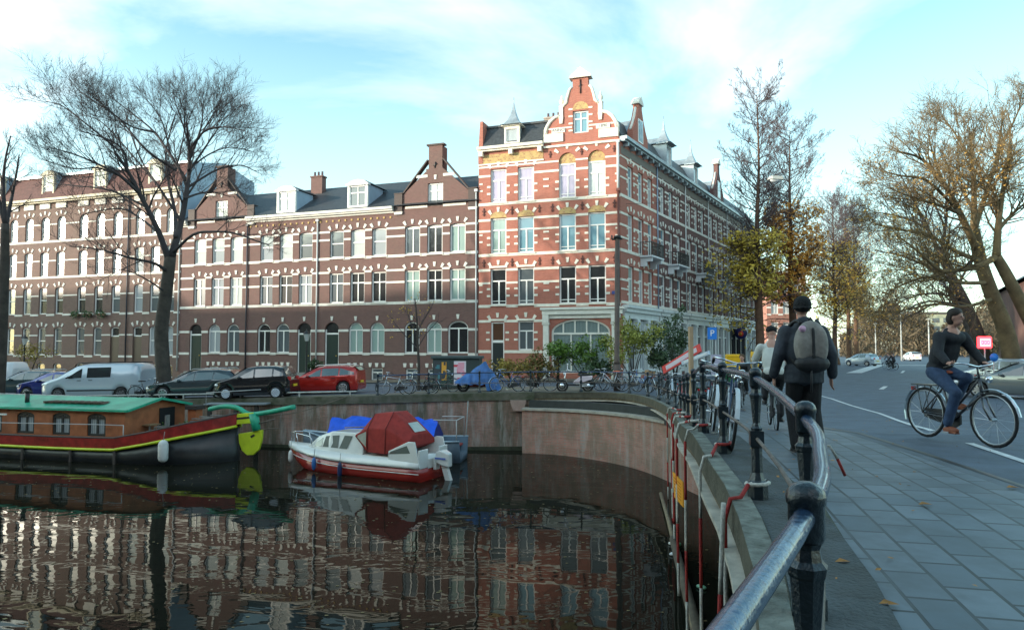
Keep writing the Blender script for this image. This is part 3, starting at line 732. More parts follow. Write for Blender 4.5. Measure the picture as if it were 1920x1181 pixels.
# ---- left houses (plum brick, mansard)
def left_house(u1,u0,label,cols,glz,glr,dorm,doors=(),plant=False):
    h,T=front_thing('brick_house',label,u1,-2.7,group='row of plum brick canal houses'); W=u1-u0; X=lambda u:u1-u; B=-2.7
    ops=[]
    for u in cols:
        ops+= [(X(u)-.5,X(u)+.5,9.85,12.0,.5),(X(u)-.5,X(u)+.5,6.5,8.75,.2),(X(u)-.5,X(u)+.5,3.07,5.5,.2)]
        ops.append((X(u)-.5,X(u)+.5,-.65 if u not in doors else -2.5,1.85,.2)); 
        if u not in doors: ops.append((X(u)-.5,X(u)+.5,-2.5,-1.35,.25))
    wl=MB(T); wall_skin(wl,0,W,B,13.4,ops); house_shell(wl,0,W,B,13.3); wl.build('wall',LBRICK,h)
    s=MB(T); bands(s,0,W,[(11.3,.1),(9.72,.16),(7.95,.1),(6.42,.15),(4.75,.1),(3.0,.15),(1.15,.1),(-.72,.15)],ops)
    for u in cols:
        for z in(12.05,8.75,5.5,1.85): voussoirs(s,X(u),z,1.05,s=.18)
        s.box(X(u)-.62,X(u)+.62,-.10,.04,12.75,13.25)   # pale frieze panels
    s.build('stone_trim',STONE,h)
    c=MB(T); c.box(0,W,-.55,.02,13.4,13.62).box(0,W,-.35,.02,13.27,13.399).build('cornice',CREAM,h)
    r=MB(T); r.add([(0,-.3,13.63),(W,-.3,13.63),(W,.9,16.0),(0,.9,16.0),(0,9,16.6),(W,9,16.6)],[(0,1,2,3)]); r.build('roof',REDTILE,h)
    r=MB(T); r.add([(0,.88,16.0),(W,.88,16.0),(W,5,16.9),(0,5,16.9),(0,9,16.0),(W,9,16.0)],[(0,1,2,3),(3,2,5,4)]); r.box(0,W,.7,.95,15.95,16.12); r.build('ridge_roof',ZINC,h)
    for u in dorm:
        dormer(h,T,X(u),13.7,1.5,2.2,gl=C,d=2.5,style='S',fm=CREAM)
    for k,u in enumerate(cols):
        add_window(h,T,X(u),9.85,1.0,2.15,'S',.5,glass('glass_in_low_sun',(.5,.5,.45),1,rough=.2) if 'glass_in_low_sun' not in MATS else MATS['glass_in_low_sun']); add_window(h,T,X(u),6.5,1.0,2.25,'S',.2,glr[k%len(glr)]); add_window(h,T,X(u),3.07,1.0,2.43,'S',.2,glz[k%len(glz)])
        if u in doors: 
            b=MB(T); b.box(X(u)-.5,X(u)+.5,.1,.17,-2.5,1.0).build('door',mat('brown_door',(.10,.07,.05),.5),h); add_window(h,T,X(u),1.0,1.0,.85,'N',.2,D)
        else: add_window(h,T,X(u),-.65,1.0,2.5,'S',.2,glr[(k+1)%len(glr)]); add_window(h,T,X(u),-2.5,1.0,1.15,'N',.25,D)
    return h,T
l1,TL1=left_house(43.0,37.2,'plum brick house beside the first brown gable, pale blue end wall',[41.75,40.0,38.35],[N_,GY,GY],[N_,GY,N_],[40.2],doors=(41.75,))
# pale zinc-clad end wall of the last house
b=MB(TL1); b.add([(5.83,-.1,10.4),(5.83,9,10.4),(5.83,9,16.0),(5.83,5,16.9),(5.83,.88,16.0),(5.83,-.3,13.6)],[(0,1,2,3,4,5)]); b.build('end_wall',ZINCB,l1)
left_house(49.5,43.0,'plum brick house with green window boxes on its third storey',[48.3,46.3,44.3],[D,D,GY],[GY,GY,GY],[46.5],doors=(44.3,))
left_house(58.2,49.5,'plum brick house four bays wide with glaring top windows',[57.0,55.0,53.0,51.0],[GY,GY,D,D],[GY,GY,GY],[52.8,])
left_house(67.0,58.2,'plum brick house at the far left edge of the photo',[65.6,63.6,61.6,59.6],[GY,D],[GY,N_],[59.2,])
pipe(l1,TL1,5.7,-1.9,13.2,PW); pipe(l1,TL1,.05,-2.5,13.2,PD_)
# window boxes
for u in (45.6,47.2,48.6):
    p=FR@Vector((-u,-.28,2.95)); t_=thing('window_box','green plants hanging over a sill box on the plum house, %s of three'%({45.6:'right',47.2:'middle',48.6:'left'}[u]),'window box',p,math.atan2(-.3185,.948),'window boxes on the plum house')
    MB().box(-.45,.45,-.1,.12,-.12,.08).build('box',mat('box_wood',(.16,.09,.05),.8),t_)
    b=MB(); r_=random.Random(int(u*10))
    for i in range(140):
        c=Vector((r_.uniform(-.5,.5),r_.uniform(-.22,.1),r_.gauss(.05,.16))); s=.07
        d=Vector((r_.uniform(-1,1),r_.uniform(-1,1),r_.uniform(-1,1))).normalized(); e=d.orthogonal().normalized()
        b.add([c-d*s,c+e*s*.6,c+d*s,c-e*s*.6],[(0,1,2,3)])
    b.build('foliage',mat('ivy_leaf',(.035,.10,.03),.6,var=.5,vs=12),t_)
# ---------------------------------------------------------------- red corner house
hr,TR=front_thing('corner_house','tall red brick corner house with white bands, stepped gable and shopfront',10.26,-2.3,'house')
Wr=10.26; X=lambda u:Wr-u; Br=-2.3
iWr=W_of(hr).inverted(); TS=iWr@SD      # street side frame in the corner house's own space
cols=[8.75,6.69,3.68,1.61]
ops=[]
for k,u in enumerate(cols):
    x=X(u)
    ops.append((x-.6,x+.6,10.4,12.82 if k<2 else 13.55,.0 if k<2 else .6))
    ops.append((x-.6,x+.6,6.72,9.28,0)); ops.append((x-.6,x+.6,3.05,5.65,0))
ops.append((X(8.8)-.5,X(8.8)+.5,-2.2,1.85,0)); ops.append((X(6.7)-.58,X(6.7)+.58,-.15,1.9,0))
ops.append((X(4.85),X(.75),-1.7,2.0,.9))
wl=MB(TR); wall_skin(wl,0,Wr,Br,14.2,ops)
# sides and back
wl.add([(0.003,0,Br),(0.003,9,Br),(0.003,9,14.4),(0.003,0,14.4)],[(0,3,2,1)])
# gable: curved outline
gc=X(2.72)
def mirror(P): return P+[(2*gc-x,z) for x,z in P[::-1]]
LP=[(gc-2.62,14.2),(gc-2.62,14.75),(gc-2.45,14.75),(gc-2.42,15.3),(gc-2.2,15.75),(gc-1.85,16.05),(gc-1.4,16.15),(gc-1.4,16.7),(gc-1.1,17.0),(gc-.95,17.5),(gc-.8,17.95),(gc-.55,18.1),(gc-.55,18.75)]
G=mirror(LP)
# triangulated with window hole: left, right, above
gx0,gx1,g0,g1=gc-.52,gc+.52,14.85,16.4
wl.prism([p for p in LP if p[0]<=gx0-.02]+[(gx0,18.0),(gx0,14.2)][::1],0,.4) if False else None
def zat(x):  # outline height at distance x from centre
    for (a,za),(c,zc) in zip(LP,LP[1:]):
        a-=gc;c-=gc
        if a<=-x<=c and c>a: return za+(zc-za)*((-x-a)/(c-a))
    return 18.75
xs_=[2.62,2.45,2.42,2.2,1.85,1.4,1.1,.95,.8,.55]
for k in(-1,1):
    for a,c in zip(xs_,xs_[1:]):
        e=1e-4; za=zat(a-e); zc=zat(c+e)
        P=[(gc+k*a,14.2),(gc+k*c,14.2),(gc+k*c,zc),(gc+k*a,za)]
        if k>0: P=P[::-1]
        wl.prism(P,0,.4)
wl.prism([(gc-.55,16.4),(gc+.55,16.4),(gc+.55,18.75),(gc-.55,18.75)],0,.4); wl.prism([(gc-.55,14.2),(gc+.55,14.2),(gc+.55,14.85),(gc-.55,14.85)],0,.4)
# street side wall, three bays
tc_=[1.85,3.85,5.8]; opsS=[]
for t_ in tc_:
    opsS+=[(t_-.52,t_+.52,10.45,12.65,0),(t_-.52,t_+.52,6.72,9.28,0),(t_-.52,t_+.52,3.2,5.65,0)]
wl.M=TS; wall_skin(wl,0,7.3,2.5,14.1,opsS); 
wall_skin(wl,0,7.3,Br,2.5,[(.5,6.9,-1.9,2.1,0)])
wl.add([(7.297,0,Br),(7.297,9,Br),(7.297,9,14.4),(7.297,0,14.4)],[(0,1,2,3)])
wl.build('wall',REDB,hr)
s=MB(TR)
bl=[(10.30,.17),(12.35,.13),(9.15,.14),(8.35,.12),(6.62,.17),(5.55,.15),(4.62,.12),(2.97,.17),(13.0,.1)]
bands(s,0,Wr,bl,ops); bands(s,0,X(5.5),[(1.45+.45,.15),(-.25,.17)],ops)
for k,u in enumerate(cols):
    x=X(u)
    for z0,z1 in((10.4,12.8),(6.72,9.28),(3.05,5.65)):
        for zq in (z0+.65,z0+1.15):
            for q in(-1,1):
                a,c=sorted((x+q*.6,x+q*.86)); s.box(a,c,-.03,.02,zq-.07,zq+.07)
    voussoirs(s,x,12.85 if k<2 else 13.5,1.3 if k<2 else 1.5,rise=.1 if k<2 else .28,spread=.4 if k<2 else .9); voussoirs(s,x,9.5,1.25,rise=.18,s=.2); voussoirs(s,x,5.72,1.25,rise=.16,s=.2)
    for z in(10.3,6.62,2.97): s.box(x-.72,x+.72,-.1,.05,z+.0,z+.095+.0)
    s.box(x-.68,x+.68,-.05,.02,5.70,5.84) if k<2 else None
for x in (X(8.8),X(6.7)):
    voussoirs(s,x,1.95,1.25,rise=.18,s=.2); s.box(x-.68,x+.68,-.05,.02,1.92,2.06)
    for zq in(.6,1.1): 
        for q in(-1,1):
            a,c=sorted((x+q*.6,x+q*.86)); s.box(a,c,-.03,.02,zq-.07,zq+.07)
for z in(11.3,11.8,7.6,8.1,4.0,4.5):   # short blocks between the two halves
    s.box(X(5.4),X(5.0),-.04,.02,z-.06,z+.06); s.box(X(9.95),X(10.2),-.03,.02,z-.06,z+.06); s.box(X(.35),X(.1),-.03,.02,z-.06,z+.06)
# gable stone work
s.box(X(5.34),X(4.0-.05),-.10,.02,14.35,14.95); s.box(X(1.45),X(.10),-.10,.02,14.35,14.95)
s.box(X(5.34),X(3.3),-.06,.02,14.951,15.05) if False else None
for k in(-1,1):
    P=[(gc+k*2.52,.2,14.9),(gc+k*2.45,.2,15.4),(gc+k*2.2,.2,15.82),(gc+k*1.85,.2,16.1),(gc+k*1.42,.2,16.2)]
    s.tube([(a,.0,c) for a,_,c in P],[.11,.14,.14,.12,.10],8); s.tube(P,[.13,.15,.15,.14,.12],6)
    P=[(gc+k*1.32,.2,16.75),(gc+k*1.02,.2,17.05),(gc+k*.92,.2,17.5),(gc+k*.78,.2,17.95),(gc+k*.62,.2,18.12)]
    s.tube([(a,.0,c) for a,_,c in P],[.09,.11,.10,.09,.08],8); s.tube(P,[.1,.12,.11,.11,.09],6)
    s.box(gc+k*1.38-.14,gc+k*1.38+.14,-.08,.45,16.1,16.85)                       # finial pedestal
    s.lathe((gc+k*1.38,.18,16.85),[(.2,0),(.2,.08),(.08,.14),(.17,.3),(.19,.42),(.1,.56),(.05,.66),(.08,.72),(.03,.82)],10)
    s.prism([(gc+k*1.38-.1,15.6),(gc+k*1.38+.1,15.6),(gc+k*1.38+.16,16.1),(gc+k*1.38-.16,16.1)],-.1,.0)
    for z in(15.0,15.5,16.0,16.5):
        a,c=sorted((gc+k*.56,gc+k*.84)); s.box(a,c,-.03,.02,z,z+.12)
    a,c=sorted((gc+k*.6,gc+k*2.3)); s.box(a,c,-.025,.02,15.25,15.36)
    a,c=sorted((gc+k*2.62,gc+k*2.40)); s.box(a,c,-.08,.45,14.4,15.3)
s.prism([(gc-.72,18.75),(gc+.72,18.75),(gc+.74,18.85),(gc,19.45),(gc-.74,18.85)],-.14,.5)
s.box(gc-.78,gc+.78,-.18,.52,18.70,18.749)
# street side trim
s.M=TS
bands(s,0,7.3,[(10.36,.17),(12.3,.12),(9.15,.13),(8.35,.12),(6.62,.17),(5.55,.13),(4.62,.12),(3.1,.16),(11.6,.1),(7.5,.1),(4.0,.1),(13.05,.09)],opsS)
for t_ in tc_:
    for z in(12.7,9.35,5.72): voussoirs(s,t_,z,1.1,s=.2)
    for z0 in(10.45,6.72,3.2):
        for zq in(z0+.5,z0+1.0,z0+1.5):
            for q in(-1,1):
                a,c=sorted((t_+q*.52,t_+q*.76)); s.box(a,c,-.03,.02,zq-.07,zq+.07)
s.build('stone_trim',mat('warm_stone',(.74,.70,.60),.7,var=.15,vs=2),hr)
# date plaques
def text(parent,T,body,x,z,size,m,y=-.115,name='lettering',rx=90,extr=.004):
    cu=bpy.data.curves.new(name,'FONT'); cu.body=body; cu.size=size; cu.align_x='CENTER'; cu.align_y='CENTER'; cu.extrude=extr
    o=bpy.data.objects.new(name,cu); sc.collection.objects.link(o); dg=bpy.context.evaluated_depsgraph_get()
    me=bpy.data.meshes.new_from_object(o.evaluated_get(dg)); bpy.data.objects.remove(o)
    me.materials.clear(); me.materials.append(m)
    o=bpy.data.objects.new(name,me); sc.collection.objects.link(o); o.parent=parent
    o.matrix_local=T@Matrix.Translation((x,y,z))@Matrix.Rotation(R(rx),4,'X'); return o
for w_,u in(('ANNO',4.3),('1890',1.15)):
    b=MB(TR); b.box(X(u)-.48,X(u)+.48,-.06,.02,15.0,15.34); o=b.build('date_stone',STONE,hr); text(o,TR,w_,X(u),15.17,.3,IRON,y=-.065)
# cornice, frieze, mansard
c=MB(TR); c.box(0,X(5.36),-.45,.02,14.22,14.42).box(0,X(5.36),-.3,.02,14.1,14.219)
for u in(10.0,7.75,5.6): c.box(X(u)-.14,X(u)+.14,-.35,.0,13.75,14.1)
c.box(-.02,X(5.36),-.06,.02,13.15,13.25)
c.box(X(5.36),X(.0),-.10,.02,13.98,14.12)
c.build('cornice',mat('warm_stone',(1,1,1)),hr)
b=MB(TR); b.box(0.05,X(5.4),-.02,.02,13.26,13.9).build('tile_frieze',TAN,hr)
c=MB(TS); c.box(0,7.3,-.5,.02,14.12,14.34).box(0,7.3,-.35,.02,14.0,14.119)
for i in range(6): c.box(.5+i*1.25,.68+i*1.25,-.4,.0,13.75,14.0)
c.build('side_cornice',ZINC,hr)
b=MB(TS); b.box(0.1,7.3,-.02,.02,13.2,13.72).build('side_frieze',mat('grey_frieze',(.17,.15,.13),.8),hr)
r=MB(TR); r.add([(0,-.1,14.43),(X(5.3),-.1,14.43),(X(5.3),.9,16.2),(0,.9,16.2)],[(0,1,2,3)])
r.box(0,X(5.3),.75,.95,16.1,16.25)
r.add([(0,.9,16.2),(X(5.3),.9,16.2),(X(1.2),1.6,16.2),(X(1.2),9,16.3),(0,9,16.3)],[(0,1,2,3,4)])
r.M=TS; r.add([(.4,.0,14.35),(7.3,-.05,14.35),(7.3,1.1,16.25),(1.4,1.1,16.25)],[(0,1,2,3)]); r.add([(1.4,1.09,16.25),(7.3,1.09,16.25),(7.3,8,16.3),(1.4,8,16.3)],[(0,1,2,3)])
r.build('roof',SLATE,hr)
# parapet wall between brown and red house
b=MB(TR); b.box(-.02,.32,-.05,8.9,13.3,14.6).prism([(-.01,14.6),(.31,14.6),(.31,16.4),(.10,16.4)],-.0,9).build('parapet',REDB,hr)
def spire(h,T,x,z0,w,hgt,rise,d=2,style='N'):
    b=MB(T); b.box(x-w/2,x-w/2+.12,0,.2,z0,z0+hgt).box(x+w/2-.12,x+w/2,0,.2,z0,z0+hgt).box(x-w/2+.12,x+w/2-.12,0,.2,z0,z0+.2).box(x-w/2+.12,x+w/2-.12,0,.2,z0+hgt-.2,z0+hgt)
    b.prism([(x-w/2-.2,z0+hgt+.001),(x+w/2+.2,z0+hgt+.001),(x+w/2+.2,z0+hgt+.06),(x-w/2-.2,z0+hgt+.06)],-.15,.8)
    o=b.build('dormer',mat('warm_stone',(1,1,1)) if T is TR else ZINC,h); MB(T).box(x-w/2+.02,x+w/2-.02,.2,d,z0,z0+hgt).build('cheek',ZINC,o)
    rr=w/2+.28; P=[(rr*1.3,0),(rr*.95,.12),(rr*.62,.4),(rr*.36,.8),(rr*.18,1.2),(rr*.06,rise-.15),(.015,rise)]
    q=MB(T); q.lathe((x,.45,z0+hgt+.062),P,4,rot=R(45)); 
    q.prism([(x-w/2-.1,z0+hgt+.062),(x+w/2+.1,z0+hgt+.062),(x,z0+hgt+.75)],.5,d+.8); q.build('spire_roof',ZINC,o)
    MB(T).tube([(x,.45,z0+hgt+rise-.1),(x,.45,z0+hgt+rise+.35)],.025,5).build('finial',ZINC,o)
    add_window(h,T,x,z0+.12,w-.2,hgt-.25,style,0,G_NET,rec=.06)
spire(hr,TR,X(7.73),14.5,1.15,1.35,1.85)
chimney(hr,TR,X(5.2),4.2,15.5,17.4,2.4,.8,mat('cement_chimney',(.38,.31,.26),.9,var=.2),6)
# side gable of the corner house (seen edge on)
def side_gable(h,T,x,z0,top,w=3.0,m=REDB):
    b=MB(T); L=[(x-w/2,z0),(x+w/2,z0),(x+w/2,z0+1.1),(x+w*.36,z0+1.6),(x+w*.22,z0+2.3),(x+.35,z0+3.0),(x+.35,top-.5),(x,top),(x-.35,top-.5),(x-.35,z0+3.0),(x-w*.22,z0+2.3),(x-w*.36,z0+1.6),(x-w/2,z0+1.1)]
    b.prism(L,-.02,.4); o=b.build('gable',m,h)
    c=MB(T); c.prism([(x-.5,top-.5),(x+.5,top-.5),(x+.5,top-.35),(x,top+.1),(x-.5,top-.35)],-.12,.5)
    for k in(-1,1):
        c.tube([(x+k*w*.5,.2,z0+1.15),(x+k*w*.36,.2,z0+1.65),(x+k*w*.22,.2,z0+2.35),(x+k*.38,.2,z0+3.05)],.1,6)
    c.box(x-w/2-.05,x+w/2+.05,-.1,.0,z0+.0,z0+.25); c.build('gable_stone',STONE,o)
    f=MB(T); f.box(x-.5,x+.5,-.05,-.021,z0+.5,z0+2.2).build('gable_window',WHITE,o)
    MB(T).box(x-.4,x-.04,-.06,-.051,z0+.6,z0+2.1).box(x+.04,x+.4,-.06,-.051,z0+.6,z0+2.1).build('pane',G_BLUE,o)
    MB(T).prism([(x-1.4,z0+.3),(x+1.4,z0+.3),(x,z0+2.3)],.4,3.5).build('gable_roof',ZINC,o)
side_gable(hr,TS,3.85,14.34,18.15)
# windows
GL=[[G_LILAC,G_LILAC,G_LILAC,C],[GR,BL,BL,BL],[D,GY,D,D]]
for k,u in enumerate(cols):
    x=X(u)
    add_window(hr,TR,x,10.4,1.2,2.42,'TB',0,GL[0][k])
    if k>1:
        P=arch_poly(x-.6,x+.6,12.82,13.55,.6); MB(TR).add([(a,.12,c_) for a,c_ in P],[list(range(len(P)))]).build('tympanum',TAN,hr)
    add_window(hr,TR,x,6.72,1.2,2.56,'TB',0,GL[1][k]); add_window(hr,TR,x,3.05,1.2,2.6,'TB',0,GL[2][k])
    P=arch_poly(x-.62,x+.62,9.28,9.75,.44); MB(TR).prism(P,-.012,.02).build('tympanum',TAN,hr)
add_window(hr,TR,gc,14.85,1.04,1.55,'T2',0,BL)
P=arch_poly(gc-.55,gc+.55,16.5,17.05,.5); MB(TR).prism(P,-.015,.02).build('tympanum',TAN,hr)
MB(TR).tube([(gc,-.05,17.6),(gc,-.05,18.6)],.04,6).tube([(gc-.12,-.05,18.1),(gc+.12,-.05,18.2)],.03,6).build('wall_anchor',IRON,hr)
b=MB(TR)
for z in(9.75,6.05):
    for u in(9.85,7.72,5.7,4.75,2.63,.4):
        x=X(u); b.box(x-.04,x+.04,-.06,.0,z-.28,z+.28).box(x-.12,x+.12,-.07,.0,z+.02,z+.10).box(x-.09,x+.09,-.065,.0,z-.2,z-.14)
for u in (4.9,2.66,.4): x=X(u); b.box(x-.04,x+.04,-.06,0,13.3,13.75).box(x-.1,x+.1,-.065,0,13.5,13.57)
b.build('wall_anchors',mat('rust_iron',(.09,.03,.025),.7),hr)
add_window(hr,TR,X(6.7),-.15,1.16,2.05,'T',0,GY)
# door with transom
x=X(8.8); b=MB(TR); b.box(x-.5,x-.4,.08,.18,-2.2,1.85).box(x+.4,x+.5,.08,.18,-2.2,1.85).box(x-.4,x+.4,.08,.18,.38,.56).box(x-.4,x+.4,.08,.18,1.75,1.85); fo=b.build('door_frame',WHITE,hr)
do=MB(TR).box(x-.4,x+.4,.12,.17,-2.2,.38).box(x-.3,x+.3,.105,.12,-.9,.1).build('door',mat('black_door',(.02,.028,.03),.35),hr); MB(TR).ell((x+.3,.1,-1.1),(.04,.04,.04),8,6).build('handle',mat('brass',(0,0,0)),do)
MB(TR).add([(x-.4,.15,.56),(x+.4,.15,.56),(x+.4,.15,1.75),(x-.4,.15,1.75)],[(0,1,2,3)]).build('transom_pane',mat('amber_room',(.10,.05,.03),.1,coat=1),fo)
# shopfront on canal side
b=MB(TR); xa,xb=X(5.45),X(.02)
b.box(xa-.1,xb+.28,-.42,.0,2.62,2.78).box(xa,xb+.14,-.30,.0,2.3,2.619).box(xa,xb,-.12,.0,2.03,2.299)
for x in(X(5.2),X(.42)):
    b.box(x-.2,x+.2,-.2,.0,-2.25,1.6).box(x-.25,x+.25,-.26,.0,-2.28,-1.6).box(x-.26,x+.26,-.26,.0,1.6,1.75).box(x-.22,x+.22,-.3,.0,1.75,2.29)
sf=b.build('shopfront',mat('shop_cream',(.66,.66,.60),.55,var=.1,vs=3),hr)
x0,x1=X(4.85),X(.75)
b=MB(TR); o_=arch_poly(x0,x1,-1.7,2.0,.9,14); i_=arch_poly(x0+.13,x1-.13,-1.57,1.87,.78,14); n=len(o_)
b.add([(a,.10,c_) for a,c_ in o_]+[(a,.10,c_) for a,c_ in i_]+[(a,.2,c_) for a,c_ in i_],[(i,(i+1)%n,(i+1)%n+n,i+n) for i in range(n)]+[(i+n,(i+1)%n+n,(i+1)%n+2*n,i+2*n) for i in range(n)])
b.box(x0+.1,x1-.1,.10,.18,.92,1.06)
for k in range(1,5): xx=x0+(x1-x0)*k/5; b.box(xx-.05,xx+.05,.11,.17,1.06,1.95)
for k in(1,2): xx=x0+(x1-x0)*k/3; b.box(xx-.05,xx+.05,.11,.17,-1.6,.92)
wo_=b.build('shop_window',mat('shop_cream',(1,1,1)),hr)
MB(TR).add([(a,.17,c_) for a,c_ in i_],[list(range(n))]).build('pane',glass('glass_shop_blind',(.20,.27,.27),1),wo_)
# street side windows and shopfront
for k,t_ in enumerate(tc_):
    add_window(hr,TS,t_,10.45,1.04,2.2,'T',0,BL if k<2 else N_); add_window(hr,TS,t_,6.72,1.04,2.56,'T',0,[N_,GY,BL][k]); add_window(hr,TS,t_,3.2,1.04,2.45,'T',0,[GR,N_,GY][k])
def side_shop(h,T,t0,t1,m,gl,n=3,dark=False):
    b=MB(T); b.box(t0-.02,t1+.02,-.45,.0,2.72,2.92).box(t0,t1,-.32,.0,2.45,2.719).box(t0,t1,-.14,-.001,2.02,2.449)
    for i in range(n+1):
        x=t0+.25+(t1-t0-.5)*i/n; b.box(x-.17,x+.17,-.2,.1,-2.3,1.8).box(x-.23,x+.23,-.27,.1,-2.3,-1.6).box(x-.23,x+.23,-.27,.1,1.801,2.0)
    sf=b.build('shopfront',m,h)
    for i in range(n):
        xa=t0+.42+(t1-t0-.5)*i/n; xb=t0+.08+(t1-t0-.5)*(i+1)/n; w=xb-xa
        b=MB(T); b.box(xa,xb,.03,.1,-2.3,-1.5).box(xa,xa+.08,.02,.1,-1.5,1.95).box(xb-.08,xb,.02,.1,-1.5,1.95).box(xa+.08,xb-.08,.02,.1,.95,1.07)
        for q in(1,2,3): b.box(xa+w*q/4-.03,xa+w*q/4+.03,.03,.09,1.07,1.95)
        o=b.build('shop_window',m,h); MB(T).add([(xa+.05,.08,-1.5),(xb-.05,.08,-1.5),(xb-.05,.08,1.95),(xa+.05,.08,1.95)],[(0,1,2,3)]).build('pane',gl[i%len(gl)],o)
side_shop(hr,TS,.25,7.1,SHOPW,[GY,N_,GY])
pipe(hr,TS,7.2,2.9,14.0,mat('blue_pipe',(.25,.33,.45),.5)); pipe(hr,TR,Wr-.12,10.6,13.9,PW,r=.09,y=-.14); pipe(hr,TR,Wr-.12,2.8,10.6,mat('brown_pipe',(.12,.04,.03),.5),r=.08,y=-.14)
def balcony(h,T,x,z,w,plants=False):
    b=MB(T); b.box(x-w/2,x+w/2,-.95,-.0,z-.12,z)
    for k in(-1,1): b.prism([(0,0)]*0 or [(x+k*(w/2-.3)-.12,z-.75),(x+k*(w/2-.3)+.12,z-.75),(x+k*(w/2-.3)+.12,z-.121),(x+k*(w/2-.3)-.12,z-.121)],-.45,0); 
    for k in(-1,1): b.box(x+k*(w/2-.3)-.11,x+k*(w/2-.3)+.11,-.85,-.451,z-.42,z-.121)
    o=b.build('balcony',mat('balcony_stone',(.62,.66,.68),.6),h)
    r_=MB(T)
    r_.bar((x-w/2,-.92,z+.95),(x+w/2,-.92,z+.95),.06,.05).bar((x-w/2,-.92,z+.1),(x+w/2,-.92,z+.1),.04,.04)
    for k in(-1,1): r_.bar((x+k*w/2,-.92,z+.95),(x+k*w/2,0,z+.95),.05,.05)
    n=int(w/.12)
    for i in range(n+1): r_.box(x-w/2+w*i/n-.012,x-w/2+w*i/n+.012,-.93,-.905,z,z+.95)
    for i in range(7):
        for k in(-1,1): r_.box(x+k*w/2-.012,x+k*w/2+.012,-.9+i*.13,-.875+i*.13,z,z+.95)
    r_.build('balustrade',IRON,o)
balcony(hr,TS,4.8,6.6,2.6)
# ---- following houses along the street
def side_house(t0,t1,label,glz,dorm=None,gab=None,bal=None,shopm=SHOPW,dark=False,upper=True):
    p=SD@Vector((t0,0,-2.3)); h=thing('street_house',label,'house',p,math.atan2(.856,.517),'dark brick houses along the side street'); T=W_of(h).inverted()@SD
    w=t1-t0; tcs=[t0+w*.19,t0+w*.47,t0+w*.75]; ops=[]
    for t_ in tcs: ops+=[(t_-.52,t_+.52,10.45,12.6,0),(t_-.52,t_+.52,6.72,9.28,0),(t_-.52,t_+.52,3.2,5.65,0)]
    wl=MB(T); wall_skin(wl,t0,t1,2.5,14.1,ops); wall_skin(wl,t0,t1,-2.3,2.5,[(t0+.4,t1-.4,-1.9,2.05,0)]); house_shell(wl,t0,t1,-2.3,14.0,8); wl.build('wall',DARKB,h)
    s=MB(T); bands(s,t0,t1,[(10.36,.17),(12.3,.12),(9.15,.13),(8.35,.12),(6.62,.17),(5.55,.13),(4.62,.12),(3.1,.16),(11.6,.1),(7.5,.1),(4.0,.1),(13.05,.09)],ops)
    for t_ in tcs:
        for z in(12.7,9.35,5.72): voussoirs(s,t_,z,1.1,s=.2)
        for z0 in(10.45,6.72,3.2):
            for zq in(z0+.5,z0+1.0,z0+1.5):
                for q in(-1,1):
                    a,c=sorted((t_+q*.52,t_+q*.76)); s.box(a,c,-.03,.02,zq-.07,zq+.07)
    s.build('stone_trim',STONE,h)
    c=MB(T); c.box(t0,t1,-.5,.02,14.12,14.34).box(t0,t1,-.35,.02,14.0,14.119)
    for i in range(6): c.box(t0+.5+i*1.2,t0+.68+i*1.2,-.4,.0,13.75,14.0)
    c.build('cornice',ZINC,h); MB(T).box(t0+.01,t1-.01,-.02,.02,13.2,13.72).build('frieze',mat('grey_frieze',(0,0,0)),h)
    r=MB(T); r.add([(t0,-.05,14.35),(t1,-.05,14.35),(t1,1.1,16.25),(t0,1.1,16.25),(t1,4,16.4),(t0,4,16.4),(t1,8,14),(t0,8,14)],[(0,1,2,3),(3,2,4,5),(5,4,6,7),(0,3,5,7),(1,6,4,2)]); r.build('roof',SLATE,h)
    for k,t_ in enumerate(tcs):
        add_window(h,T,t_,10.45,1.04,2.15,'T',0,glz[k%3]); add_window(h,T,t_,6.72,1.04,2.56,'T',0,glz[(k+1)%3]); add_window(h,T,t_,3.2,1.04,2.45,'T',0,glz[(k+2)%3])
    side_shop(h,T,t0+.1,t1-.1,shopm,[D if dark else GY,D,GY])
    if dorm: spire(h,T,dorm,14.45,1.3,1.9,2.1)
    if gab: side_gable(h,T,gab,14.34,18.75,3.6,DARKB)
    if bal: balcony(h,T,bal,6.6,2.8)
    pipe(h,T,t1-.1,2.9,14.0,PW)
    return h
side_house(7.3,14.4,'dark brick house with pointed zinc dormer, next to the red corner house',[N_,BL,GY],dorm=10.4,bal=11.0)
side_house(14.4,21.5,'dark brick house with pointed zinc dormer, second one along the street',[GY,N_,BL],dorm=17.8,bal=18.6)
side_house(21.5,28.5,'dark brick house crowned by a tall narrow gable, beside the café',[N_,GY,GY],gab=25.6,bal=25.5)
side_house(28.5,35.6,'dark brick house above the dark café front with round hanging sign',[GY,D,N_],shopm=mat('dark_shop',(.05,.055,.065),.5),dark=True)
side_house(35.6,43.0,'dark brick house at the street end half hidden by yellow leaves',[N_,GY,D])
# ---------------------------------------------------------------- railing on the bridge and quay
BLKP=mat('black_gloss_paint',(.012,.022,.03),.28,var=.3,vs=12,bump=.35,bs=60,coat=.3)
RAILP=mat('worn_rail_paint',(.035,.075,.15),.25,metal=.4,var=.3,vs=9,bump=.35,bs=45,coat=.5)
RUST=mat('rusty_bar',(.16,.13,.11),.7,var=.4,vs=10)
rail_pts=[(-.43,-.10),(.775,1.85),(1.43,3.4),(1.96,5.6),(2.39,7.9),(2.77,10.1)]
path=dens(near,.1); path=[p for p in path if p[1]>10.3]
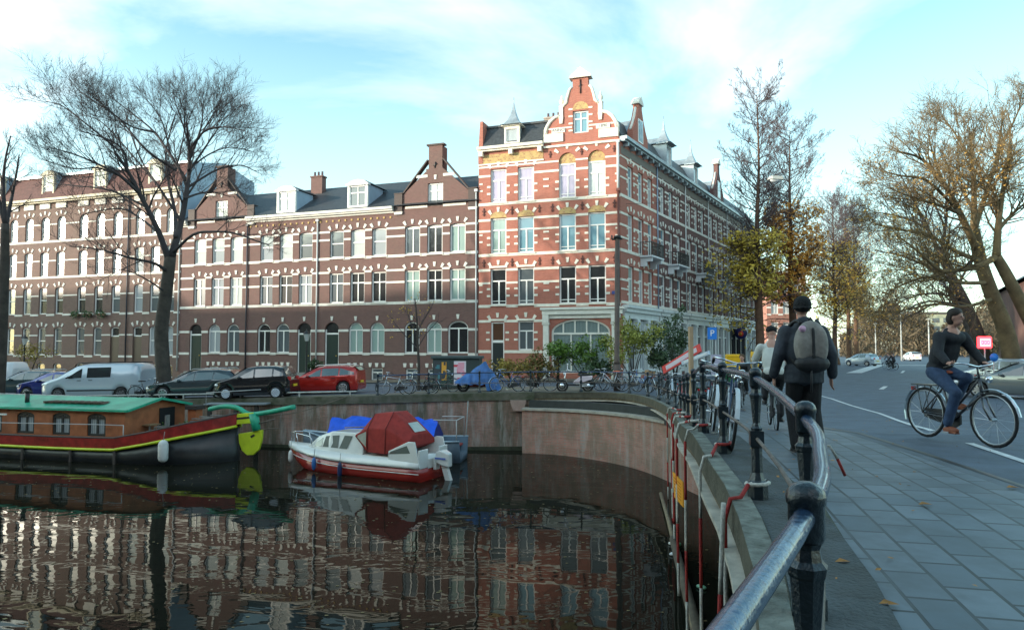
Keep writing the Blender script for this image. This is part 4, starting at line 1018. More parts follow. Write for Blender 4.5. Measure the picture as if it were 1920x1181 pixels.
# continue inset of the edge
def inset(path,d):
    o=[]
    for i,(x,y) in enumerate(path):
        a=path[max(i-3,0)];c=path[min(i+3,len(path)-1)]; t_=Vector((c[0]-a[0],c[1]-a[1])).normalized(); o.append((x+t_.y*d,y-t_.x*d))
    return o
pin=inset(path+[(2.0,32.0),(.8,32.0),(-.5,31.85),(-1.5,31.85),(-3,31.85),(-5,31.85),(-7,31.95)][1:],.2)
last=rail_pts[-1]; acc=0; prev=last
for p in dens(pin,.1):
    acc=math.dist(p,last)
    if acc>=2.3 and p[0]>-6.7: rail_pts.append(p); last=p
RL=thing('railing','black cast iron canal railing with knobbed posts, curving along bridge and quay','railing',(1.96,5.6,gz(1.96,5.6)))
iRL=W_of(RL).inverted()
def post_mesh(n=8):
    b=MB(); h=1.03
    b.lathe((0,0,0),[(.085,0),(.085,.11),(.07,.14),(.062,.15),(.045,.21),(.042,.40),(.05,.42)],n,rot=R(22.5))
    b.box(-.052,.052,-.052,.052,.421,.54)
    b.lathe((0,0,.541),[(.042,0),(.047,.02),(.036,.035),(.028,.06),(.045,.255),(.049,.262),(.053,.285),(.040,.30),(.034,.33),(.040,.345)],n,rot=R(22.5))
    b.lathe((0,0,.887),[(.041,0),(.046,.012),(.046,.095),(.050,.10),(.051,.118),(.046,.134),(.034,.148),(.015,.156)],n*2)
    return b.build('post',BLKP,RL)
pm=post_mesh()
for i,(x,y) in enumerate(rail_pts):
    a=rail_pts[max(i-1,0)];c=rail_pts[min(i+1,len(rail_pts)-1)]; rz=math.atan2(c[1]-a[1],c[0]-a[0])
    M=iRL@Matrix.Translation((x,y,gz(max(x,0) if y<31 else x,y)+(.0)))@Matrix.Rotation(rz,4,'Z')
    if i==0: pm.matrix_local=M
    else: put(pm,RL,M)
def catm(P,k=8):
    out=[]
    for i in range(len(P)-1):
        p0,p1,p2,p3=[Vector(P[max(0,min(len(P)-1,i+j))]) for j in(-1,0,1,2)]
        for s_ in range(k):
            t_=s_/k; out.append(.5*((2*p1)+(p2-p0)*t_+(2*p0-5*p1+4*p2-p3)*t_*t_+(3*p1-3*p2+p3-p0)*t_**3))
    out.append(Vector(P[-1])); return out
def rz_(x,y,h): return gz(max(x,0) if y<31 else x,y)+h
up=[(-1.6,-2.0,-1.5+.95)]+[(x,y,rz_(x,y,.955)) for x,y in rail_pts]
up.insert(3,(1.155,2.62,rz_(1,2.62,.955)-.01))
b=MB(iRL); b.tube(catm(up,8),.0275,14); b.build('top_rail',RAILP,RL)
lo=[(-1.6,-2.0,-1.5+.48)]+[(x,y,rz_(x,y,.48)) for x,y in rail_pts]
b=MB(iRL); b.tube(catm(lo,4),.014,8); b.build('lower_rail',RUST,RL)
# low steel guard rail further along the quay
gr=thing('guard_rail','low pale steel guard rail at the quay edge below the parked cars','guard rail',(-12,33,gz(-12,33)))
iG=W_of(gr).inverted(); b=MB(iG); pts=[(x,edge_y(x)+.25,gz(x,33)+.26) for x in(-45,-30,-21.8,-16,-12.1,-9,-7.2)]
b.tube(pts,.035,8); b.build('rail',mat('pale_steel',(.42,.44,.42),.5,var=.3,vs=5),gr)
b=MB()
b.box(-.03,.03,-.03,.03,0,.26); p0=b.build('post',mat('pale_steel',(0,0,0)),gr)
for i,x in enumerate([-43,-40,-37,-34,-31,-28,-25,-22,-19,-16,-13,-10,-7.5]):
    M=iG@Matrix.Translation((x,edge_y(x)+.25,gz(x,33)))
    if i==0: p0.matrix_local=M
    else: put(p0,gr,M)
# ---- red and white barrier ropes hanging from the bridge edge
RW=[mat('rope_white',(.66,.64,.58),.7,var=.25,vs=40,bump=.8,bs=120),mat('rope_red',(.42,.03,.025),.6,var=.25,vs=40,bump=.8,bs=120)]
def rope(name,label,pts,r=.022,seg=.75,phase=0,group='barrier ropes hanging from the bridge'):
    t_=thing(name,label,'rope',pts[0],0,group); b=MB(Matrix.Translation(-Vector(pts[0])))
    P=[Vector(pts[0])]
    for a,c in zip(pts,pts[1:]):
        a=Vector(a);c=Vector(c); k=max(1,int((c-a).length/.12))
        P+=[a+(c-a)*i/k for i in range(1,k+1)]
    L=0; cur=None; run=[P[0]]
    ph=phase
    for a,c in zip(P,P[1:]):
        L+=(c-a).length; idx=int((L+ph)/seg)%2
        if cur is None: cur=idx
        run.append(c)
        if idx!=cur: b.cur=cur; b.tube(run,r,6); run=[c]; cur=idx
    if len(run)>1: b.cur=cur; b.tube(run,r,6)
    me=b.build('cord',RW,t_); return t_
def hang(i,label,top,foot,end=WATER+.02,ph=0,r=.022,dx=0):
    # foot: post base (x,y); top: point on the coping edge
    x,y=foot; z=gz(x,y)
    pts=[(x+.088*math.cos(a+.3),y+.088*math.sin(a+.3),z+.10+.004*k) for k,a in enumerate([x*.7 for x in range(10)])]+[(x-.09,y-.05,z+.12)]
    ex,ey=top
    pts+=[(ex+.05,ey,gz(ex,ey)+.05),(ex-.03,ey,gz(ex,ey)+.04),(ex-.075,ey,gz(ex,ey)-.12),(ex-.08+dx*.5,ey,(gz(ex,ey)+end)/2),(ex-.07+dx,ey,end)]
    return rope('barrier_rope',label,pts,r,.75,ph)
ex=lambda y: edge_x(y)
hang(0,'nearest red and white rope, tied round the second free standing post base',(ex(5.45)-.0,5.45),rail_pts[3],ph=.2,r=.017)
rope('barrier_rope','loose grey and white rope end beside the nearest barrier rope',[(ex(5.4)-.1,5.36,gz(2,5.4)+.03),(ex(5.4)-.14,5.36,-2.0),(ex(5.4)-.11,5.36,-3.0)],.018,.6,0)
hang(1,'red and white rope with its red loop at the post beside the leaning bicycle wheel',(ex(7.5),7.5),rail_pts[4],ph=.5,r=.018)
hang(2,'red and white rope hanging just right of the orange warning board',(ex(10.2),10.2),rail_pts[5],ph=1.1,r=.02)
hang(3,'red and white rope carrying the orange warning board',(ex(13.2),13.2),rail_pts[6],ph=.3,r=.026)
hang(4,'thin red and white rope left of the orange board, in front of the abutment',(ex(16.5),16.5),rail_pts[7],ph=.9,r=.026)
hang(5,'red and white rope farthest left, near the curved coping end',(ex(18.6),18.6),rail_pts[8],ph=.1,r=.028)
hang(6,'faint grey and red rope near the coping corner at the abutment',(ex(21.5),21.5),rail_pts[9],ph=.6,r=.02)
# orange board
A=at_z(1262,885,-2.7); 
sgn=thing('warning_board','orange warning board hanging on a rope beside the bridge','sign',(PD(1272,918,13.1)))
v=[PD(1261,884,13.6),PD(1280,904,12.6),PD(1281,951,12.6),PD(1264,931,13.6)]
b=MB(W_of(sgn).inverted()); nrm=(v[1]-v[0]).cross(v[3]-v[0]).normalized()*.02
b.add(v+[p+nrm for p in v],[(0,1,2,3),(7,6,5,4),(0,4,5,1),(1,5,6,2),(2,6,7,3),(3,7,4,0)])
b.build('board',mat('orange_board',(.85,.36,.02),.5,var=.12,vs=4),sgn,fix=True)
b=MB(W_of(sgn).inverted())
for k in range(6):
    f0=.14+k*.13
    for (s0,s1) in((.12,.45),(.5,.85)):
        q=lambda s,f:(v[0]*(1-s)+v[1]*s)*(1-f)+(v[3]*(1-s)+v[2]*s)*f
        b.add([q(s0,f0)-nrm*.3,q(s1,f0)-nrm*.3,q(s1,f0+.035)-nrm*.3,q(s0,f0+.035)-nrm*.3],[(0,1,2,3)]); b.add([q(s0,f0)+nrm*1.3,q(s1,f0)+nrm*1.3,q(s1,f0+.035)+nrm*1.3,q(s0,f0+.035)+nrm*1.3],[(0,1,2,3)])
b.build('printed_lines',mat('brown_print',(.45,.12,.01),.6),sgn)
# timbers floating below the bridge edge
WOOD=mat('weathered_timber',(.26,.20,.13),.85,var=.35,vs=5,bump=.5)
a=at_z(1239,925,WATER+.1); c=at_z(1318,1245,WATER+.08)
t_=thing('timber_pole','long thin timber pole floating along the water under the ropes','pole',a)
MB(W_of(t_).inverted()).tube([a,a*.7+c*.3+Vector((.03,0,.02)),c],[.055,.06,.06],8).build('pole',WOOD,t_)
a=at_z(1262,1010,WATER+.1); c=at_z(1322,1240,WATER+.05)
t_=thing('timber_pole','shorter thick timber floating next to the long pole','pole',a)
MB(W_of(t_).inverted()).tube([a,c],[.09,.11],8).build('pole',mat('dark_timber',(.13,.105,.075),.85,var=.3,vs=5),t_)
for i,(px,py,col,lab) in enumerate([(1262,1018,(.75,.75,.7),'white scrap of litter floating beside the timber pole'),(1272,1020,(.25,.6,.3),'green wrapper floating beside the timber pole'),(1315,1100,(.3,.62,.4),'pale green bottle floating below the ropes'),(1264,1038,(.8,.8,.8),'small white cup lid floating near the pole'),(1205,869,(.75,.8,.78),'white scrap floating near the abutment')]):
    p=at_z(px,py,WATER+.03); b=MB(); b.ell((0,0,0),(.12,.07,.045),8,6); o=b.build('litter',mat('litter%d'%i,col,.4)); o.location=p; o.rotation_euler=(0,0,i*1.1); tag(o,lab,'litter','litter floating on the canal')
# slack red and white tape from the walker side post
rope('barrier_tape','end of red and white tape sticking out behind the second post',[(1.47,3.36,-.47),(1.50,3.30,-.46),(1.535,3.30,-.52),(1.57,3.30,-.60)],.007,.13,0,None)
b_=thing('wooden_post','pale square wooden post standing among bicycles by the railing','post',(at_z(1297,786,-1.52)),.2)
MB().box(-.04,.04,-.04,.04,0,1.98).build('post',mat('new_wood',(.50,.33,.20),.7,var=.15,vs=6),b_)

# ---------------------------------------------------------------- trees
BARK=mat('grey_bark',(.055,.045,.038),.9,var=.45,vs=2.5,bump=1,bs=8)
MBARK=mat('mossy_bark',(.12,.085,.042),.9,var=.5,vs=1.6,bump=1,bs=7)
RBARK=mat('red_brown_bark',(.11,.06,.035),.9,var=.4,vs=2,bump=1,bs=8)
TWIG=mat('twig',(.05,.042,.045),.9,var=.3,vs=1)
TWIGM=mat('mossy_twig',(.15,.105,.05),.9,var=.4,vs=.5)
TWIGP=mat('purple_twig',(.075,.052,.055),.9,var=.3,vs=1)
class Tree:
    def __init__(s,seed): s.r=random.Random(seed); s.tr=MB(); s.cr=MB(); s.tips=[]; s.rmin=.006
    def rv(s): 
        return Vector((s.r.gauss(0,1),s.r.gauss(0,1),s.r.gauss(0,1))).normalized()
    def twig(s,p,d,L,r0,lev,up,wob,lv):
        n=3 if lev>0 else 2; pts=[p]; q=p; dd=d
        for i in range(n):
            dd=(dd+s.rv()*wob+Vector((0,0,up))).normalized(); q=q+dd*(L/n); pts.append(q)
        s.cr.tube(pts,[r0*(1-.75*i/n) for i in range(n+1)],4 if lev>1 else 3,cap=False)
        if lev<=0: s.tips.append(q); return
        k=lv[lev]
        for j in range(k):
            t_=.25+.75*(j+s.r.random())/k; i=min(int(t_*n),n-1); f=t_*n-i; a=pts[i]*(1-f)+pts[i+1]*f
            bd=(pts[i+1]-pts[i]).normalized(); side=(bd.orthogonal()).normalized(); side.rotate(Matrix.Rotation(s.r.uniform(0,6.28),3,bd))
            nd=(bd*s.r.uniform(.5,1.0)+side*s.r.uniform(.5,.95)).normalized()
            s.twig(a,nd,L*s.r.uniform(.38,.62)*(1.1-.35*t_),max(r0*.42,s.rmin),lev-1,up,wob,lv)
    def limb(s,pts,r0,r1,kids,L,lev=2,up=.12,wob=.28,lv=(0,5,6,6),t0=.2,trunk=False,out=None):
        pts=catm(pts,4); n=len(pts)
        (s.tr if trunk else s.cr).tube(pts,[r0+(r1-r0)*(i/(n-1))**.8 for i in range(n)],9 if r0>.15 else 6,cap=True)
        for j in range(kids):
            t_=t0+(1-t0)*(j+s.r.random())/kids; x=t_*(n-1); i=min(int(x),n-2); f=x-i; a=pts[i]*(1-f)+pts[i+1]*f
            bd=(pts[i+1]-pts[i]).normalized(); side=bd.orthogonal().normalized(); side.rotate(Matrix.Rotation(s.r.uniform(0,6.28),3,bd))
            if out is not None: side=(side+out).normalized()
            nd=(bd*s.r.uniform(.5,1.1)+side*s.r.uniform(.55,1)).normalized()
            rr=(r0+(r1-r0)*t_)
            s.twig(a,nd,L*s.r.uniform(.65,1.15)*(1.2-.75*t_),max(min(rr*.45,.06),.012),lev,up,wob,lv)
    def leaves(s,n,size,zr,m,name='leaves',spread=.25,flt=None):
        b=MB(); T=[t_ for t_ in s.tips if zr[0]<t_.z<zr[1] and (flt is None or flt(t_))]
        if not T: return None
        for i in range(n):
            c=s.r.choice(T)+s.rv()*s.r.uniform(0,spread); d=s.rv(); e=d.orthogonal().normalized(); q=size*s.r.uniform(.6,1.3)
            b.add([c-d*q,c+e*q*.6,c+d*q,c-e*q*.6],[(0,1,2,3)])
        return b,m,name
    def done(s,name,label,base,bark,twig,group=None,leaf=None):
        t_=thing(name,label,'tree',base,0,group)
        M=Matrix.Translation(-Vector(base))
        for b in (s.tr,s.cr): b.v=[tuple(M@Vector(v)) for v in b.v]
        s.tr.build('trunk',bark,t_); s.cr.build('crown',twig,t_)
        if leaf:
            b,m,n=leaf; b.v=[tuple(M@Vector(v)) for v in b.v]; b.build(n,m,t_)
        return t_
def PP(lst,Y,dy=0):
    out=[]
    for k,q in enumerate(lst):
        y=Y+(q[2] if len(q)>2 else 0); out.append(PD(q[0],q[1],y))
    return out
# big bare tree on the left
T=Tree(11); Y=35.5
base=PD(308,728,Y); base.z=gz(base.x,Y)
T.limb([base-Vector((0,0,.3)),base+Vector((0,0,.8))]+PP([(303,620),(312,540),(320,470)],Y),.42,.28,0,1,trunk=True)
T.tr.tube([base-Vector((0,0,.2)),base+Vector((0,0,.15)),base+Vector((0,0,.7))],[.64,.52,.41],12)
limbs=[([(318,480),(296,415,-.5),(262,345,-1),(240,300,-1.5),(215,262,-2)],.22,.07),
 ([(240,300,-1.5),(232,262,-1.5),(205,240,-2),(150,222,-2.5)],.09,.03),
 ([(262,345,-1),(225,310,-2),(190,290,-3),(140,268,-3.5),(95,255,-4)],.11,.025),
 ([(225,310,-2),(185,295,-2),(140,296,-3),(85,280,-3)],.08,.02),
 ([(300,425,-.5),(265,395,1),(225,375,2),(160,385,3)],.10,.03),
 ([(322,470),(340,400,.4),(352,330,.6),(356,270,.6),(350,205,.2)],.26,.06),
 ([(356,275,.6),(372,235,1),(380,200,1.2),(378,165,1.2)],.11,.02),
 ([(350,320,.6),(320,270,1),(290,225,1.5),(250,190,2),(200,150,2)],.13,.02),
 ([(320,270,1),(312,230,2),(300,195,2.5),(275,160,2.5)],.09,.02),
 ([(290,225,0),(250,215,-1),(215,190,-1.5),(170,150,-2)],.08,.02),
 ([(330,430),(328,380,2),(316,320,3),(312,260,3.5),(330,190,4)],.16,.03),
 ([(324,462),(362,426,-1),(400,420,-1.5),(440,423,-2),(487,440,-2.3),(505,446,-2.4)],.11,.03),
 ([(346,355),(375,345,1),(400,343,2),(432,352,2)],.09,.03),
 ([(355,260,.6),(385,222,0),(420,215,-.5),(460,222,-1)],.09,.02),
 ([(352,300,.5),(390,270,1),(430,255,1.5),(470,262,2)],.07,.02),
 ([(372,240,1),(400,190,1),(415,165,1)],.06,.02),
 ([(316,500),(290,482,-1),(240,470,-2),(190,455,-2.6),(130,448,-3)],.13,.03),
 ([(312,540),(285,520,-1),(250,500,-2),(215,492,-2)],.07,.02),
 ([(330,300,2),(275,260,0),(225,200,0),(178,165,0),(150,145,0)],.1,.02),
 ([(340,400,.3),(300,335,1),(268,285,1.5),(245,225,2),(235,180,2)],.11,.02),([(356,300,.6),(395,240,1.5),(425,195,2)],.09,.02),([(350,335,.6),(405,300,1.2),(450,290,1.6),(485,305,2)],.09,.02),([(356,255,.6),(342,205,0),(325,155,0)],.08,.02),([(280,375,0),(210,340,1),(140,330,2),(90,325,2.5)],.09,.02),([(300,335,1),(240,260,2.5),(190,205,3),(150,190,3)],.08,.02),([(330,300,2),(345,230,3),(350,150,3)],.07,.02),
 ([(225,262,-2),(170,215,-3),(120,175,-3),(90,165,-3)],.07,.02)]
for i,(P,r0,r1) in enumerate(limbs):
    T.limb(PP(P,Y),r0*.8,r1*.8,13 if i not in(11,16,17) else 8,2.9,lev=2,up=.16,wob=.22,lv=(0,8,8,8),t0=.3,out=Vector((-.35,0,.45)) if P[-1][0]<330 else Vector((.25,0,.45)))
for q_ in(T.tr,T.cr): q_.v=[(x,y,base.z+(z-base.z)*.955) for x,y,z in q_.v]
T.done('bare_tree','big bare tree with wide windswept crown in front of the white van',base,BARK,TWIG)
# tree at the very left edge
T=Tree(21); Y=33; base=PD(-4,745,Y+6); base.z=gz(base.x,Y+6); Yb=Y+6
T.limb([base-Vector((0,0,.3)),base+Vector((.1,0,3)),PD(8,520,Yb),PD(10,420,Yb)],.34,.2,0,1,trunk=True)
for P in ([(10,420),(-10,350),(-30,280),(-60,230)],[(10,430),(20,380,1),(30,330,1),(36,290,1)],[(10,420),(6,350),(10,300),(20,255)],[(10,560),(-10,520),(-40,490)]):
    T.limb(PP(P,Yb),.14,.03,7,2.0,lev=2,up=.2)
T.done('bare_tree','slim bare tree cut by the left edge of the photo',base,BARK,TWIG)
# young tree with few yellow leaves
T=Tree(31); Y=37; base=PD(785,712,Y); base.z=gz(base.x,Y)
T.limb([base-Vector((0,0,.2)),PD(785,680,Y),PD(783,640,Y),PD(782,600,Y),PD(778,560,Y)],.10,.03,5,1.4,lev=1,t0=.5,trunk=True,up=.25)
for P in ([(784,655),(765,635),(745,612),(735,598)],[(784,650),(800,625),(818,605),(822,598)],[(783,630),(768,600),(762,575)],[(783,622),(800,590),(812,570)]):
    T.limb(PP(P,Y),.035,.012,5,.9,lev=1,up=.2)
lf=T.leaves(95,.055,(-9,9),mat('yellow_leaf',(.62,.36,.03),.6,var=.35,vs=8),flt=lambda p:p.x<PD(806,600,37).x)
T.done('young_tree','young thin tree with a few yellow leaves before the arched windows',base,BARK,TWIG,leaf=lf)
# tall narrow trees along the street
def tall(seed,px,Y,top,label,leafn,r0=.42,wid=2.6,leafz=(2,13),bark=RBARK,low=.3,col=None,lowk=10):
    T=Tree(seed); T.rmin=.012; x,_=ray(px,600); base=Vector((x*Y,Y,gz(x*Y,Y))); tp=PD(px-6,top,Y)
    H=tp.z-base.z; P=[base-Vector((0,0,.3))]+[base+Vector((T.r.uniform(-.15,.15),0,H*f)) for f in(.15,.35,.55,.75)]+[base*0+tp]
    P[-1]=Vector((tp.x,Y,tp.z))
    T.limb(P,r0,.03,0,1,trunk=True); C_=catm(P,4); n=len(C_)
    T.tr.tube([base-Vector((0,0,.2)),base+Vector((0,0,.2)),base+Vector((0,0,.9))],[r0*1.5,r0*1.25,r0*.98],10)
    K=105
    for j in range(K):
        f=low+(1-low)*(j+.5)/K; a=base+Vector((0,0,H*f)); k=min(int(f*(n-1)),n-2); a=C_[k].lerp(C_[k+1],f*(n-1)-k)
        ang=T.r.uniform(0,6.28); w=wid*T.r.uniform(.6,1.1)*math.sin(math.pi*min(1,(1-f)*1.0+.12)**.8)**.6
        d=Vector((math.cos(ang),math.sin(ang),T.r.uniform(.5,1.3)))
        e=a+Vector((d.x*w,d.y*w,d.z*w*.9)); m_=a.lerp(e,.5)+Vector((0,0,-.1*w))
        T.limb([a,m_,e],.075*(1.1-f)+.02,.015,9,w*.55,lev=2,up=.22,wob=.3,lv=(0,5,4,5),t0=.2)
    for j in range(lowk):
        f=T.r.uniform(.16,.5); k=min(int(f*(n-1)),n-2); a=C_[k].lerp(C_[k+1],f*(n-1)-k); ang=T.r.uniform(0,6.28); w=T.r.uniform(2.5,5.2)
        e=a+Vector((math.cos(ang)*w,math.sin(ang)*w,T.r.uniform(-1.2,1.6))); m_=a.lerp(e,.5)+Vector((0,0,.5))
        T.limb([a,m_,e],.06,.015,8,w*.4,lev=1,up=-.05,wob=.3,lv=(0,6,5,5),t0=.3)
    lf=T.leaves(leafn,.18,leafz,col or mat('ochre_leaf',(.48,.30,.04),.7,var=.45,vs=1.2),spread=.9) if leafn else None
    return T.done('tall_tree',label,base,bark,TWIGP,'tall street trees in front of the side street houses',lf)
tall(41,1425,58,180,'tallest narrow tree, nearest to the street house fronts, yellow leaves low down',4200,.46,3.0,(-.5,9.5),lowk=22,col=mat('olive_yellow_leaf',(.44,.32,.04),.7,var=.45,vs=1.2))
tall(42,1487,66,245,'tall narrow tree right of the tallest one, orange leaves halfway up',5200,.5,3.4,(2,13.5),low=.28,col=mat('orange_leaf',(.55,.25,.03),.7,var=.45,vs=1.2))
tall(43,1566,92,378,'thin trunked street tree, third from the houses, sparse yellow leaves',3200,.42,3.6,(1,14),low=.3)
tall(44,1591,100,395,'left trunk of the close pair of street trees',2200,.45,3.8,(1,12),low=.35)
tall(45,1605,108,400,'right trunk of the close pair of street trees',1800,.45,3.8,(1,12),low=.35)
# extra low ochre sprays at the tall tree (hanging in front of the facades)
def spray(seed,cent,rad,n,m,label,size=.13):
    pass
# right hand trees
def big_right(seed,P0,Y,rad,limbs,label,kid=9,L=2.6,bark=MBARK,tw=TWIGM):
    T=Tree(seed); T.rmin=.009; pts=PP(P0,Y); base=Vector((pts[0].x,pts[0].y,gz(pts[0].x,pts[0].y))); pts[0]=base-Vector((0,0,.3))
    T.limb(pts,rad,rad*.55,0,1,trunk=True)
    T.tr.tube([base-Vector((0,0,.2)),base+Vector((0,0,.3)),base+Vector((0,0,1.0))*.9+(pts[1]-pts[0])*.02],[rad*1.4,rad*1.15,rad*.95],11)
    for (P,r0,r1) in limbs:
        T.limb(PP(P,Y),r0,r1,int(kid*2.1),L*1.15,lev=2,up=.08,wob=.3,lv=(0,7,8,8),t0=.15,out=Vector((-.25,0,.25)))
    lf=T.leaves(2600,.06,(-1,9),mat('golden_leaf',(.40,.22,.04),.7,var=.4,vs=1),spread=.3)
    return T.done('plane_tree',label,base,bark,tw,'wide bare trees leaning over the street from the right',lf)
big_right(51,[(1905,700),(1888,630),(1862,560),(1838,490),(1826,430)],37,.50,[
 ([(1832,470),(1800,400,-1),(1770,345,-2),(1730,300,-2),(1690,285,-3)],.22,.03),
 ([(1826,430),(1826,360,0),(1822,290,0),(1818,240,0)],.2,.03),
 ([(1826,430),(1850,360,1),(1870,290,1.5),(1880,220,2)],.18,.03),
 ([(1800,400,-1),(1760,385,-3),(1710,370,-4),(1660,350,-4)],.12,.02),
 ([(1838,490),(1790,470,-2),(1740,440,-3),(1680,430,-4),(1640,420,-4)],.15,.02),
 ([(1862,560),(1810,575,-2),(1760,570,-3),(1700,580,-4),(1655,590,-4)],.11,.02),
 ([(1800,400,-1),(1740,340,-4),(1690,330,-5),(1650,320,-5)],.10,.02),
 ([(1870,290,1.5),(1900,230,2),(1915,195,2)],.09,.02),
 ([(1850,530),(1800,530,-2),(1740,520,-3),(1690,535,-4),(1650,560,-4)],.12,.02),
 ([(1770,345,-2),(1750,290,-2),(1740,250,-2)],.08,.02),
 ([(1822,300,0),(1790,250,1),(1770,225,1)],.08,.02)],'big mossy tree whose trunk leans left behind the red lit sign',9)
big_right(52,[(1990,720),(1950,640),(1915,570),(1884,510),(1868,482)],33,.40,[
 ([(1868,482),(1830,500,-.5),(1790,507,-1),(1760,505,-1.5),(1720,470,-2),(1680,440,-2)],.17,.03),
 ([(1868,482),(1872,420,0),(1880,360,0),(1890,300,0),(1895,240,0)],.2,.03),
 ([(1872,430),(1900,400,1),(1935,370,1)],.12,.03),
 ([(1872,400,0),(1845,350,-1),(1835,300,-1.5)],.1,.02)],'mossy tree with one long horizontal branch, at the right edge of the photo',9,2.2)
big_right(53,[(1850,680),(1838,640),(1815,580),(1790,530),(1765,480)],56,.55,[
 ([(1765,480),(1740,430),(1715,380),(1690,330)],.2,.03),([(1790,530),(1740,500,-2),(1690,480,-3),(1640,470,-3)],.16,.02),
 ([(1765,480),(1775,400,1),(1770,320,1)],.18,.03),([(1740,430),(1700,410),(1655,400),(1630,400)],.12,.02),
 ([(1800,560),(1750,550,-2),(1700,560,-3),(1660,590,-3)],.12,.02)],'dark tree behind the leaning mossy one, its crown reaching over the road',10,4.0,bark=BARK,tw=TWIG)
big_right(54,[(1830,672),(1822,630),(1805,590),(1785,555)],80,.6,[
 ([(1785,555),(1750,510),(1710,480),(1670,470)],.2,.03),([(1785,555),(1775,480),(1760,420)],.2,.03),([(1790,570),(1740,565),(1700,580),(1660,600)],.16,.03),([(1785,555),(1820,490),(1850,430)],.2,.03)],'more distant dark tree at the end of the right hand row',10,5.0,bark=BARK,tw=TWIG)
# far wood at the end of the street
b=MB(); r_=random.Random(5)
for i in range(15000):
    px=r_.uniform(1575,1960); Yf=r_.uniform(170,260); x,_=ray(px,600)
    h=14.5*(.78+.25*math.sin(px*.031)+.15*math.sin(px*.11)); z=r_.uniform(-2,h-2.2)
    c=Vector((x*Yf,Yf,z)); d=Vector((r_.gauss(0,.6),r_.gauss(0,.6),r_.uniform(.2,1.2))).normalized(); L=r_.uniform(.8,2.6)
    e=d.cross(Vector((r_.gauss(0,1),r_.gauss(0,1),r_.gauss(0,1)))).normalized()*r_.uniform(.06,.32)
    b.add([c-d*L*.5-e*.3,c-d*L*.5+e*.3,c+d*L*.5+e,c+d*L*.5-e],[(0,1,2,3)])
tag(b.build('distant_trees',mat('far_wood',(.10,.075,.045),.9,var=.5,vs=.08)),'brown mass of far trees closing off the street','wood',None,'stuff')
# ---------------------------------------------------------------- shrubs
def shrub(px,py,Y,rx,rz,label,m,n=900,seed=1,stem=0,size=.09,group='shrubs in front of the corner house'):
    c=PD(px,py,Y); gx=gz(c.x,Y); o=thing('shrub',label,'shrub',(c.x,Y,gx),0,group); r_=random.Random(seed)
    zc=c.z-gx; b=MB()
    cl=[(Vector((r_.gauss(0,.45)*rx,r_.gauss(0,.4)*rx,zc+r_.gauss(0,.45)*rz)),r_.uniform(.25,.5)*rx) for _ in range(16)]
    for i in range(n):
        k,rr=r_.choice(cl); d=Vector((r_.gauss(0,1),r_.gauss(0,1),r_.gauss(0,1))).normalized(); p=k+d*rr*r_.uniform(.5,1.1)
        if p.z<.05: p.z=.05+r_.random()*.2
        q=(d+Vector((r_.gauss(0,.5),r_.gauss(0,.5),r_.gauss(0,.5)))).normalized(); e=q.orthogonal().normalized(); e.rotate(Matrix.Rotation(r_.uniform(0,6.28),3,q)); f=q.cross(e); s=size*r_.uniform(.6,1.4)
        b.add([p-e*s,p+f*s*.5,p+e*s,p-f*s*.5],[(0,1,2,3)])
    b.build('foliage',m,o); s=MB()
    for i in range(5):
        k=r_.choice(cl)[0]; s.tube([(r_.uniform(-.1,.1),r_.uniform(-.1,.1),0),(k.x*.5,k.y*.5,k.z*.6),tuple(k)],[.04,.03,.012],5)
    s.build('stems',BARK,o); return o
LG=mat('bright_green_leaf',(.085,.17,.02),.5,var=.5,vs=3); YG=mat('yellow_green_leaf',(.20,.22,.03),.5,var=.45,vs=3); DG=mat('dark_green_leaf',(.03,.065,.02),.5,var=.5,vs=3); OG=mat('olive_leaf',(.14,.11,.025),.6,var=.5,vs=4)
shrub(1046,655,43.4,1.0,.65,'round bright green bush at the left column of the shopfront',LG,1500,1)
shrub(1098,652,43.0,1.0,.8,'round bright green bush before the arched shop window',LG,1500,2)
shrub(1186,638,41.5,1.5,1.1,'large yellow green bush at the house corner right of the tall pole',YG,2600,3)
shrub(1240,655,42.5,1.3,1.4,'dark loose bush right of the yellow green one',DG,2200,4)
shrub(1265,630,44.5,1.0,1.0,'dark climbing plant beside the street side shopfront',DG,1300,8)
shrub(1010,690,43.0,1.3,.6,'low olive hedge left of the round bushes',OG,1400,5)
shrub(960,688,44.5,1.3,.35,'low yellowing hedge beside the black front door',mat('yellowing_leaf',(.26,.20,.03),.6,var=.5,vs=4),1100,6)
shrub(1125,690,42.0,1.1,.7,'dark shrub filling the gap left of the tall pole',DG,1300,7)
shrub(55,663,58,1.6,.7,'small yellow leaved shrub in front of the far left houses',mat('yellowing_leaf',(0,0,0)),700,9,group=None)
shrub(588,683,51,.5,.4,'small green potted shrub beside a brown house door',DG,400,10,group=None)
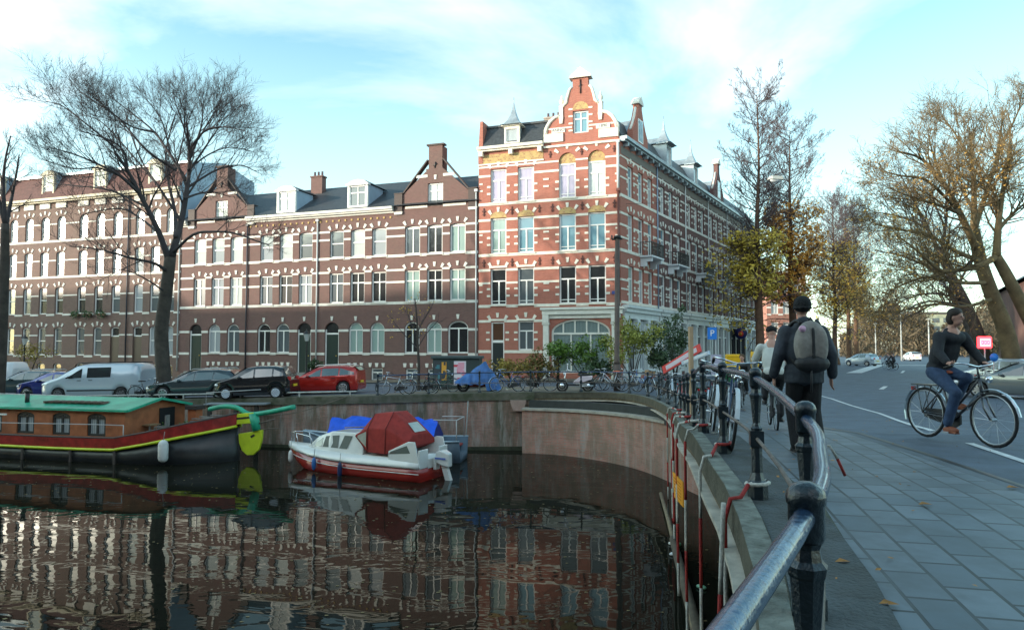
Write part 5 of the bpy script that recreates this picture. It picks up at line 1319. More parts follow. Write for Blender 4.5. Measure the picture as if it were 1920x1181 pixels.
# ---------------------------------------------------------------- cars
TYRE=mat('tyre',(.015,.015,.016),.8); RIM=mat('alloy',(.45,.46,.48),.3,metal=.8); CGL=mat('car_glass',(.02,.03,.035),.06,spec=1,coat=1)
LENS=mat('headlight',(.75,.78,.8),.1,coat=1); TAIL=mat('tail_light',(.5,.01,.01),.2,coat=1); PLAS=mat('black_plastic',(.02,.02,.022),.6); PLATE=mat('plate_yellow',(.75,.52,.02),.5)
def wheel(parent,x,y,r,w,hubs=7,cap=None):
    b=MB(); b.lathe((0,0,0),[(r*.68,-w/2),(r*.93,-w/2),(r,-w*.35),(r,w*.35),(r*.93,w/2),(r*.68,w/2)],20,'Y')
    t_=b.build('wheel',TYRE,parent); t_.location=(x,y,r)
    b=MB(); s=-1 if y<0 else 1
    b.lathe((0,0,0),[(r*.66,-.02),(r*.69,.02)] if s<0 else [(r*.69,-.02),(r*.66,.02)],20,'Y')
    o_=s*w*.42
    b=MB(); b.lathe((0,0,0),[(r*.69,o_-.01),(r*.69,o_+.01)],20,'Y'); 
    q=MB()
    for k in range(hubs):
        a=2*math.pi*k/hubs; q.bar((0,o_+s*.02,0),(r*.64*math.cos(a),o_+s*.02,r*.64*math.sin(a)),.02,.075)
    q.lathe((0,0,0),[(r*.60,o_+s*.012-.008),(r*.60,o_+s*.012+.008)],16,'Y') if False else None
    q.tube([(r*.64*math.cos(a*.3927),o_+s*.015,r*.64*math.sin(a*.3927)) for a in range(16)],.022,5,closed=True)
    b.build('disc',PLAS,t_); q.build('rim',cap or RIM,t_)
def car(name,label,cat,px,Y,py_side,yaw,L,W_,st,belt,roofw,paint,glassx,wheels,wr,flip=True,extras=None,group=None,roofpaint=None,base=None):
    """st: stations (x from the nose, bottom z, top z); the nose points to -x"""
    p=PD(px,700,Y); x0=p.x; z0=gz(x0,Y)
    o=thing(name,label,cat,(x0,Y,z0),yaw,group); sl=(gz(x0+1.5,Y)-gz(x0-1.5,Y))/3; o.rotation_euler=(0,-math.atan(sl),yaw)
    b=MB(); b.smooth=True; rings=[]; xs=[]
    def ring(x,zb,zt,hw):
        # arches
        for wx in wheels:
            d=abs(x-wx)
            if d<wr*1.18: zb=max(zb,wr+math.sqrt(max((wr*1.18)**2-d*d,0))*1.0-.0)
        bt=min(interp(x,belt),zt-.02); zb=min(zb,bt-.08); top=zt
        k=max(0,min(1,(top-bt)/.5)); rw=hw*(1-(1-roofw)*k)
        pts=[(hw*.94,zb),(hw,zb+.12 if zb+.12<bt else zb+.02),(hw,(zb+bt)/2+.05),(hw*.975,bt),(rw+ (hw*.975-rw)*.12 ,bt+(top-bt)*.86),(rw*.9,top-.015),(rw*.45,top+.012*k+.012),(0,top+.015*k+.018)]
        R_=[(x,-a,z) for a,z in pts]+[(x,a,z) for a,z in pts[-2::-1]]
        return R_
    n=56
    for i in range(n+1):
        x=L*i/n
        e=min(x,L-x); t_=min(1,e/.45); hw=W_/2*(.80+.20*math.sin(t_*math.pi/2))
        rings.append(ring(x,interp(x,[(a,c) for a,c,d in st]),interp(x,[(a,d) for a,c,d in st]),hw)); xs.append(x)
    b.loft(rings,closed=False,cap=False)
    b.f.append(list(range(len(rings[0])))[::-1]); b.f.append([(n)*len(rings[0])+j for j in range(len(rings[0]))]); b.mi+=[0,0]; b.sm+=[False,False]
    b.v=[(x-L/2,y,z) for x,y,z in b.v]
    body=b.build('body',paint,o)
    def surf(x,s_,u,off=.012):   # u 0..1 between belt and roof edge on side s_
        zt=interp(x,[(a,d) for a,c,d in st]); bt=min(interp(x,belt),zt-.02); e=min(x,L-x); t_=min(1,e/.45); hw=W_/2*(.80+.20*math.sin(t_*math.pi/2)); k=max(0,min(1,(zt-bt)/.5)); rw=hw*(1-(1-roofw)*k)
        a0,z0_=hw*.975,bt; a1,z1=rw+(hw*.975-rw)*.12,bt+(zt-bt)*.86
        return Vector((x-L/2,s_*(a0+(a1-a0)*u+off),z0_+(z1-z0_)*u))
    for s_ in(-1,1):
        for (a,c,ua,uc) in glassx:
            g_=MB(); m=8; P=[]
            for i in range(m+1):
                x=a+(c-a)*i/m; hi=ua+(uc-ua)*i/m
                P.append((surf(x,s_,.04),surf(x,s_,max(.05,hi))))
            vs=[q for pr in P for q in pr]; g_.add(vs,[((2*i,2*i+2,2*i+3,2*i+1) if s_<0 else (2*i,2*i+1,2*i+3,2*i+2)) for i in range(m)])
            g_.build('side_window',CGL,o)
    # windscreen and rear window: the steep parts of the top line
    def top(x,yf,off=.02):
        zt=interp(x,[(a,d) for a,c,d in st]); bt=min(interp(x,belt),zt-.02); k=max(0,min(1,(zt-bt)/.5)); hw=W_/2; rw=hw*(1-(1-roofw)*k)
        return Vector((x-L/2,yf*rw*.86,zt+.018+off))
    sc_=extras['screens'] if extras and 'screens' in extras else []
    for nm,(a,c) in zip(('windscreen','rear_window'),sc_):
        g_=MB(); vs=[]; m=5
        for i in range(m+1):
            x=a+(c-a)*i/m
            for yf in(-1,-.5,0,.5,1): vs.append(top(x,yf,.02+.012*(1-abs(yf))))
        g_.add(vs,[(i*5+j,(i+1)*5+j,(i+1)*5+j+1,i*5+j+1) for i in range(m) for j in range(4)]); g_.build(nm,CGL,o)
    for wx in wheels:
        for s_ in(-1,1): wheel(o,wx-L/2,s_*(W_/2-.11),wr,.2,cap=(extras or {}).get('cap'),hubs=(extras or {}).get('hubs',7))
    dz=belt[0][1] if belt else .6
    hz_=interp(.12,[(a,d) for a,c,d in st])
    for s_ in(-1,1):
        MB().ell((-L/2+.16,s_*W_*.36,hz_-.10),(.17,W_*.11,.10),10,8).build('headlight',LENS,o)
        zt=interp(L-.2,belt); MB().box(L/2-.10,L/2-.01,s_*W_*.33-.1,s_*W_*.33+.1+.0,zt-.30,zt-.03).build('tail_light',TAIL,o)
        mx_=glassx[0][0]+.25 if glassx else 1.4; q=surf(mx_,s_,.1)
        MB().ell((q.x,q.y+s_*.10,q.z+.03),(.09,.10,.07),8,6).build('wing_mirror',(extras or {}).get('mirror',paint),o)
        hb=MB()
        for hx in (extras or {}).get('handles',[L*.52,L*.72]):
            q=surf(hx,s_,0); hb.box(q.x-.1,q.x+.1,q.y-.02,q.y+.035,q.z-.12,q.z-.09)
        hb.build('door_handles',PLAS,o)
        sl_=MB()
        for dx_ in (extras or {}).get('doors',[L*.36,L*.56,L*.76]):
            q=surf(dx_,s_,0,.003); sl_.box(q.x-.006,q.x+.006,q.y-.012*s_,q.y+.001*s_,.32,q.z-.02)
        q=surf(L*.5,s_,0,.004); sl_.box(-L*.28,L*.28,q.y-.002,q.y+.004,.30,.36)
        sl_.build('door_seams',PLAS,o)
    bmp=MB(); bmp.box(-L/2-.02,-L/2+.05,-W_*.38,W_*.38,.22,.42).box(L/2-.05,L/2+.03,-W_*.40,W_*.40,.30,.52).build('bumper',(extras or {}).get('bumper',paint),o)
    MB().box(-L/2-.035,-L/2-.021,-.26,.26,.34,.45).box(L/2+.031,L/2+.04,-.26,.26,.55,.66).build('number_plate',PLATE,o)
    MB().box(-L/2-.008,-L/2+.05,-W_*.22,W_*.22,.48,.62).build('grille',PLAS,o)
    MB().box(-L/2+.15,L/2-.15,-W_*.40,W_*.40,.17,.35).build('underbody',PLAS,o)
    if extras and 'rack' in extras:
        a,c,z=extras['rack']; rk=MB()
        for s_ in(-1,1): rk.tube([(a-L/2,s_*W_*.33,z-.03),(a+.15-L/2,s_*W_*.33,z+.04),(c-.15-L/2,s_*W_*.33,z+.04),(c-L/2,s_*W_*.33,z-.03)],.018,6)
        rk.build('roof_rails',extras.get('rackmat',RIM),o)
    if extras and 'more' in extras: extras['more'](o,L,W_,surf)
    return o
def paint(name,c,r=.22,metal=.3): return mat(name,c,r,metal=metal,coat=1)
VP=paint('silver_blue_paint',(.42,.50,.58),.3,.2)
def vanmore(o,L,W_,surf):
    MB().box(-L*.22,L*.34,-W_/2-.012,-W_/2+.01,.50,.57).build('side_moulding',PLAS,o)
    b=MB()
    for k in(-1,1): b.tube([(-L*.14,k*W_*.38,1.93),(L*.46,k*W_*.38,1.93)],.02,6)
    for x in(-L*.1,L*.15,L*.4): b.tube([(x,-W_*.38,1.95),(x,W_*.38,1.95)],.02,6)
    b.build('roof_rack',PLAS,o)
G_='vehicles parked and driving along the quay'
WAG=[(0,.30,.62),(.15,.22,.72),(.5,.2,.80),(1.35,.2,.93),(1.75,.2,1.16),(2.15,.2,1.36),(2.6,.2,1.43),(3.6,.2,1.43),(4.2,.2,1.36),(4.5,.2,1.15),(4.72,.22,.92),(4.85,.3,.85)]
car('van','pale silver blue panel van with a dark rear side window','van',189,36.9,0,R(-2),5.25,1.92,
 [(0,.35,.72),(.12,.24,.95),(.55,.22,1.12),(.95,.22,1.22),(1.35,.22,1.50),(1.9,.22,1.80),(2.4,.22,1.88),(3.6,.22,1.90),(4.9,.22,1.88),(5.15,.22,1.80),(5.25,.4,1.5)],
 [(0,.75),(1.2,1.14),(5.25,1.20)],.86,VP,[(1.38,2.22,.2,.86),(2.5,3.75,.86,.86)],[.98,4.30],.33,extras=dict(screens=[(1.05,1.95)],more=vanmore,cap=mat('grey_cap',(.12,.12,.13),.5),handles=[2.1,2.7],doors=[1.35,2.35,3.9],mirror=PLAS,bumper=PLAS),group=G_)
car('estate_car','dark grey estate car parked behind the big tree, between van and black hatchback','car',378,35.0,0,R(-3),4.85,1.85,WAG,[(0,.70),(1.4,.88),(4.85,.98)],.76,paint('dark_grey_paint',(.04,.058,.07)),[(1.55,2.5,.1,.9),(2.58,3.45,.9,.9),(3.52,4.35,.9,.45)],[.95,3.75],.33,extras=dict(screens=[(1.42,2.2),(4.22,4.66)],rack=(2.2,4.1,1.45)),group=G_)
HAT=[(0,.32,.66),(.12,.22,.80),(.4,.2,.90),(.85,.2,1.02),(1.2,.2,1.28),(1.55,.2,1.47),(2.0,.2,1.53),(2.9,.2,1.52),(3.3,.2,1.45),(3.5,.22,1.1),(3.6,.3,.85)]
car('hatchback','small black hatchback with bright wheel covers','car',484,33.6,0,R(-3),3.65,1.62,HAT,[(0,.74),(.9,.96),(3.6,1.06)],.80,paint('black_paint',(.012,.014,.018)),[(1.05,1.95,.1,.9),(2.03,2.85,.9,.88),(2.92,3.36,.86,.5)],[.62,3.02],.29,extras=dict(screens=[(.9,1.5),(3.3,3.5)],cap=mat('bright_cap',(.55,.62,.72),.3,metal=.3),hubs=9),group=G_)
car('estate_car','red estate car driving past the tree row, right of the black hatchback','car',603,36.5,0,R(-6),4.35,1.75,WAG,[(0,.70),(1.4,.88),(4.85,.98)],.76,paint('red_paint',(.42,.018,.012)),[(1.55,2.45,.1,.9),(2.53,3.4,.9,.9),(3.47,4.2,.9,.45)],[.95,3.65],.32,extras=dict(screens=[(1.42,2.2),(4.1,4.5)],rack=(2.1,4.0,1.45),rackmat=WHITE),group=G_)
car('estate_car','dark teal estate car with pale roof rails at the far left','car',60,41.5,0,R(-3),4.75,1.82,WAG,[(0,.70),(1.4,.88),(4.85,.98)],.76,paint('teal_paint',(.035,.075,.09)),[(1.55,2.5,.1,.9),(2.58,3.45,.9,.9),(3.52,4.3,.9,.45)],[.95,3.75],.33,extras=dict(screens=[(1.42,2.2),(4.2,4.6)],rack=(2.0,4.1,1.46)),group=G_)
car('hatchback','deep blue car half hidden behind the nose of the pale van','car',112,38.9,0,R(-3),3.9,1.7,[(x*1.08,a,c*.93) for x,a,c in HAT],[(0,.70),(.9,.88),(3.9,.95)],.80,paint('deep_blue_paint',(.015,.03,.20)),[(1.15,2.1,.1,.9),(2.2,3.0,.9,.88)],[.68,3.2],.29,extras=dict(screens=[(1.0,1.6),(3.55,3.75)]),group=G_)
car('van','white van cut off by the left edge of the photo','van',-25,44.5,0,R(-3),4.6,1.9,
 [(0,.35,.72),(.12,.24,.95),(.55,.22,1.12),(.95,.22,1.22),(1.35,.22,1.50),(1.9,.22,1.80),(2.4,.22,1.9),(4.4,.22,1.9),(4.6,.4,1.5)],[(0,.75),(1.2,1.14),(4.6,1.20)],.86,paint('white_car_paint',(.7,.72,.75),.3,0),[(1.38,2.22,.2,.86)],[.98,3.7],.33,extras=dict(screens=[(1.05,1.95)],handles=[2.1],doors=[1.35,2.35]),group=G_)
# cars along the street
SLV=paint('silver_paint',(.45,.52,.58),.3,.4)
car('hatchback','silver car parked under the street trees far down the road','car',1618,86,0,R(-60),3.9,1.7,HAT,[(0,.74),(.9,.96),(3.6,1.06)],.80,SLV,[(1.05,1.95,.1,.9),(2.03,2.85,.9,.88)],[.62,3.02],.29,extras=dict(screens=[(.9,1.5),(3.3,3.5)]))
car('hatchback','white car driving away at the far end of the road','car',1711,120,0,R(-100),4.2,1.75,[(x*1.15,a,c) for x,a,c in HAT],[(0,.74),(.9,.96),(4.2,1.06)],.80,paint('white_car_paint',(0,0,0)),[(1.15,2.1,.1,.9),(2.2,3.2,.9,.88)],[.7,3.4],.3,extras=dict(screens=[(1.0,1.7),(3.7,4.0)]))
car('estate_car','dark car parked at the right edge beneath the leaning trees','car',1925,27.5,0,R(-55),4.7,1.8,WAG,[(0,.70),(1.4,.88),(4.85,.98)],.76,paint('dark_silver_paint',(.14,.16,.17)),[(1.55,2.5,.1,.9),(2.58,3.45,.9,.9)],[.95,3.7],.32,extras=dict(screens=[(1.42,2.2),(4.2,4.6)]))
car('hatchback','grey car parked behind the dark one on the right, nose to the road','car',1886,36,0,R(-55),4.0,1.7,HAT,[(0,.74),(.9,.96),(3.9,1.06)],.80,SLV,[(1.05,1.95,.1,.9),(2.03,2.85,.9,.88)],[.62,3.02],.29,extras=dict(screens=[(.9,1.5),(3.3,3.5)]))
# ---------------------------------------------------------------- boats
def frame(o): return None
HBL=mat('black_hull',(.018,.02,.022),.35,var=.5,vs=2,bump=.2,bs=6); HRED=mat('dark_red_paint',(.30,.022,.02),.4,var=.45,vs=3); HYEL=mat('acid_yellow_paint',(.55,.66,.03),.4,var=.12,vs=3)
TEAL=mat('green_roof_paint',(.025,.36,.22),.4,var=.3,vs=1.5); RBRN=mat('red_brown_cabin',(.36,.115,.045),.6,var=.3,vs=2.2)
ax=Vector((.966,-.258,0)); O_=Vector((-13.3+.52,27.4+1.93,WATER))-ax*.8
hb=thing('houseboat','red brown houseboat with green roof, yellow strake and black hull','houseboat',O_,math.atan2(-.258,.966))
def hw(x): return interp(x,[(-17,2.05),(-1.5,2.05),(0,1.9),(1.0,1.45),(1.7,.85),(2.1,.35),(2.3,.1)])
def sk(x): return interp(x,[(-17,.55),(-4,.52),(-2,.56),(-.6,.80),(.6,1.05),(1.6,1.25),(2.3,1.42)])
def gw(x): return sk(x)+interp(x,[(-17,.42),(-1,.44),(2.3,.50)])
xs=[-17,-14,-11,-8,-5,-3,-2,-1.5,-1,-.5,0,.5,1,1.4,1.7,2.0,2.2,2.3]
b=MB(); b.smooth=True
b.loft([[(x,-hw(x)*.0,-.7),(x,-hw(x)*.75,-.6),(x,-hw(x)*.97,0),(x,-hw(x),sk(x)-.03),(x,hw(x),sk(x)-.03),(x,hw(x)*.97,0),(x,hw(x)*.75,-.6)] for x in xs]); b.build('hull',HBL,hb)
b=MB()
for s_ in(-1,1):
    b.loft([[(x,s_*(hw(x)+.01),sk(x)+.05),(x,s_*(hw(x)+.03),gw(x)),(x,s_*(hw(x)-.06),gw(x)),(x,s_*(hw(x)-.06),sk(x)+.0)] for x in xs])
b.build('bulwark',HRED,hb,fix=True)
b=MB()
for s_ in(-1,1): b.tube([(x,s_*(hw(x)+.03),sk(x)) for x in xs],.06,8)
b.build('rubbing_strake',HYEL,hb)
b=MB()
for s_ in(-1,1): b.tube([(x,s_*(hw(x)-.02),gw(x)+.03) for x in xs],.045,6)
for x in(-14,-9.2,-6.6,-4.1,-1.9): b.box(x-.05,x+.05,-hw(x)-.07,-hw(x)-.02,-.2,sk(x)+.05)
b.build('gunwale',mat('dark_gunwale',(.07,.055,.05),.6),hb)
b=MB(); n=len(xs)
b.add([(x,-hw(x)+.05,gw(x)-.14) for x in xs]+[(x,hw(x)-.05,gw(x)-.14) for x in xs],[(i,i+1,i+1+n,i+n) for i in range(n-1)]); b.build('deck',mat('grey_deck',(.10,.10,.10),.8,var=.4,vs=4),hb)
# cabin
def wx(px,yl): # local x on the line y=yl for pixel column
    q=ray(px,790)[0]; p0=O_+Vector((.258,.966,0))*yl
    return (q*p0.y-p0.x)/(.966+.258*q)
cx1=-1.80; wins=[wx(c_,-1.7) for c_ in(-12,48,115,181)]
wins=[-15.2,-12.6]+wins
ops=[(x-.47,x+.47,1.02,1.94,.18) for x in wins]
b=MB(Matrix.Translation((0,-1.7,0))); wall_skin(b,-16.5,cx1,.82,2.13,ops,.10); b.M=None
b.add([(-16.5,1.7,.8),(cx1,1.7,.8),(cx1,1.7,2.13),(-16.5,1.7,2.13)],[(0,3,2,1)])
b.add([(cx1,-1.7,.8),(cx1,1.7,.8),(cx1,1.7,2.13),(cx1,0,2.43),(cx1,-1.7,2.13)],[(0,1,2,3,4)])
b.add([(-16.5,-1.7,.8),(-16.5,1.7,.8),(-16.5,1.7,2.13),(-16.5,0,2.43),(-16.5,-1.7,2.13)],[(4,3,2,1,0)])
b.build('cabin',RBRN,hb)
b=MB(); 
for s_ in(-1,1):
    b.add([(-16.7,s_*1.85,2.13),(cx1+.25,s_*1.85,2.13),(cx1+.25,0,2.50),(-16.7,0,2.50)],[(0,1,2,3) if s_<0 else (0,3,2,1)])
    b.box(-16.7,cx1+.25,s_*1.85-.03,s_*1.85+.03,2.05,2.14)
b.bar((cx1+.25,-1.85,2.10),(cx1+.25,0,2.48),.08,.1).bar((cx1+.25,1.85,2.10),(cx1+.25,0,2.48),.08,.1)
rf=b.build('roof',TEAL,hb)
b=MB(); b.box(-6.6,-3.4,-1.2,-.75,2.28,2.34)
for k in range(9): b.box(-6.5+k*.34,-6.3+k*.34,-1.3,-.55,2.341,2.37)
b.build('roof_planks',mat('roof_plank',(.12,.08,.06),.8,var=.4,vs=8),rf)
b=MB(); b.tube([(-7.6,-1.1,2.2),(-7.6,-1.1,2.72)],.09,10).tube([(-7.6,-1.1,2.72),(-7.6,-1.1,2.78)],.14,10); b.build('stove_pipe',IRON,rf)
T_=Matrix.Translation((0,-1.7,0))
WDK=mat('black_window_frame',(.03,.035,.035),.5)
for x in wins:
    o=add_window(hb,T_,x,1.02,.94,.92,'T2',.18,G_NET,fm=WDK,rec=.04)
    MB(T_).box(x-.48,x+.48,-.08,.03,.95,1.01).build('window_sill',STONE,o)
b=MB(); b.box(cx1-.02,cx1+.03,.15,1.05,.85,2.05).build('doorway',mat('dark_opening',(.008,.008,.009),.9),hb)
b=MB()
b.lathe((-.75,1.1,1.0),[(.30,0),(.30,.95)],4,rot=R(45)); b.build('stack_box',mat('orange_brown_box',(.38,.11,.04),.7,var=.15),hb)
MB().lathe((-.75,1.1,1.951),[(.42,0),(.42,.16)],4,rot=R(45)).build('stack_lid',mat('tarred_lid',(.04,.03,.025),.8),hb)
MB().tube([(-16,-1.98,gw(-9)+.55),(-9,-1.98,gw(-9)+.5),(-3,-1.98,gw(-3)+.56),(-1.6,-1.98,gw(-2)+.54)],.018,6).tube([(-1.6,-1.98,gw(-2)),(-1.6,-1.98,gw(-2)+.54)],.018,6).tube([(-9,-1.98,gw(-9)),(-9,-1.98,gw(-9)+.5)],.018,6).build('handrail',mat('pale_rail',(.5,.5,.5),.5),hb)
# rudder and tiller
b=MB(); b.prism([(2.32,1.1),(2.36,.72),(2.5,.42),(2.75,.24),(3.05,.26),(3.3,.48),(3.42,.85),(3.45,1.3)],-.06,.06); b.v=[(x,y,z) for x,y,z in b.v]; rd=b.build('rudder',HYEL,hb,bevel=.02)
b=MB(); b.prism([(1.85,1.44),(3.2,1.58),(3.05,2.0),(1.7,1.86)],-.13,.13); b.build('rudder_head',HYEL,rd,bevel=.02)
MB().prism([(2.0,1.66),(2.95,1.76),(2.93,1.84),(1.98,1.74)],-.14,-.131).build('slot',IRON,rd)
MB().prism([(2.95,.95),(3.13,1.05),(3.08,1.12),(2.9,1.02)],-.075,-.061).build('slot',IRON,rd)
b=MB(); pts=catm([(.7,.2,2.05),(1.5,.1,2.2),(2.2,.05,2.15),(2.8,0,1.92),(3.6,0,2.0),(4.9,0,2.26)],5)
b.tube(pts,.10,8); b.tube([(3.0,0,1.95),(3.15,0,1.25)],[.2,.17],8); b.build('tiller',TEAL,hb)
b=MB(); b.tube([(3.1,0,1.5),(4.0,0,1.75)],.03,5).tube([(3.3,0,1.3),(4.2,0,1.38),(4.3,0,2.2)],.025,5); b.build('rudder_chain',RUST,hb)
# things lying on the after deck
def onboat(name,label,cat,x,y,z,build,rz=0,group=None):
    p=O_+ax*x+Vector((.258,.966,0))*y+Vector((0,0,z)); o=thing(name,label,cat,p,math.atan2(-.258,.966)+rz,group); build(o); return o
GREYW=mat('grey_wood',(.20,.18,.16),.8,var=.3,vs=6)
def tbl(o):
    MB().box(-.35,.35,-.3,.3,.55,.60).build('table_top',mat('tan_wood',(.30,.19,.10),.7),o)
    for a in(-.28,.28):
        for c in(-.24,.24): MB().box(a-.025,a+.025,c-.025,c+.025,0,.55).build('leg',GREYW,o)
onboat('garden_table','small tan table on the after deck of the houseboat','table',-1.75,-.5,.84,tbl)
def chr_(o):
    MB().box(-.22,.22,-.22,.22,.40,.44).build('seat',GREYW,o); MB().box(-.24,-.20,-.22,.22,.45,.90).build('backrest',GREYW,o)
    for a in(-.2,.2):
        for c in(-.2,.2): MB().box(a-.02,a+.02,c-.02,c+.02,0,.399).build('leg',GREYW,o)
onboat('garden_chair','grey wooden chair left of the small table on the houseboat deck','chair',-2.1,-1.3,.84,chr_,1.0,'chairs on the houseboat deck')
onboat('garden_chair','grey wooden chair right of the small table on the houseboat deck','chair',-.9,-.7,.95,chr_,3.5,'chairs on the houseboat deck')
def planks(o):
    r_=random.Random(4)
    b=MB()
    for i in range(9): b.obox((r_.uniform(-.5,.5),r_.uniform(-.2,.2),.03+.045*i),(r_.uniform(.4,.8),.07,.02),Matrix.Rotation(r_.uniform(-.35,.35),3,'Z'))
    b.build('planks',GREYW,o)
onboat('plank_pile','loose pile of grey planks near the houseboat tiller','pile',.55,.5,1.35,planks)
def ropeh(o):
    b=MB()
    for k in range(4): b.tube([((.24-.02*k)*math.cos(a*.52),(.24-.02*k)*math.sin(a*.52),.03+.05*k) for a in range(12)],.025,5,closed=True)
    b.build('coil',mat('blue_rope',(.07,.13,.28),.8),o)
onboat('rope_coil','coil of blue rope on the raised stern of the houseboat','rope',1.2,-.3,1.45,ropeh)
def pots(o):
    r_=random.Random(8)
    MB().lathe((0,0,0),[(.12,0),(.17,.25),(.18,.27)],10).build('pot',mat('clay',(.25,.10,.05),.8),o); b=MB()
    for i in range(90):
        c=Vector((r_.gauss(0,.12),r_.gauss(0,.12),.35+r_.gauss(0,.08))); d=Vector((r_.gauss(0,1),r_.gauss(0,1),r_.gauss(0,1))).normalized(); e=d.orthogonal().normalized(); b.add([c-d*.05,c+e*.03,c+d*.05,c-e*.03],[(0,1,2,3)])
    b.build('foliage',LG,o)
onboat('plant_pot','leafy plant in a pot beside the orange brown stack on the houseboat','plant',-.3,.0,1.0,pots)
onboat('plant_pot','leafy plant in a pot on the houseboat deck by the dark doorway','plant',-1.9,.4,.86,pots)
def fender(name,label,p,h,r,m,group='fenders hanging on the boats'):
    o=thing(name,label,'fender',p,0,group)
    MB().lathe((0,0,-h),[(r*.3,-.03),(r*.8,.04),(r,.14),(r,h-.14),(r*.8,h-.04),(r*.3,h+.03)],14).build('body',m,o); MB().tube([(0,0,.02),(.02,.05,.35)],.012,5).build('cord',mat('cord',(.3,.3,.28),.8),o); return o
FW=mat('fender_white',(.66,.66,.64),.45,var=.15,vs=6)
p=O_+ax*.35+Vector((.258,.966,0))*(-2.0)+Vector((0,0,1.0)); fender('fender','large white fender hanging at the stern of the houseboat',p,.82,.19,FW)
# ---- small motor cruiser
MO=Vector((-2.8,24.97,WATER)); mb=thing('motor_cruiser','small white and red motor cruiser with dark red canvas canopy','motor boat',MO,math.atan2(.454,-.89))
MX=Vector((-.89,.454,0)); MY=Vector((-.454,-.89,0))
GEL=mat('white_gelcoat',(.74,.75,.72),.22,coat=.6,var=.04,vs=3); CRED=mat('red_hull_paint',(.33,.025,.02),.25,coat=.6,var=.08,vs=2); CANV=mat('dark_red_canvas',(.30,.028,.022),.85,var=.22,vs=4,bump=1,bs=4)
def mh(x): return interp(x,[(0,.96),(2.5,1.02),(4,.98),(5.2,.78),(6,.52),(6.6,.24),(6.9,.03)])
def mg(x): return interp(x,[(0,.50),(3,.50),(5,.58),(6.9,.74)])
xs=[0,.5,1,2,3,4,4.6,5.2,5.6,6,6.3,6.6,6.8,6.9]
def kz(x): return interp(x,[(0,-.25),(4.5,-.25),(5.6,-.05),(6.3,.3),(6.9,.66)])
b=MB(); b.smooth=True
b.loft([[(x,0,kz(x)-.1),(x,-mh(x)*.80,max(kz(x)+.02,-.12)),(x,-mh(x)*.95,max(.05,kz(x)+.10)),(x,-mh(x),mg(x)),(x,mh(x),mg(x)),(x,mh(x)*.95,max(.05,kz(x)+.10)),(x,mh(x)*.80,max(kz(x)+.02,-.12))] for x in xs],cap=True)
b.build('hull',CRED,mb)
b=MB()
for s_ in(-1,1): b.tube([(x,s_*(mh(x)*.975+.008),mg(x)-.22) for x in xs[:-2]],.018,5)
b.build('pinstripe',GEL,mb)
def dk(x): return mg(x)+interp(x,[(0,.30),(2.5,.26),(5,.22),(6.9,.12)])
b=MB(); b.smooth=True
b.loft([[(x,-mh(x)-.035,mg(x)-.03),(x,-mh(x)-.03,mg(x)+.05),(x,-mh(x)*.90,dk(x)),(x,0,dk(x)+.06),(x,mh(x)*.90,dk(x)),(x,mh(x)+.03,mg(x)+.05),(x,mh(x)+.035,mg(x)-.03)] for x in xs]); b.build('deck_moulding',GEL,mb)
# cabin
cab=[(2.55,.80,1.32,.70),(3.1,.80,1.52,.62),(4.2,.76,1.50,.56),(4.9,.66,1.28,.50),(5.5,.46,.86,.40)]
b=MB(); b.smooth=False
b.loft([[(x,-w,dk(x)-.02),(x,-t_,z),(x,t_,z),(x,w,dk(x)-.02)] for x,w,z,t_ in cab]); cb=b.build('cabin',GEL,mb,bevel=.03)
def cs(x,f,off=.015):
    w=interp(x,[(a,c) for a,c,d,e in cab]); z=interp(x,[(a,d) for a,c,d,e in cab]); t_=interp(x,[(a,e) for a,c,d,e in cab]); z0=dk(x)
    return (x,w+(t_-w)*f+off,z0+(z-z0)*f)
for s_ in(-1,1):
    for a,c,f0,f1 in((3.75,4.55,.22,.84),(4.6,5.05,.25,.80),(3.15,3.55,.22,.84)):
        P=[cs(a,f0),cs(c,f0),cs(c-.08,f1 if c<5 else .6),cs(a+(.12 if a<3.5 else .02),f1)]
        if a<3.5: P=[cs(3.3,f0),cs(3.68,f0),cs(3.52,f1),cs(3.12,f1)]
        MB().add([(x,s_*y,z) for x,y,z in P],[(0,1,2,3) if s_>0 else (3,2,1,0)]).build('cabin_window',mat('boat_glass',(.16,.18,.16),.08,coat=1),cb)
# canopy
cn=[(2.95,.76,1.40,1.46,.40,1.54),(2.28,.87,.88,1.74,.42,2.24),(1.45,.92,.86,1.76,.40,2.32),(.98,.92,.96,1.58,.42,1.98),(.52,.88,1.16,1.32,.50,1.56)]
b=MB()
b.loft([[(x,-w,z0),(x,-w*.97,ze),(x,-t_,z1),(x,t_,z1),(x,w*.97,ze),(x,w,z0)] for x,w,z0,ze,t_,z1 in cn]); cp=b.build('canopy',CANV,mb,bevel=.045)
CLR=mat('clear_plastic_window',(.42,.42,.36),.15,coat=1,var=.15,vs=4)
for s_ in(-1,1):
    MB().add([(2.80,s_*.795,1.38),(2.34,s_*.885,1.08),(2.34,s_*.866,1.62),(2.78,s_*.80,1.46)],[(0,1,2,3) if s_<0 else (3,2,1,0)]).build('canopy_window',CLR,cp)
def rr_(u,v):
    a=Vector((.98,v*.42,1.98)); c=Vector((.52,v*.50,1.56)); return a.lerp(c,u)+Vector((-.018,0,.018))
MB().add([rr_(.12,-.7),rr_(.12,.7),rr_(.85,.7),rr_(.85,-.7)],[(0,1,2,3)]).build('canopy_window',CLR,cp)
b=MB()
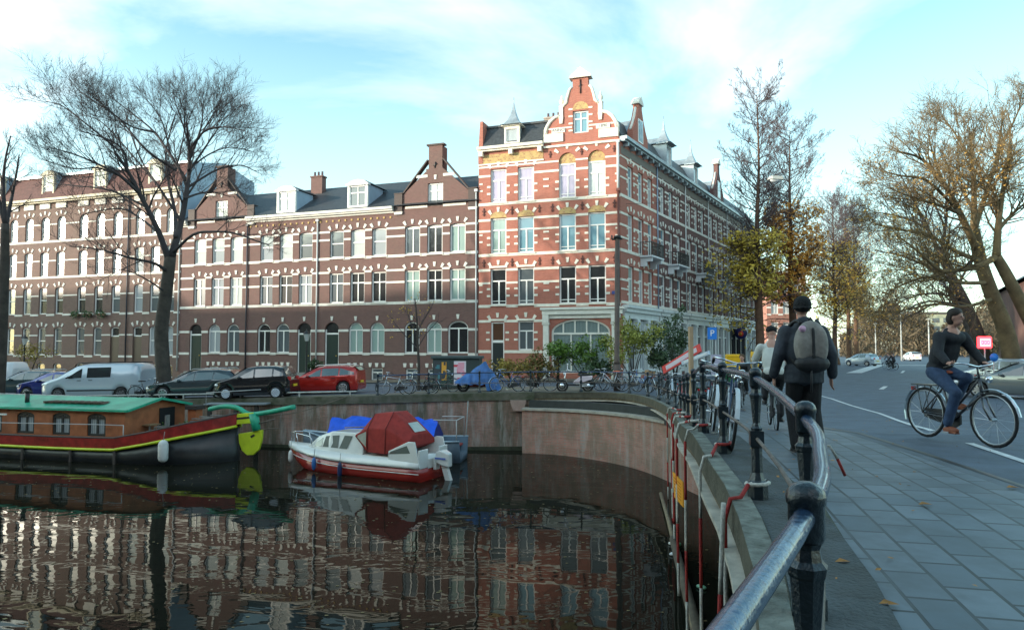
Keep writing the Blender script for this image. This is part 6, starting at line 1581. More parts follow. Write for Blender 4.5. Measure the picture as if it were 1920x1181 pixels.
for s_ in(-1,1):
    b.tube([(2.28,s_*.88,.9),(2.28,s_*.855,1.74),(2.28,s_*.43,2.25)],.012,5); b.tube([(1.45,s_*.93,.9),(1.45,s_*.905,1.76),(1.45,s_*.41,2.33)],.012,5); b.tube([(2.9,s_*.76,1.42),(2.28,s_*.88,.9),(1.45,s_*.93,.88),(.98,s_*.93,.98),(.55,s_*.89,1.18)],.014,5)
b.build('seams',mat('dark_seam',(.11,.012,.012),.8),cp)
# coaming wings and aft windows
b=MB()
for s_ in(-1,1):
    b.prism([(-.05,mg(0)),(1.3,mg(1)+.2),(1.3,1.0),(.45,1.38),(.18,1.38)],s_*.90-.035,s_*.90+.035)
b.box(-.02,.05,-.9,-.36,.45,1.1).box(-.02,.05,.36,.9,.45,1.1).box(-.02,.05,-.36,.36,.4,.75)
b.build('coaming',GEL,mb,bevel=.02)
for s_ in(-1,1): MB().add([(.35,s_*.94,.98),(1.25,s_*.94,.90),(1.2,s_*.94,.99),(.5,s_*.94,1.24)],[(0,1,2,3)]).build('aft_window',mat('boat_glass',(0,0,0)),mb)
b=MB()
for s_ in(-1,1): b.tube(catm([(5.2,s_*.55,.86),(5.25,s_*.56,1.2),(5.7,s_*.50,1.28),(6.2,s_*.35,1.30),(6.75,s_*.10,1.30)],4)+[Vector((6.72,s_*.06,.86))],.016,6)
b.tube([(6.1,.36,.86),(6.2,.35,1.30)],.014,5).tube([(6.1,-.36,.86),(6.2,-.35,1.30)],.014,5)
b.build('bow_rail',mat('chrome',(.75,.77,.8),.12,metal=1),mb)
b=MB(); b.tube([(2.95,.1,1.5),(2.55,.45,1.75),(3.9,.2,1.62)],.02,5); b.build('folded_mast',WOOD,mb)
om=thing('outboard_motor','white outboard motor tilted on the transom of the red cruiser','outboard motor',MO+Vector((0,0,.55))-MX*.05,math.atan2(.454,-.89))
b=MB(); b.loft([[(-.12-.0,y*.9,z) for y,z in((-.16,.05),(.16,.05),(.18,.42),(-.18,.42))],[(-.38,y,z) for y,z in((-.19,-.05),(.19,-.05),(.20,.50),(-.20,.50))],[(-.66,y*.8,z) for y,z in((-.18,-.10),(.18,-.10),(.16,.38),(-.16,.38))]]); cw=b.build('cowling',GEL,om,bevel=.05)
b=MB(); b.box(-.58,-.14,-.215,-.205,.18,.24).box(-.56,-.2,-.215,-.205,.08,.12).box(-.58,-.14,.205,.215,.18,.24); b.build('stripes',mat('blue_stripe',(.10,.16,.5),.4),cw)
b=MB(); b.bar((-.42,0,-.05),(-.62,0,-.62),.16,.2); b.box(-.14,-.02,-.12,.12,-.2,.2); b.tube([(-.52,0,-.60),(-.85,0,-.62)],[.08,.05],8); b.build('leg',GEL,om)
def mbp(x,y,z): return MO+MX*x+MY*y+Vector((0,0,z))
fender('fender','small white fender hanging at the bow of the red cruiser',mbp(6.35,.50,.62),.42,.09,FW)
fender('fender','blue fender hanging from the middle of the red cruiser',mbp(4.7,.98,.52),.42,.085,mat('fender_blue',(.03,.14,.42),.4))
fender('fender','navy fender hanging lower on the red cruiser, towards the canopy',mbp(3.35,1.10,.46),.52,.085,mat('fender_navy',(.02,.035,.11),.4))
# ---- tarpaulined boat behind
TO=Vector((-2.0,29.0,WATER)); tb=thing('covered_boat','grey blue open boat under a bright blue tarpaulin, behind the cruiser','boat',TO,math.atan2(.14,-.99))
def th(x): return interp(x,[(0,.9),(2,1.05),(4.5,1.0),(6,.6),(7.0,.06)])
def tg(x): return interp(x,[(0,.88),(3,.80),(5.5,.86),(7.0,1.12)])
xs=[0,.6,1.4,2.4,3.4,4.4,5.2,6,6.5,6.85,7.0]
GB=mat('grey_blue_hull',(.085,.125,.165),.5,var=.2,vs=2)
b=MB(); b.smooth=True; b.loft([[(x,0,-.3 if x<6 else .1),(x,-th(x)*.8,0),(x,-th(x),tg(x)),(x,-th(x)+.05,tg(x)),(x,-th(x)*.75,.3),(x,th(x)*.75,.3),(x,th(x)-.05,tg(x)),(x,th(x),tg(x)),(x,th(x)*.8,0)] for x in xs]); b.build('hull',GB,tb)
b=MB()
for s_ in(-1,1): b.tube([(x,s_*th(x),tg(x)) for x in xs],.04,6)
b.build('gunwale',mat('pale_blue_gunwale',(.33,.42,.48),.5,var=.2),tb)
n=8; b=MB()
b.add([(x,-th(x)+.03,tg(x)-.1) for x in xs[7:]]+[(x,th(x)-.03,tg(x)-.1) for x in xs[7:]],[(i,i+1,i+5,i+4) for i in range(3)]); b.build('foredeck',GB,tb)
b=MB(); b.box(.2,1.1,-.75,.75,.55,.62).build('thwart',mat('red_thwart',(.35,.05,.04),.6),tb)
r_=random.Random(2); b=MB(); b.smooth=True; rows=[]
for i in range(17):
    x=1.1+i*.29; top=1.80-.12*((i%4)==2)+r_.uniform(-.03,.03)-(.10*abs(i-8)/8); R_=[]
    if i==0: top=1.6
    for j in range(11):
        v=(j-5)/5; y=v*(th(x)+.05); z=tg(x)-.12+(top-tg(x)+.12)*(1-abs(v))**.85+.03*math.sin(i*1.7+j*2.1); R_.append((x+r_.uniform(-.03,.03),y,z))
    rows.append(R_)
b.loft(rows,closed=False,cap=False); b.build('tarpaulin',mat('blue_tarp',(.012,.10,.68),.45,var=.2,vs=3),tb)
b=MB(); b.add(rows[0]+[(1.1,th(1)*-.9,tg(1)-.1),(1.1,th(1)*.9,tg(1)-.1)],[list(range(11))]).build('tarpaulin_end',mat('dark_blue_tarp',(.008,.03,.22),.5),tb)
MB().tube([(.15,-.75,.9),(.15,-.75,1.72),(.15,.75,1.72),(.15,.75,.9)],.022,6).tube([(.15,.75,1.72),(1.1,.75,1.72)],.02,6).tube([(.15,-.75,1.72),(1.1,-.75,1.72)],.02,6).build('stern_rail',mat('pale_rail',(0,0,0)),tb)
b=MB(Matrix.Identity(4)); 
for (a,c) in(((O_+ax*1.2+Vector((.3,1.2,1.7))),Vector((-7.4,32.1,-2.15))),((O_-ax*9+Vector((.5,2.0,1.0))),Vector((-24,35.2,-2.5)))):
    o=thing('mooring_rope','slack mooring rope from the houseboat %s to the quay'%('stern' if a.x>-16 else 'middle'),'rope',a); MB().tube([(p-a) for p in catm([a,a.lerp(c,.5)-Vector((0,0,.35)),c],6)],.02,5).build('cord',mat('old_rope',(.16,.13,.10),.9),o)
# steel landing stage at the wall
p=PD(455,752,32.3); st=thing('landing_stage','narrow grey steel landing stage behind the houseboat tiller','jetty',(p.x,32.3,WATER))
MB().box(-1.6,1.2,-.5,.35,2.05,2.1).build('platform',mat('grey_steel',(.24,.26,.28),.5,var=.2),st)
for x in(-1.4,-.2,.75): MB().box(x-.08,x+.08,-.35,-.2,-.5,2.049).build('pile',mat('tarred_pile',(.05,.045,.04),.8),st)
MB().tube([(-1.5,-.45,2.1),(-1.5,-.45,2.6),(1.0,-.45,2.75)],.02,5).build('rail',mat('pale_rail',(0,0,0)),st)
# ---------------------------------------------------------------- bicycles
CHR=mat('chrome',(0,0,0)); MUD=mat('pale_mudguard',(.55,.62,.68),.25,metal=.5); LEATH=mat('black_saddle',(.02,.018,.016),.6); RIMB=mat('bike_rim',(.42,.45,.48),.3,metal=.7)
def bike_wheel(par,x,r=.335):
    b=MB(); b.tube([(r*math.cos(a*.2618),0,r*math.sin(a*.2618)) for a in range(24)],.019,6,closed=True); w=b.build('wheel',TYRE,par); w.location=(x,0,r+.019)
    b=MB(); b.tube([((r-.025)*math.cos(a*.2618),0,(r-.025)*math.sin(a*.2618)) for a in range(24)],.011,5,closed=True); b.build('rim',RIMB,w)
    b=MB(); b.lathe((0,0,0),[(.022,-.04),(.022,.04)],8,'Y')
    for k in range(14):
        a=2*math.pi*k/14; s_=.03 if k%2 else -.03; b.tube([(.02*math.cos(a+.6),s_,.02*math.sin(a+.6)),((r-.03)*math.cos(a),0,(r-.03)*math.sin(a))],.0022,3,cap=False)
    b.build('spokes',RIMB,w)
BIKES={}
def make_bike(name,col,ladies=True,sad=None,mud=None,crate=None,bar='wide'):
    key=(col.name,ladies,(sad or LEATH).name,(mud or PLAS).name,(crate.name if crate else None))
    if key in BIKES: return BIKES[key]
    o=bpy.data.objects.new(name,None); sc.collection.objects.link(o); sad=sad or LEATH; mud=mud or PLAS
    bike_wheel(o,.56); bike_wheel(o,-.54)
    b=MB(); bb=(-.08,0,.29); sp=(-.24,0,.80); ht=(.37,0,.86); hd=(.41,0,.66)
    b.tube([bb,sp],.017,7).tube([hd,bb],.019,7).tube([ht,hd],.022,7)
    if ladies: b.tube(catm([ht,(.15,0,.62),(-.06,0,.42),(-.12,0,.38)],3),.016,7)
    else: b.tube([ht,(-.22,0,.76)],.017,7)
    for s_ in(-.055,.055): b.tube([bb,(-.54,s_,.354)],.010,6).tube([(-.22,0,.72),(-.54,s_,.354)],.009,6)
    b.build('frame',col,o)
    b=MB()
    for s_ in(-.05,.05): b.tube([(.42,s_*.6,.66),(.47,s_,.5),(.56,s_,.354)],.011,6)
    b.tube([(.42,-.04,.67),(.42,.04,.67)],.018,6); b.tube([ht,(.34,0,1.02)],.014,6); b.build('fork',col,o)
    b=MB(); b.tube(catm([(.12,-.27,1.00),(.28,-.27,1.06),(.38,-.18,1.05),(.36,0,1.02),(.38,.18,1.05),(.28,.27,1.06),(.12,.27,1.00)],4),.012,6)
    hb_=b.build('handlebar',CHR,o)
    g_=MB()
    for s_ in(-1,1): g_.tube([(.10,s_*.27,.995),(.22,s_*.27,1.035)],.018,6)
    g_.build('grips',PLAS,hb_)
    b=MB(); b.ell((-.30,0,.93),(.13,.085,.04),10,6).ell((-.16,0,.93),(.12,.035,.03),8,6); b.build('saddle',sad,o); MB().tube([sp,(-.26,0,.92)],.013,6).build('seat_post',CHR,o)
    for x,a0,a1 in((.56,10,165),(-.54,15,200)):
        b=MB(); rr=.385; P=[]
        for k in range(10):
            a=R(a0+(a1-a0)*k/9); P.append([(x+rr*math.cos(a),-.026,.354+rr*math.sin(a)),(x+(rr+.008)*math.cos(a),0,.354+(rr+.008)*math.sin(a)),(x+rr*math.cos(a),.026,.354+rr*math.sin(a))])
        b.loft(P,closed=False,cap=False); b.build('mudguard',mud,o)
    b=MB(); b.box(-.74,-.34,-.06,.06,.735,.75)
    for s_ in(-.06,.06): b.tube([(-.62,s_,.74),(-.54,s_,.36)],.007,4).tube([(-.36,s_,.74),(-.54,s_,.36)],.006,4)
    b.build('carrier',col,o)
    b=MB(); b.prism([(-.60,.29),(-.08,.18),(.02,.24),(.02,.36),(-.08,.42),(-.60,.41)],.025,.055); b.build('chain_case',PLAS,o)
    b=MB(); b.tube([(-.08,-.10,.29),(-.08,-.10,.29),(-.0,-.10,.14)],.010,5).tube([(-.08,.09,.29),(-.16,.10,.44)],.010,5).tube([(-.08,-.10,.29),(-.08,.10,.29)],.014,6).box(-.05,.05,-.19,-.11,.125,.15).box(-.21,-.11,.11,.19,.43,.455); b.build('cranks',CHR,o)
    MB().lathe((.50,0,.86),[(.02,-.02),(.045,.0),(.045,.03)],10,'X').build('lamp',CHR,o); MB().box(-.765,-.745,-.035,.035,.66,.71).build('rear_reflector',TAIL,o)
    if crate:
        b=MB(); b.box(.42,.74,-.17,.17,.80,.82)
        for q in((.42,.44,-.17,.17),(.72,.74,-.17,.17),(.44,.72,-.17,-.15),(.44,.72,.15,.17)): b.box(q[0],q[1],q[2],q[3],.82,1.04)
        b.build('front_crate',crate,o)
    BIKES[key]=o; o['proto']=1; return o
def bike(label,px,Y,yaw,col,lean=0,py=None,group='bicycles parked along the railing',name='bicycle',zoff=0,pos=None,**k):
    pr=make_bike(name,col,**k)
    if pos: x,y=pos
    else: x=ray(px,700)[0]*Y; y=Y
    if pr.get('proto')==1: o=pr; o['proto']=2
    else: o=copy_tree(pr)
    o.location=(x,y,gz(max(x,0) if y<31 else x,y)+.012+zoff); o.rotation_euler=(lean,0,yaw); tag(o,label,'bicycle',group)
    if 'proto' in o: pass
    return o
BK=mat('black_bike_paint',(.012,.013,.015),.3,coat=.5); GRN=mat('green_bike_paint',(.02,.09,.06),.3,coat=.5); BLU=mat('blue_bike_paint',(.03,.12,.35),.3,coat=.5); REDP=mat('red_bike_paint',(.42,.03,.03),.3,coat=.5); SIL=mat('silver_bike_paint',(.55,.60,.66),.25,metal=.6); ORG=mat('orange_plastic',(.85,.14,.02),.45)
bike('silver framed bicycle parked along the quay rail by two black posts',740,32.6,R(180),SIL,lean=R(5),ladies=False)
bike('black bicycle with silver mudguards leaning on the rail next to the silver one',790,33.0,R(172),BK,lean=R(-6),mud=MUD)
bike('green bicycle parked against the dark kiosk',828,33.8,R(20),GRN,lean=R(5))
bike('blue bicycle with pale mudguards at the right side of the blue tarpaulin',952,32.6,R(200),BLU,lean=R(4),mud=MUD)
bike('black bicycle standing alone between the blue tarpaulin and the moped',1010,33.0,R(5),BK,lean=R(5))
bike('black bicycle behind the moped, facing the pole',1118,33.4,R(35),BK,lean=R(-6),mud=MUD)
bike('silver bicycle with bright orange saddle cover left of the tall pole',1146,33.4,R(160),SIL,lean=R(6),sad=ORG,mud=MUD)
bike('silver bicycle with tall handlebar right of the tall pole',1178,33.2,R(130),SIL,lean=R(5),mud=MUD)
bike('blue bicycle with pale mudguards near the end of the straight rail',1205,32.6,R(118),BLU,lean=R(-5),mud=MUD)
bike('black bicycle with a wooden front crate at the bend of the railing',1228,30.5,R(110),BK,lean=R(6),crate=mat('tan_wood',(0,0,0)))
bike('black bicycle first round the bend of the railing',0,0,R(95),BK,lean=R(7),pos=(5.95,27.5))
bike('silver bicycle with pale mudguards leaning on the bend of the railing',0,0,R(88),SIL,lean=R(7),mud=MUD,pos=(5.80,25.3))
bike('red bicycle leaning on the railing where it straightens',0,0,R(86),REDP,lean=R(8),mud=MUD,pos=(5.45,22.6))
bike('black bicycle with silver mudguards just beyond the red bicycle',0,0,R(80),BK,lean=R(8),mud=MUD,pos=(5.75,21.0))
bike('green bicycle leaning on the railing just before the red one',0,0,R(82),GRN,lean=R(8),pos=(5.15,19.9))
bike('black bicycle beside the pale wooden post',0,0,R(78),BK,lean=R(8),pos=(4.65,17.3))
bike('silver bicycle parked beside the pale wooden post, its bar over the rail',0,0,R(75),SIL,lean=R(9),mud=MUD,ladies=False,pos=(4.35,15.2))
bike('black bicycle with a green front crate behind the nearest two bicycles',0,0,R(80),BK,lean=R(8),pos=(3.95,13.0),crate=mat('green_crate',(.03,.16,.07),.5))
bike('black bicycle, second nearest to the camera, leaning on the railing',0,0,R(-104),BK,lean=R(-7),mud=mat('white_mudguard',(.68,.74,.78),.3),pos=(3.06,10.75))
bike('blue black bicycle nearest to the camera, white tipped mudguard, on the railing',0,0,R(-103),mat('navy_bike_paint',(.02,.05,.12),.3,coat=.5),lean=R(-7),mud=mat('white_mudguard',(0,0,0)),pos=(2.62,8.55))
bike('black bicycle with white front tyre leaning on the big tree',277,35.1,R(12),BK,lean=R(5),mud=mat('white_mudguard',(0,0,0)),group=None)
for i,(px,Y,lab) in enumerate([(1846,36,'black bicycle at the left end of the rack on the right hand kerb'),(1860,35,'silver bicycle in the middle of the rack on the right hand kerb'),(1874,34,'black bicycle with silver mudguards at the right end of the kerb rack')]):
    bike(lab,px,Y,R(20),[BK,SIL,BK][i],lean=R(4),mud=[PLAS,MUD,MUD][i],group='bicycles on the right hand kerb')
for pr in BIKES.values():
    if pr.get('proto')==1: bpy.data.objects.remove(pr)
for o in bpy.data.objects:
    if 'proto' in o: del o['proto']
# moped
x=PD(1078,700,32.8).x; mo=thing('moped','white and pink moped with chrome crank case parked on the quay','moped',(x,32.8,gz(x,32.8)),R(178))
for wx_ in(.60,-.60):
    b=MB(); b.tube([(.24*math.cos(a*.3142),0,.24*math.sin(a*.3142)) for a in range(20)],.05,8,closed=True); w=b.build('wheel',TYRE,mo); w.location=(wx_,0,.29); b=MB(); b.lathe((0,0,0),[(.17,-.02),(.17,.02)],14,'Y').build('rim',CHR,w)
MB().loft([[(.10,-.06,.40),(.10,.06,.40),(.10,.06,.46),(.10,-.06,.46)],[(-.25,-.14,.42),(-.25,.14,.42),(-.25,.13,.74),(-.25,-.13,.74)],[(-.80,-.10,.60),(-.80,.10,.60),(-.82,.08,.76),(-.82,-.08,.76)]]).build('rear_body',mat('pink_white',(.72,.60,.66),.3,coat=1),mo,bevel=.02)
MB().loft([[(.34,-.16,.36),(.34,.16,.36),(.36,.16,.40),(.36,-.16,.40)],[(.46,-.18,.70),(.46,.18,.70),(.49,.16,.72),(.49,-.16,.72)],[(.40,-.10,.96),(.40,.10,.96),(.44,.10,.98),(.44,-.10,.98)]]).build('leg_shield',mat('white_car_paint',(0,0,0)),mo,bevel=.01)
MB().box(-.2,.36,-.12,.12,.30,.36).build('footboard',PLAS,mo); MB().ell((-.42,0,.80),(.32,.13,.06),12,6).build('saddle',LEATH,mo)
MB().tube(catm([(.22,-.32,1.02),(.36,-.2,1.05),(.40,0,1.0),(.36,.2,1.05),(.22,.32,1.02)],4),.016,6).tube([(.40,0,1.0),(.60,0,.29)],.022,6).build('handlebar',CHR,mo)
MB().ell((.50,0,.86),(.06,.08,.08),10,8).build('headlight',LENS,mo); MB().ell((-.86,0,.70),(.03,.06,.04),8,6).build('tail_light',TAIL,mo)
for s_ in(-1,1): MB().tube([(.34,s_*.24,1.05),(.34,s_*.30,1.24)],.008,4).ell((.34,s_*.32,1.28),(.02,.06,.05),8,6).build('mirror',CHR,mo)
MB().box(-.55,-.05,-.11,.11,.22,.42).ell((-.35,-.14,.30),(.15,.05,.09),10,6).tube([(-.2,.13,.25),(-.85,.15,.30)],.035,8).build('engine',mat('grey_alloy',(.4,.42,.44),.35,metal=.7),mo,)
# tarpaulin covered motorbike
x=PD(898,700,33.4).x; tm=thing('covered_motorbike','motorbike hidden under a draped blue tarpaulin, in front of the kiosk','motorbike',(x,33.4,gz(x,33.4)),R(2))
r_=random.Random(12); b=MB(); b.smooth=True; rows=[]
for i in range(25):
    u=i/24; xx=-1.15+2.2*u; h=interp(u,[(0,.50),(.1,.66),(.25,.85),(.45,1.12),(.6,1.42),(.66,1.46),(.72,1.30),(.85,.85),(.95,.45),(1,.2)]); R_=[]
    for j in range(13):
        v=(j-6)/6; w=.42+.06*math.sin(i*1.9); y=v*w; fl=.38 if u<.7 else .12
        z=fl+(h-fl)*max(0,1-abs(v)**2.2)+ (.035*math.sin(i*1.3+j*1.1)); R_.append((xx+.04*math.sin(j+i),y*(1+.15*abs(v)*math.sin(i*1.2)),z))
    rows.append(R_)
b.loft(rows,closed=False,cap=False); b.build('tarpaulin',mat('faded_blue_tarp',(.03,.12,.34),.5,var=.45,vs=3,bump=.5,bs=6),tm)
for wx_ in(-.75,.68):
    b=MB(); b.tube([(.25*math.cos(a*.3142),0,.25*math.sin(a*.3142)) for a in range(20)],.06,8,closed=True); w=b.build('wheel',TYRE,tm); w.location=(wx_,0,.31); MB().lathe((0,0,0),[(.17,-.02),(.17,.02)],14,'Y').build('rim',CHR,w)
MB().box(-.45,.45,-.13,.13,.25,.5).build('engine',mat('dark_red_engine',(.16,.02,.015),.5),tm,bevel=.04); MB().box(-1.0,-.6,-.1,.1,.45,.62).build('mudguard',PLAS,tm)
# ---------------------------------------------------------------- street furniture
x=PD(858,700,37.0).x; ks=thing('kiosk','dark green street kiosk with posters on its side','kiosk',(x,37.0,gz(x,37)),R(-8))
KG=mat('kiosk_green',(.035,.055,.055),.5,var=.2,vs=2)
MB().box(-1.25,1.25,-.45,.45,.12,1.62).build('cabinet',KG,ks,bevel=.02); MB().box(-1.33,1.33,-.55,.55,1.621,1.78).build('roof',mat('kiosk_roof',(.055,.08,.085),.5,var=.2),ks,bevel=.03); MB().box(-1.28,1.28,-.48,.48,-.05,.119).build('plinth',mat('dark_concrete_and_shade',(0,0,0)),ks)
def poster(xa,xb,za,zb,cols,label,seed):
    b=MB(); b.box(xa,xb,-.462,-.452,za,zb); o=b.build('poster',cols[0],ks,label=label); r_=random.Random(seed)
    for m in cols[1:]:
        q=MB(); 
        for k in range(4):
            w=r_.uniform(.2,.6)*(xb-xa); h=r_.uniform(.08,.3)*(zb-za); a=r_.uniform(xa,xb-w); c=r_.uniform(za,zb-h); q.box(a,a+w,-.470-.002*k-.003*cols.index(m),-.4625,c,c+h)
        q.build('printed_area',m,o)
PR=mat('poster_red',(.65,.06,.09),.6); PWh=mat('poster_white',(.72,.66,.72),.6); POr=mat('poster_orange',(.75,.36,.05),.6); PDk=mat('poster_dark',(.05,.06,.07),.6); PTe=mat('poster_teal',(.06,.20,.24),.6); PPk=mat('poster_pink',(.75,.35,.45),.6)
poster(-1.18,-.78,.35,1.5,[PDk,PTe],'dark poster with teal patches',1); poster(-.76,-.5,.5,1.45,[POr,PDk],'narrow orange poster',2); poster(-.1,.55,.25,1.5,[PWh,PR,PPk],'white and red poster',3)
MB().box(-.45,-.15,-.47,-.452,.3,1.5).build('cabinet_door',KG,ks)
# tall brown pole
x=PD(1157,725,33.6).x; pl=thing('tall_pole','tall brown steel pole standing at the quay rail before the corner house','pole',(x,33.6,gz(x,33.6)))
top=PD(1160,447,33.6).z-gz(x,33.6)
MB().tube([(0,0,0),(0,0,1.3)],.17,14).tube([(0,0,1.3),(0,0,1.45),(.06,0,top)],[.17,.13,.105],14).build('shaft',mat('brown_pole_paint',(.085,.06,.05),.6,var=.35,vs=2,bump=.3),pl)
MB().tube([(.06,0,top),(.06,0,top+.12)],.18,12).tube([(-.2,0,top-.05),(.3,0,top-.02)],.05,6).tube([(-.2,0,top-.05),(-.2,0,top+.15)],.04,6).build('cap',IRON,pl)
# hanging street lamps on a span wire
def cable(name,label,a,c,r=.012,sag=.25):
    a=Vector(a);c=Vector(c); m_=(a+c)/2-Vector((0,0,sag)); o=thing(name,label,'cable',a); b=MB(); b.tube([(p-a) for p in catm([a,a.lerp(m_,.5)-Vector((0,0,sag*.25)),m_,c.lerp(m_,.5)-Vector((0,0,sag*.25)),c],4)],r,5); b.build('wire',IRON,o)
ca=SD@Vector((1.0,0,9.9)); cable('span_wire','thin span wire carrying the lamps across the side street',ca,PD(2010,335,34.5))
def hlamp(px,py,Y,label,ang):
    p=PD(px,py,Y); o=thing('hanging_lamp',label,'street lamp',p,R(ang),'street lamps hung over the road')
    MB().loft([[(-.42,-.14,.02),(-.42,.14,.02),(-.42,.10,.10),(-.42,-.10,.10)],[(-.3,-.22,0),(-.3,.22,0),(-.3,.16,.20),(-.3,-.16,.20)],[(.3,-.22,0),(.3,.22,0),(.3,.16,.20),(.3,-.16,.20)],[(.42,-.14,.02),(.42,.14,.02),(.42,.10,.10),(.42,-.10,.10)]]).build('hood',mat('lamp_hood',(.50,.50,.44),.4),o,bevel=.02)
    MB().ell((0,0,-.01),(.34,.17,.12),12,8).build('diffuser',mat('lamp_diffuser',(.62,.68,.70),.3),o); MB().tube([(0,0,.2),(0,0,.42)],.02,6).build('hanger',IRON,o)
hlamp(1455,338,36,'street lamp hanging before the tall narrow trees',10); hlamp(1812,330,36,'street lamp hanging in front of the big leaning trees',10)
hlamp(1768,533,62,'small distant street lamp hanging under the leaning tree branches',10)
# lanterns
def lantern(px,Y,label,h=3.6):
    x=ray(px,650)[0]*Y; o=thing('street_lantern',label,'street lamp',(x,Y,gz(x,Y)),0,'old lanterns before the canal houses')
    MB().lathe((0,0,0),[(.16,0),(.16,.3),(.08,.4),(.06,1.2),(.05,h-.6),(.07,h-.5)],10).build('post',IRON,o)
    MB().lathe((0,0,h-.5),[(.13,0),(.24,.5)],6).build('glass',mat('lantern_glass',(.45,.47,.45),.15,coat=1),o); MB().lathe((0,0,h+.001),[(.28,0),(.20,.12),(.06,.22),(.03,.35)],6).build('roof',IRON,o)
lantern(575,49,'old black lantern before the brown house door, left of the red car'); lantern(46,57,'old black lantern in front of the far left plum houses')
# signs
def sign_post(px,Y,h,label,cat='sign',name='road_sign'):
    x=ray(px,650)[0]*Y; o=thing(name,label,cat,(x,Y,gz(max(x,0) if Y<31 else x,Y))); MB().tube([(0,0,0),(0,0,h)],.03,8).build('post',mat('grey_post',(.35,.37,.38),.5),o); return o
BLS=mat('blue_sign',(.02,.20,.68),.4); WHS=mat('white_sign',(.8,.8,.8),.4)
o=sign_post(1342,30,3.05,'blue parking sign with white P on a thin post'); bd=MB().box(-.36,.04,-.05,-.035,2.4,2.92).build('sign_face',BLS,o); text(o,Matrix.Translation((0,0,0)),'P',-.16,2.66,.38,WHS,y=-.055)
bd2=MB().box(-.22,.22,-.05,-.035,.9,1.75).build('lower_board',mat('lilac_board',(.40,.38,.50),.6),o)
o=sign_post(1846,33,2.05,'red lit traffic sign on a short post before the leaning trees'); MB().box(-.34,.34,-.06,.06,2.051,2.61).build('frame',mat('red_lit',(.85,.02,.02),.4,emit=((1,.03,.04),2.2)),o,bevel=.05)
MB().box(-.24,.24,-.075,-.061,2.15,2.51).build('panel',mat('pink_lit',(.9,.3,.4),.4,emit=((1,.28,.42),1.1)),o); b=MB()
for q in(-.14,.0,.14): b.box(q-.05,q-.02,-.085,-.0755,2.23,2.43).box(q+.02,q+.05,-.085,-.0755,2.23,2.43).box(q-.02,q+.02,-.085,-.0755,2.40,2.43).box(q-.02,q+.02,-.085,-.0755,2.23,2.26)
b.build('symbol',mat('dark_symbol',(.2,.02,.04),.5),o)
o=sign_post(1862,33.5,1.75,'small round blue sign beside the red lit sign'); MB().lathe((0,-.04,1.62),[(.2,-.01),(.2,.01)],20,'Y').build('sign_face',BLS,o)
# street name plate
MB(TR).box(X(.62),X(.2),-.05,-.0,3.62,3.84).build('street_name_plate',mat('navy_plate',(.05,.07,.25),.4),hr)
# café round sign
p=SD@Vector((30.2,-.9,1.55)); o=thing('hanging_sign','dark blue round café sign with a red and yellow centre','sign',p,math.atan2(.856,.517)+R(90))
MB().lathe((0,0,0),[(.62,-.05),(.62,.05)],24,'Y').build('disc',mat('navy_sign',(.04,.04,.16),.4),o); MB().lathe((0,0,-.08),[(.27,-.07),(.27,.07)],18,'Y').build('emblem',mat('sign_red',(.8,.06,.03),.4),o); MB().lathe((0,0,-.08),[(.12,-.08),(.12,.08)],14,'Y').build('centre',mat('sign_yellow',(.85,.5,.03),.4),o); MB().tube([(-.6,0,.64),(.9,0,.64)],.03,6).build('bracket',IRON,o)
# barrier boards leaning over the bicycles
def board(label,a,c,w,t_,m1,m2):
    a=Vector(a);c=Vector(c); o=thing('barrier_board',label,'barrier board',a); L=(c-a); b=MB(); b.bar((0,0,0),L,t_,w); b.build('board',m1,o)
    n=L.normalized().cross(Vector((0,0,1))).normalized(); q=MB(); 
    for s_ in(-1,1): q.bar(L*.10+n*(t_*.5+.004)*s_,L*.93+n*(t_*.5+.004)*s_,.004,w*.55)
    q.build('centre_stripe',m2,o)
board('long red edged barrier board leaning up to the right over the bicycles',PD(1244,694,18.2),PD(1313,652,16.8),.20,.05,mat('board_red',(.75,.03,.03),.4),mat('board_pink_white',(.72,.60,.68),.4))
board('pale blue white plank leaning behind the red edged board',PD(1279,681,16.2),PD(1330,661,15.4),.09,.04,mat('plank_blue_white',(.52,.62,.75),.35),mat('plank_white',(.75,.78,.82),.35))
# far street lamp posts
for px,Y,h,lab in((1642,140,7,'pale lamp post far away left of the street centre'),(1690,120,8,'pale lamp post far away at the street centre'),(1742,120,7,'pale lamp post far away right of the street centre')):
    x=ray(px,650)[0]*Y; o=thing('lamp_post',lab,'street lamp',(x,Y,gz(x,Y)),0,'distant lamp posts'); MB().tube([(0,0,0),(0,0,h)],[.14,.09],8).build('post',mat('pale_post',(.45,.47,.45),.5),o); MB().ell((0,0,h+.1),(.4,.4,.18),10,6).build('lamp_head',mat('lamp_hood',(0,0,0)),o)
# pink brick building at the end, behind the trees, and buildings on the right
x0=PD(1438,600,118).x; x1=PD(1512,600,118).x
o=thing('distant_building','pale long building far behind the trees at the end of the street','building',(ray(1722,600)[0]*250,250,-2.2))
MB().box(0,60,0,14,0,14.5).build('wall',mat('pale_yellow_wall',(.42,.42,.30),.8,var=.2,vs=.1),o); b=MB()
for i in range(15):
    for z in(2,5.2,8.4,11.4): b.box(1+i*4,3.6+i*4,-.05,-.005,z,z+1.6)
b.build('windows',G_GREY,o); MB().box(-.5,60.5,-.5,14.5,14.501,15.2).build('roof',mat('dull_roof',(.12,.11,.10),.8),o)
o=thing('end_building','red brick building with white bands behind the tall trees','building',(x0,118,-2.2)); w=x1-x0; T_=Matrix.Identity(4)
ops=[(w*f-.6,w*f+.6,z,z+2.1,0) for f in(.2,.5,.8) for z in(4.5,8.0,11.5)]+[(w*f-.8,w*f+.8,.3,3.0,0) for f in(.25,.7)]
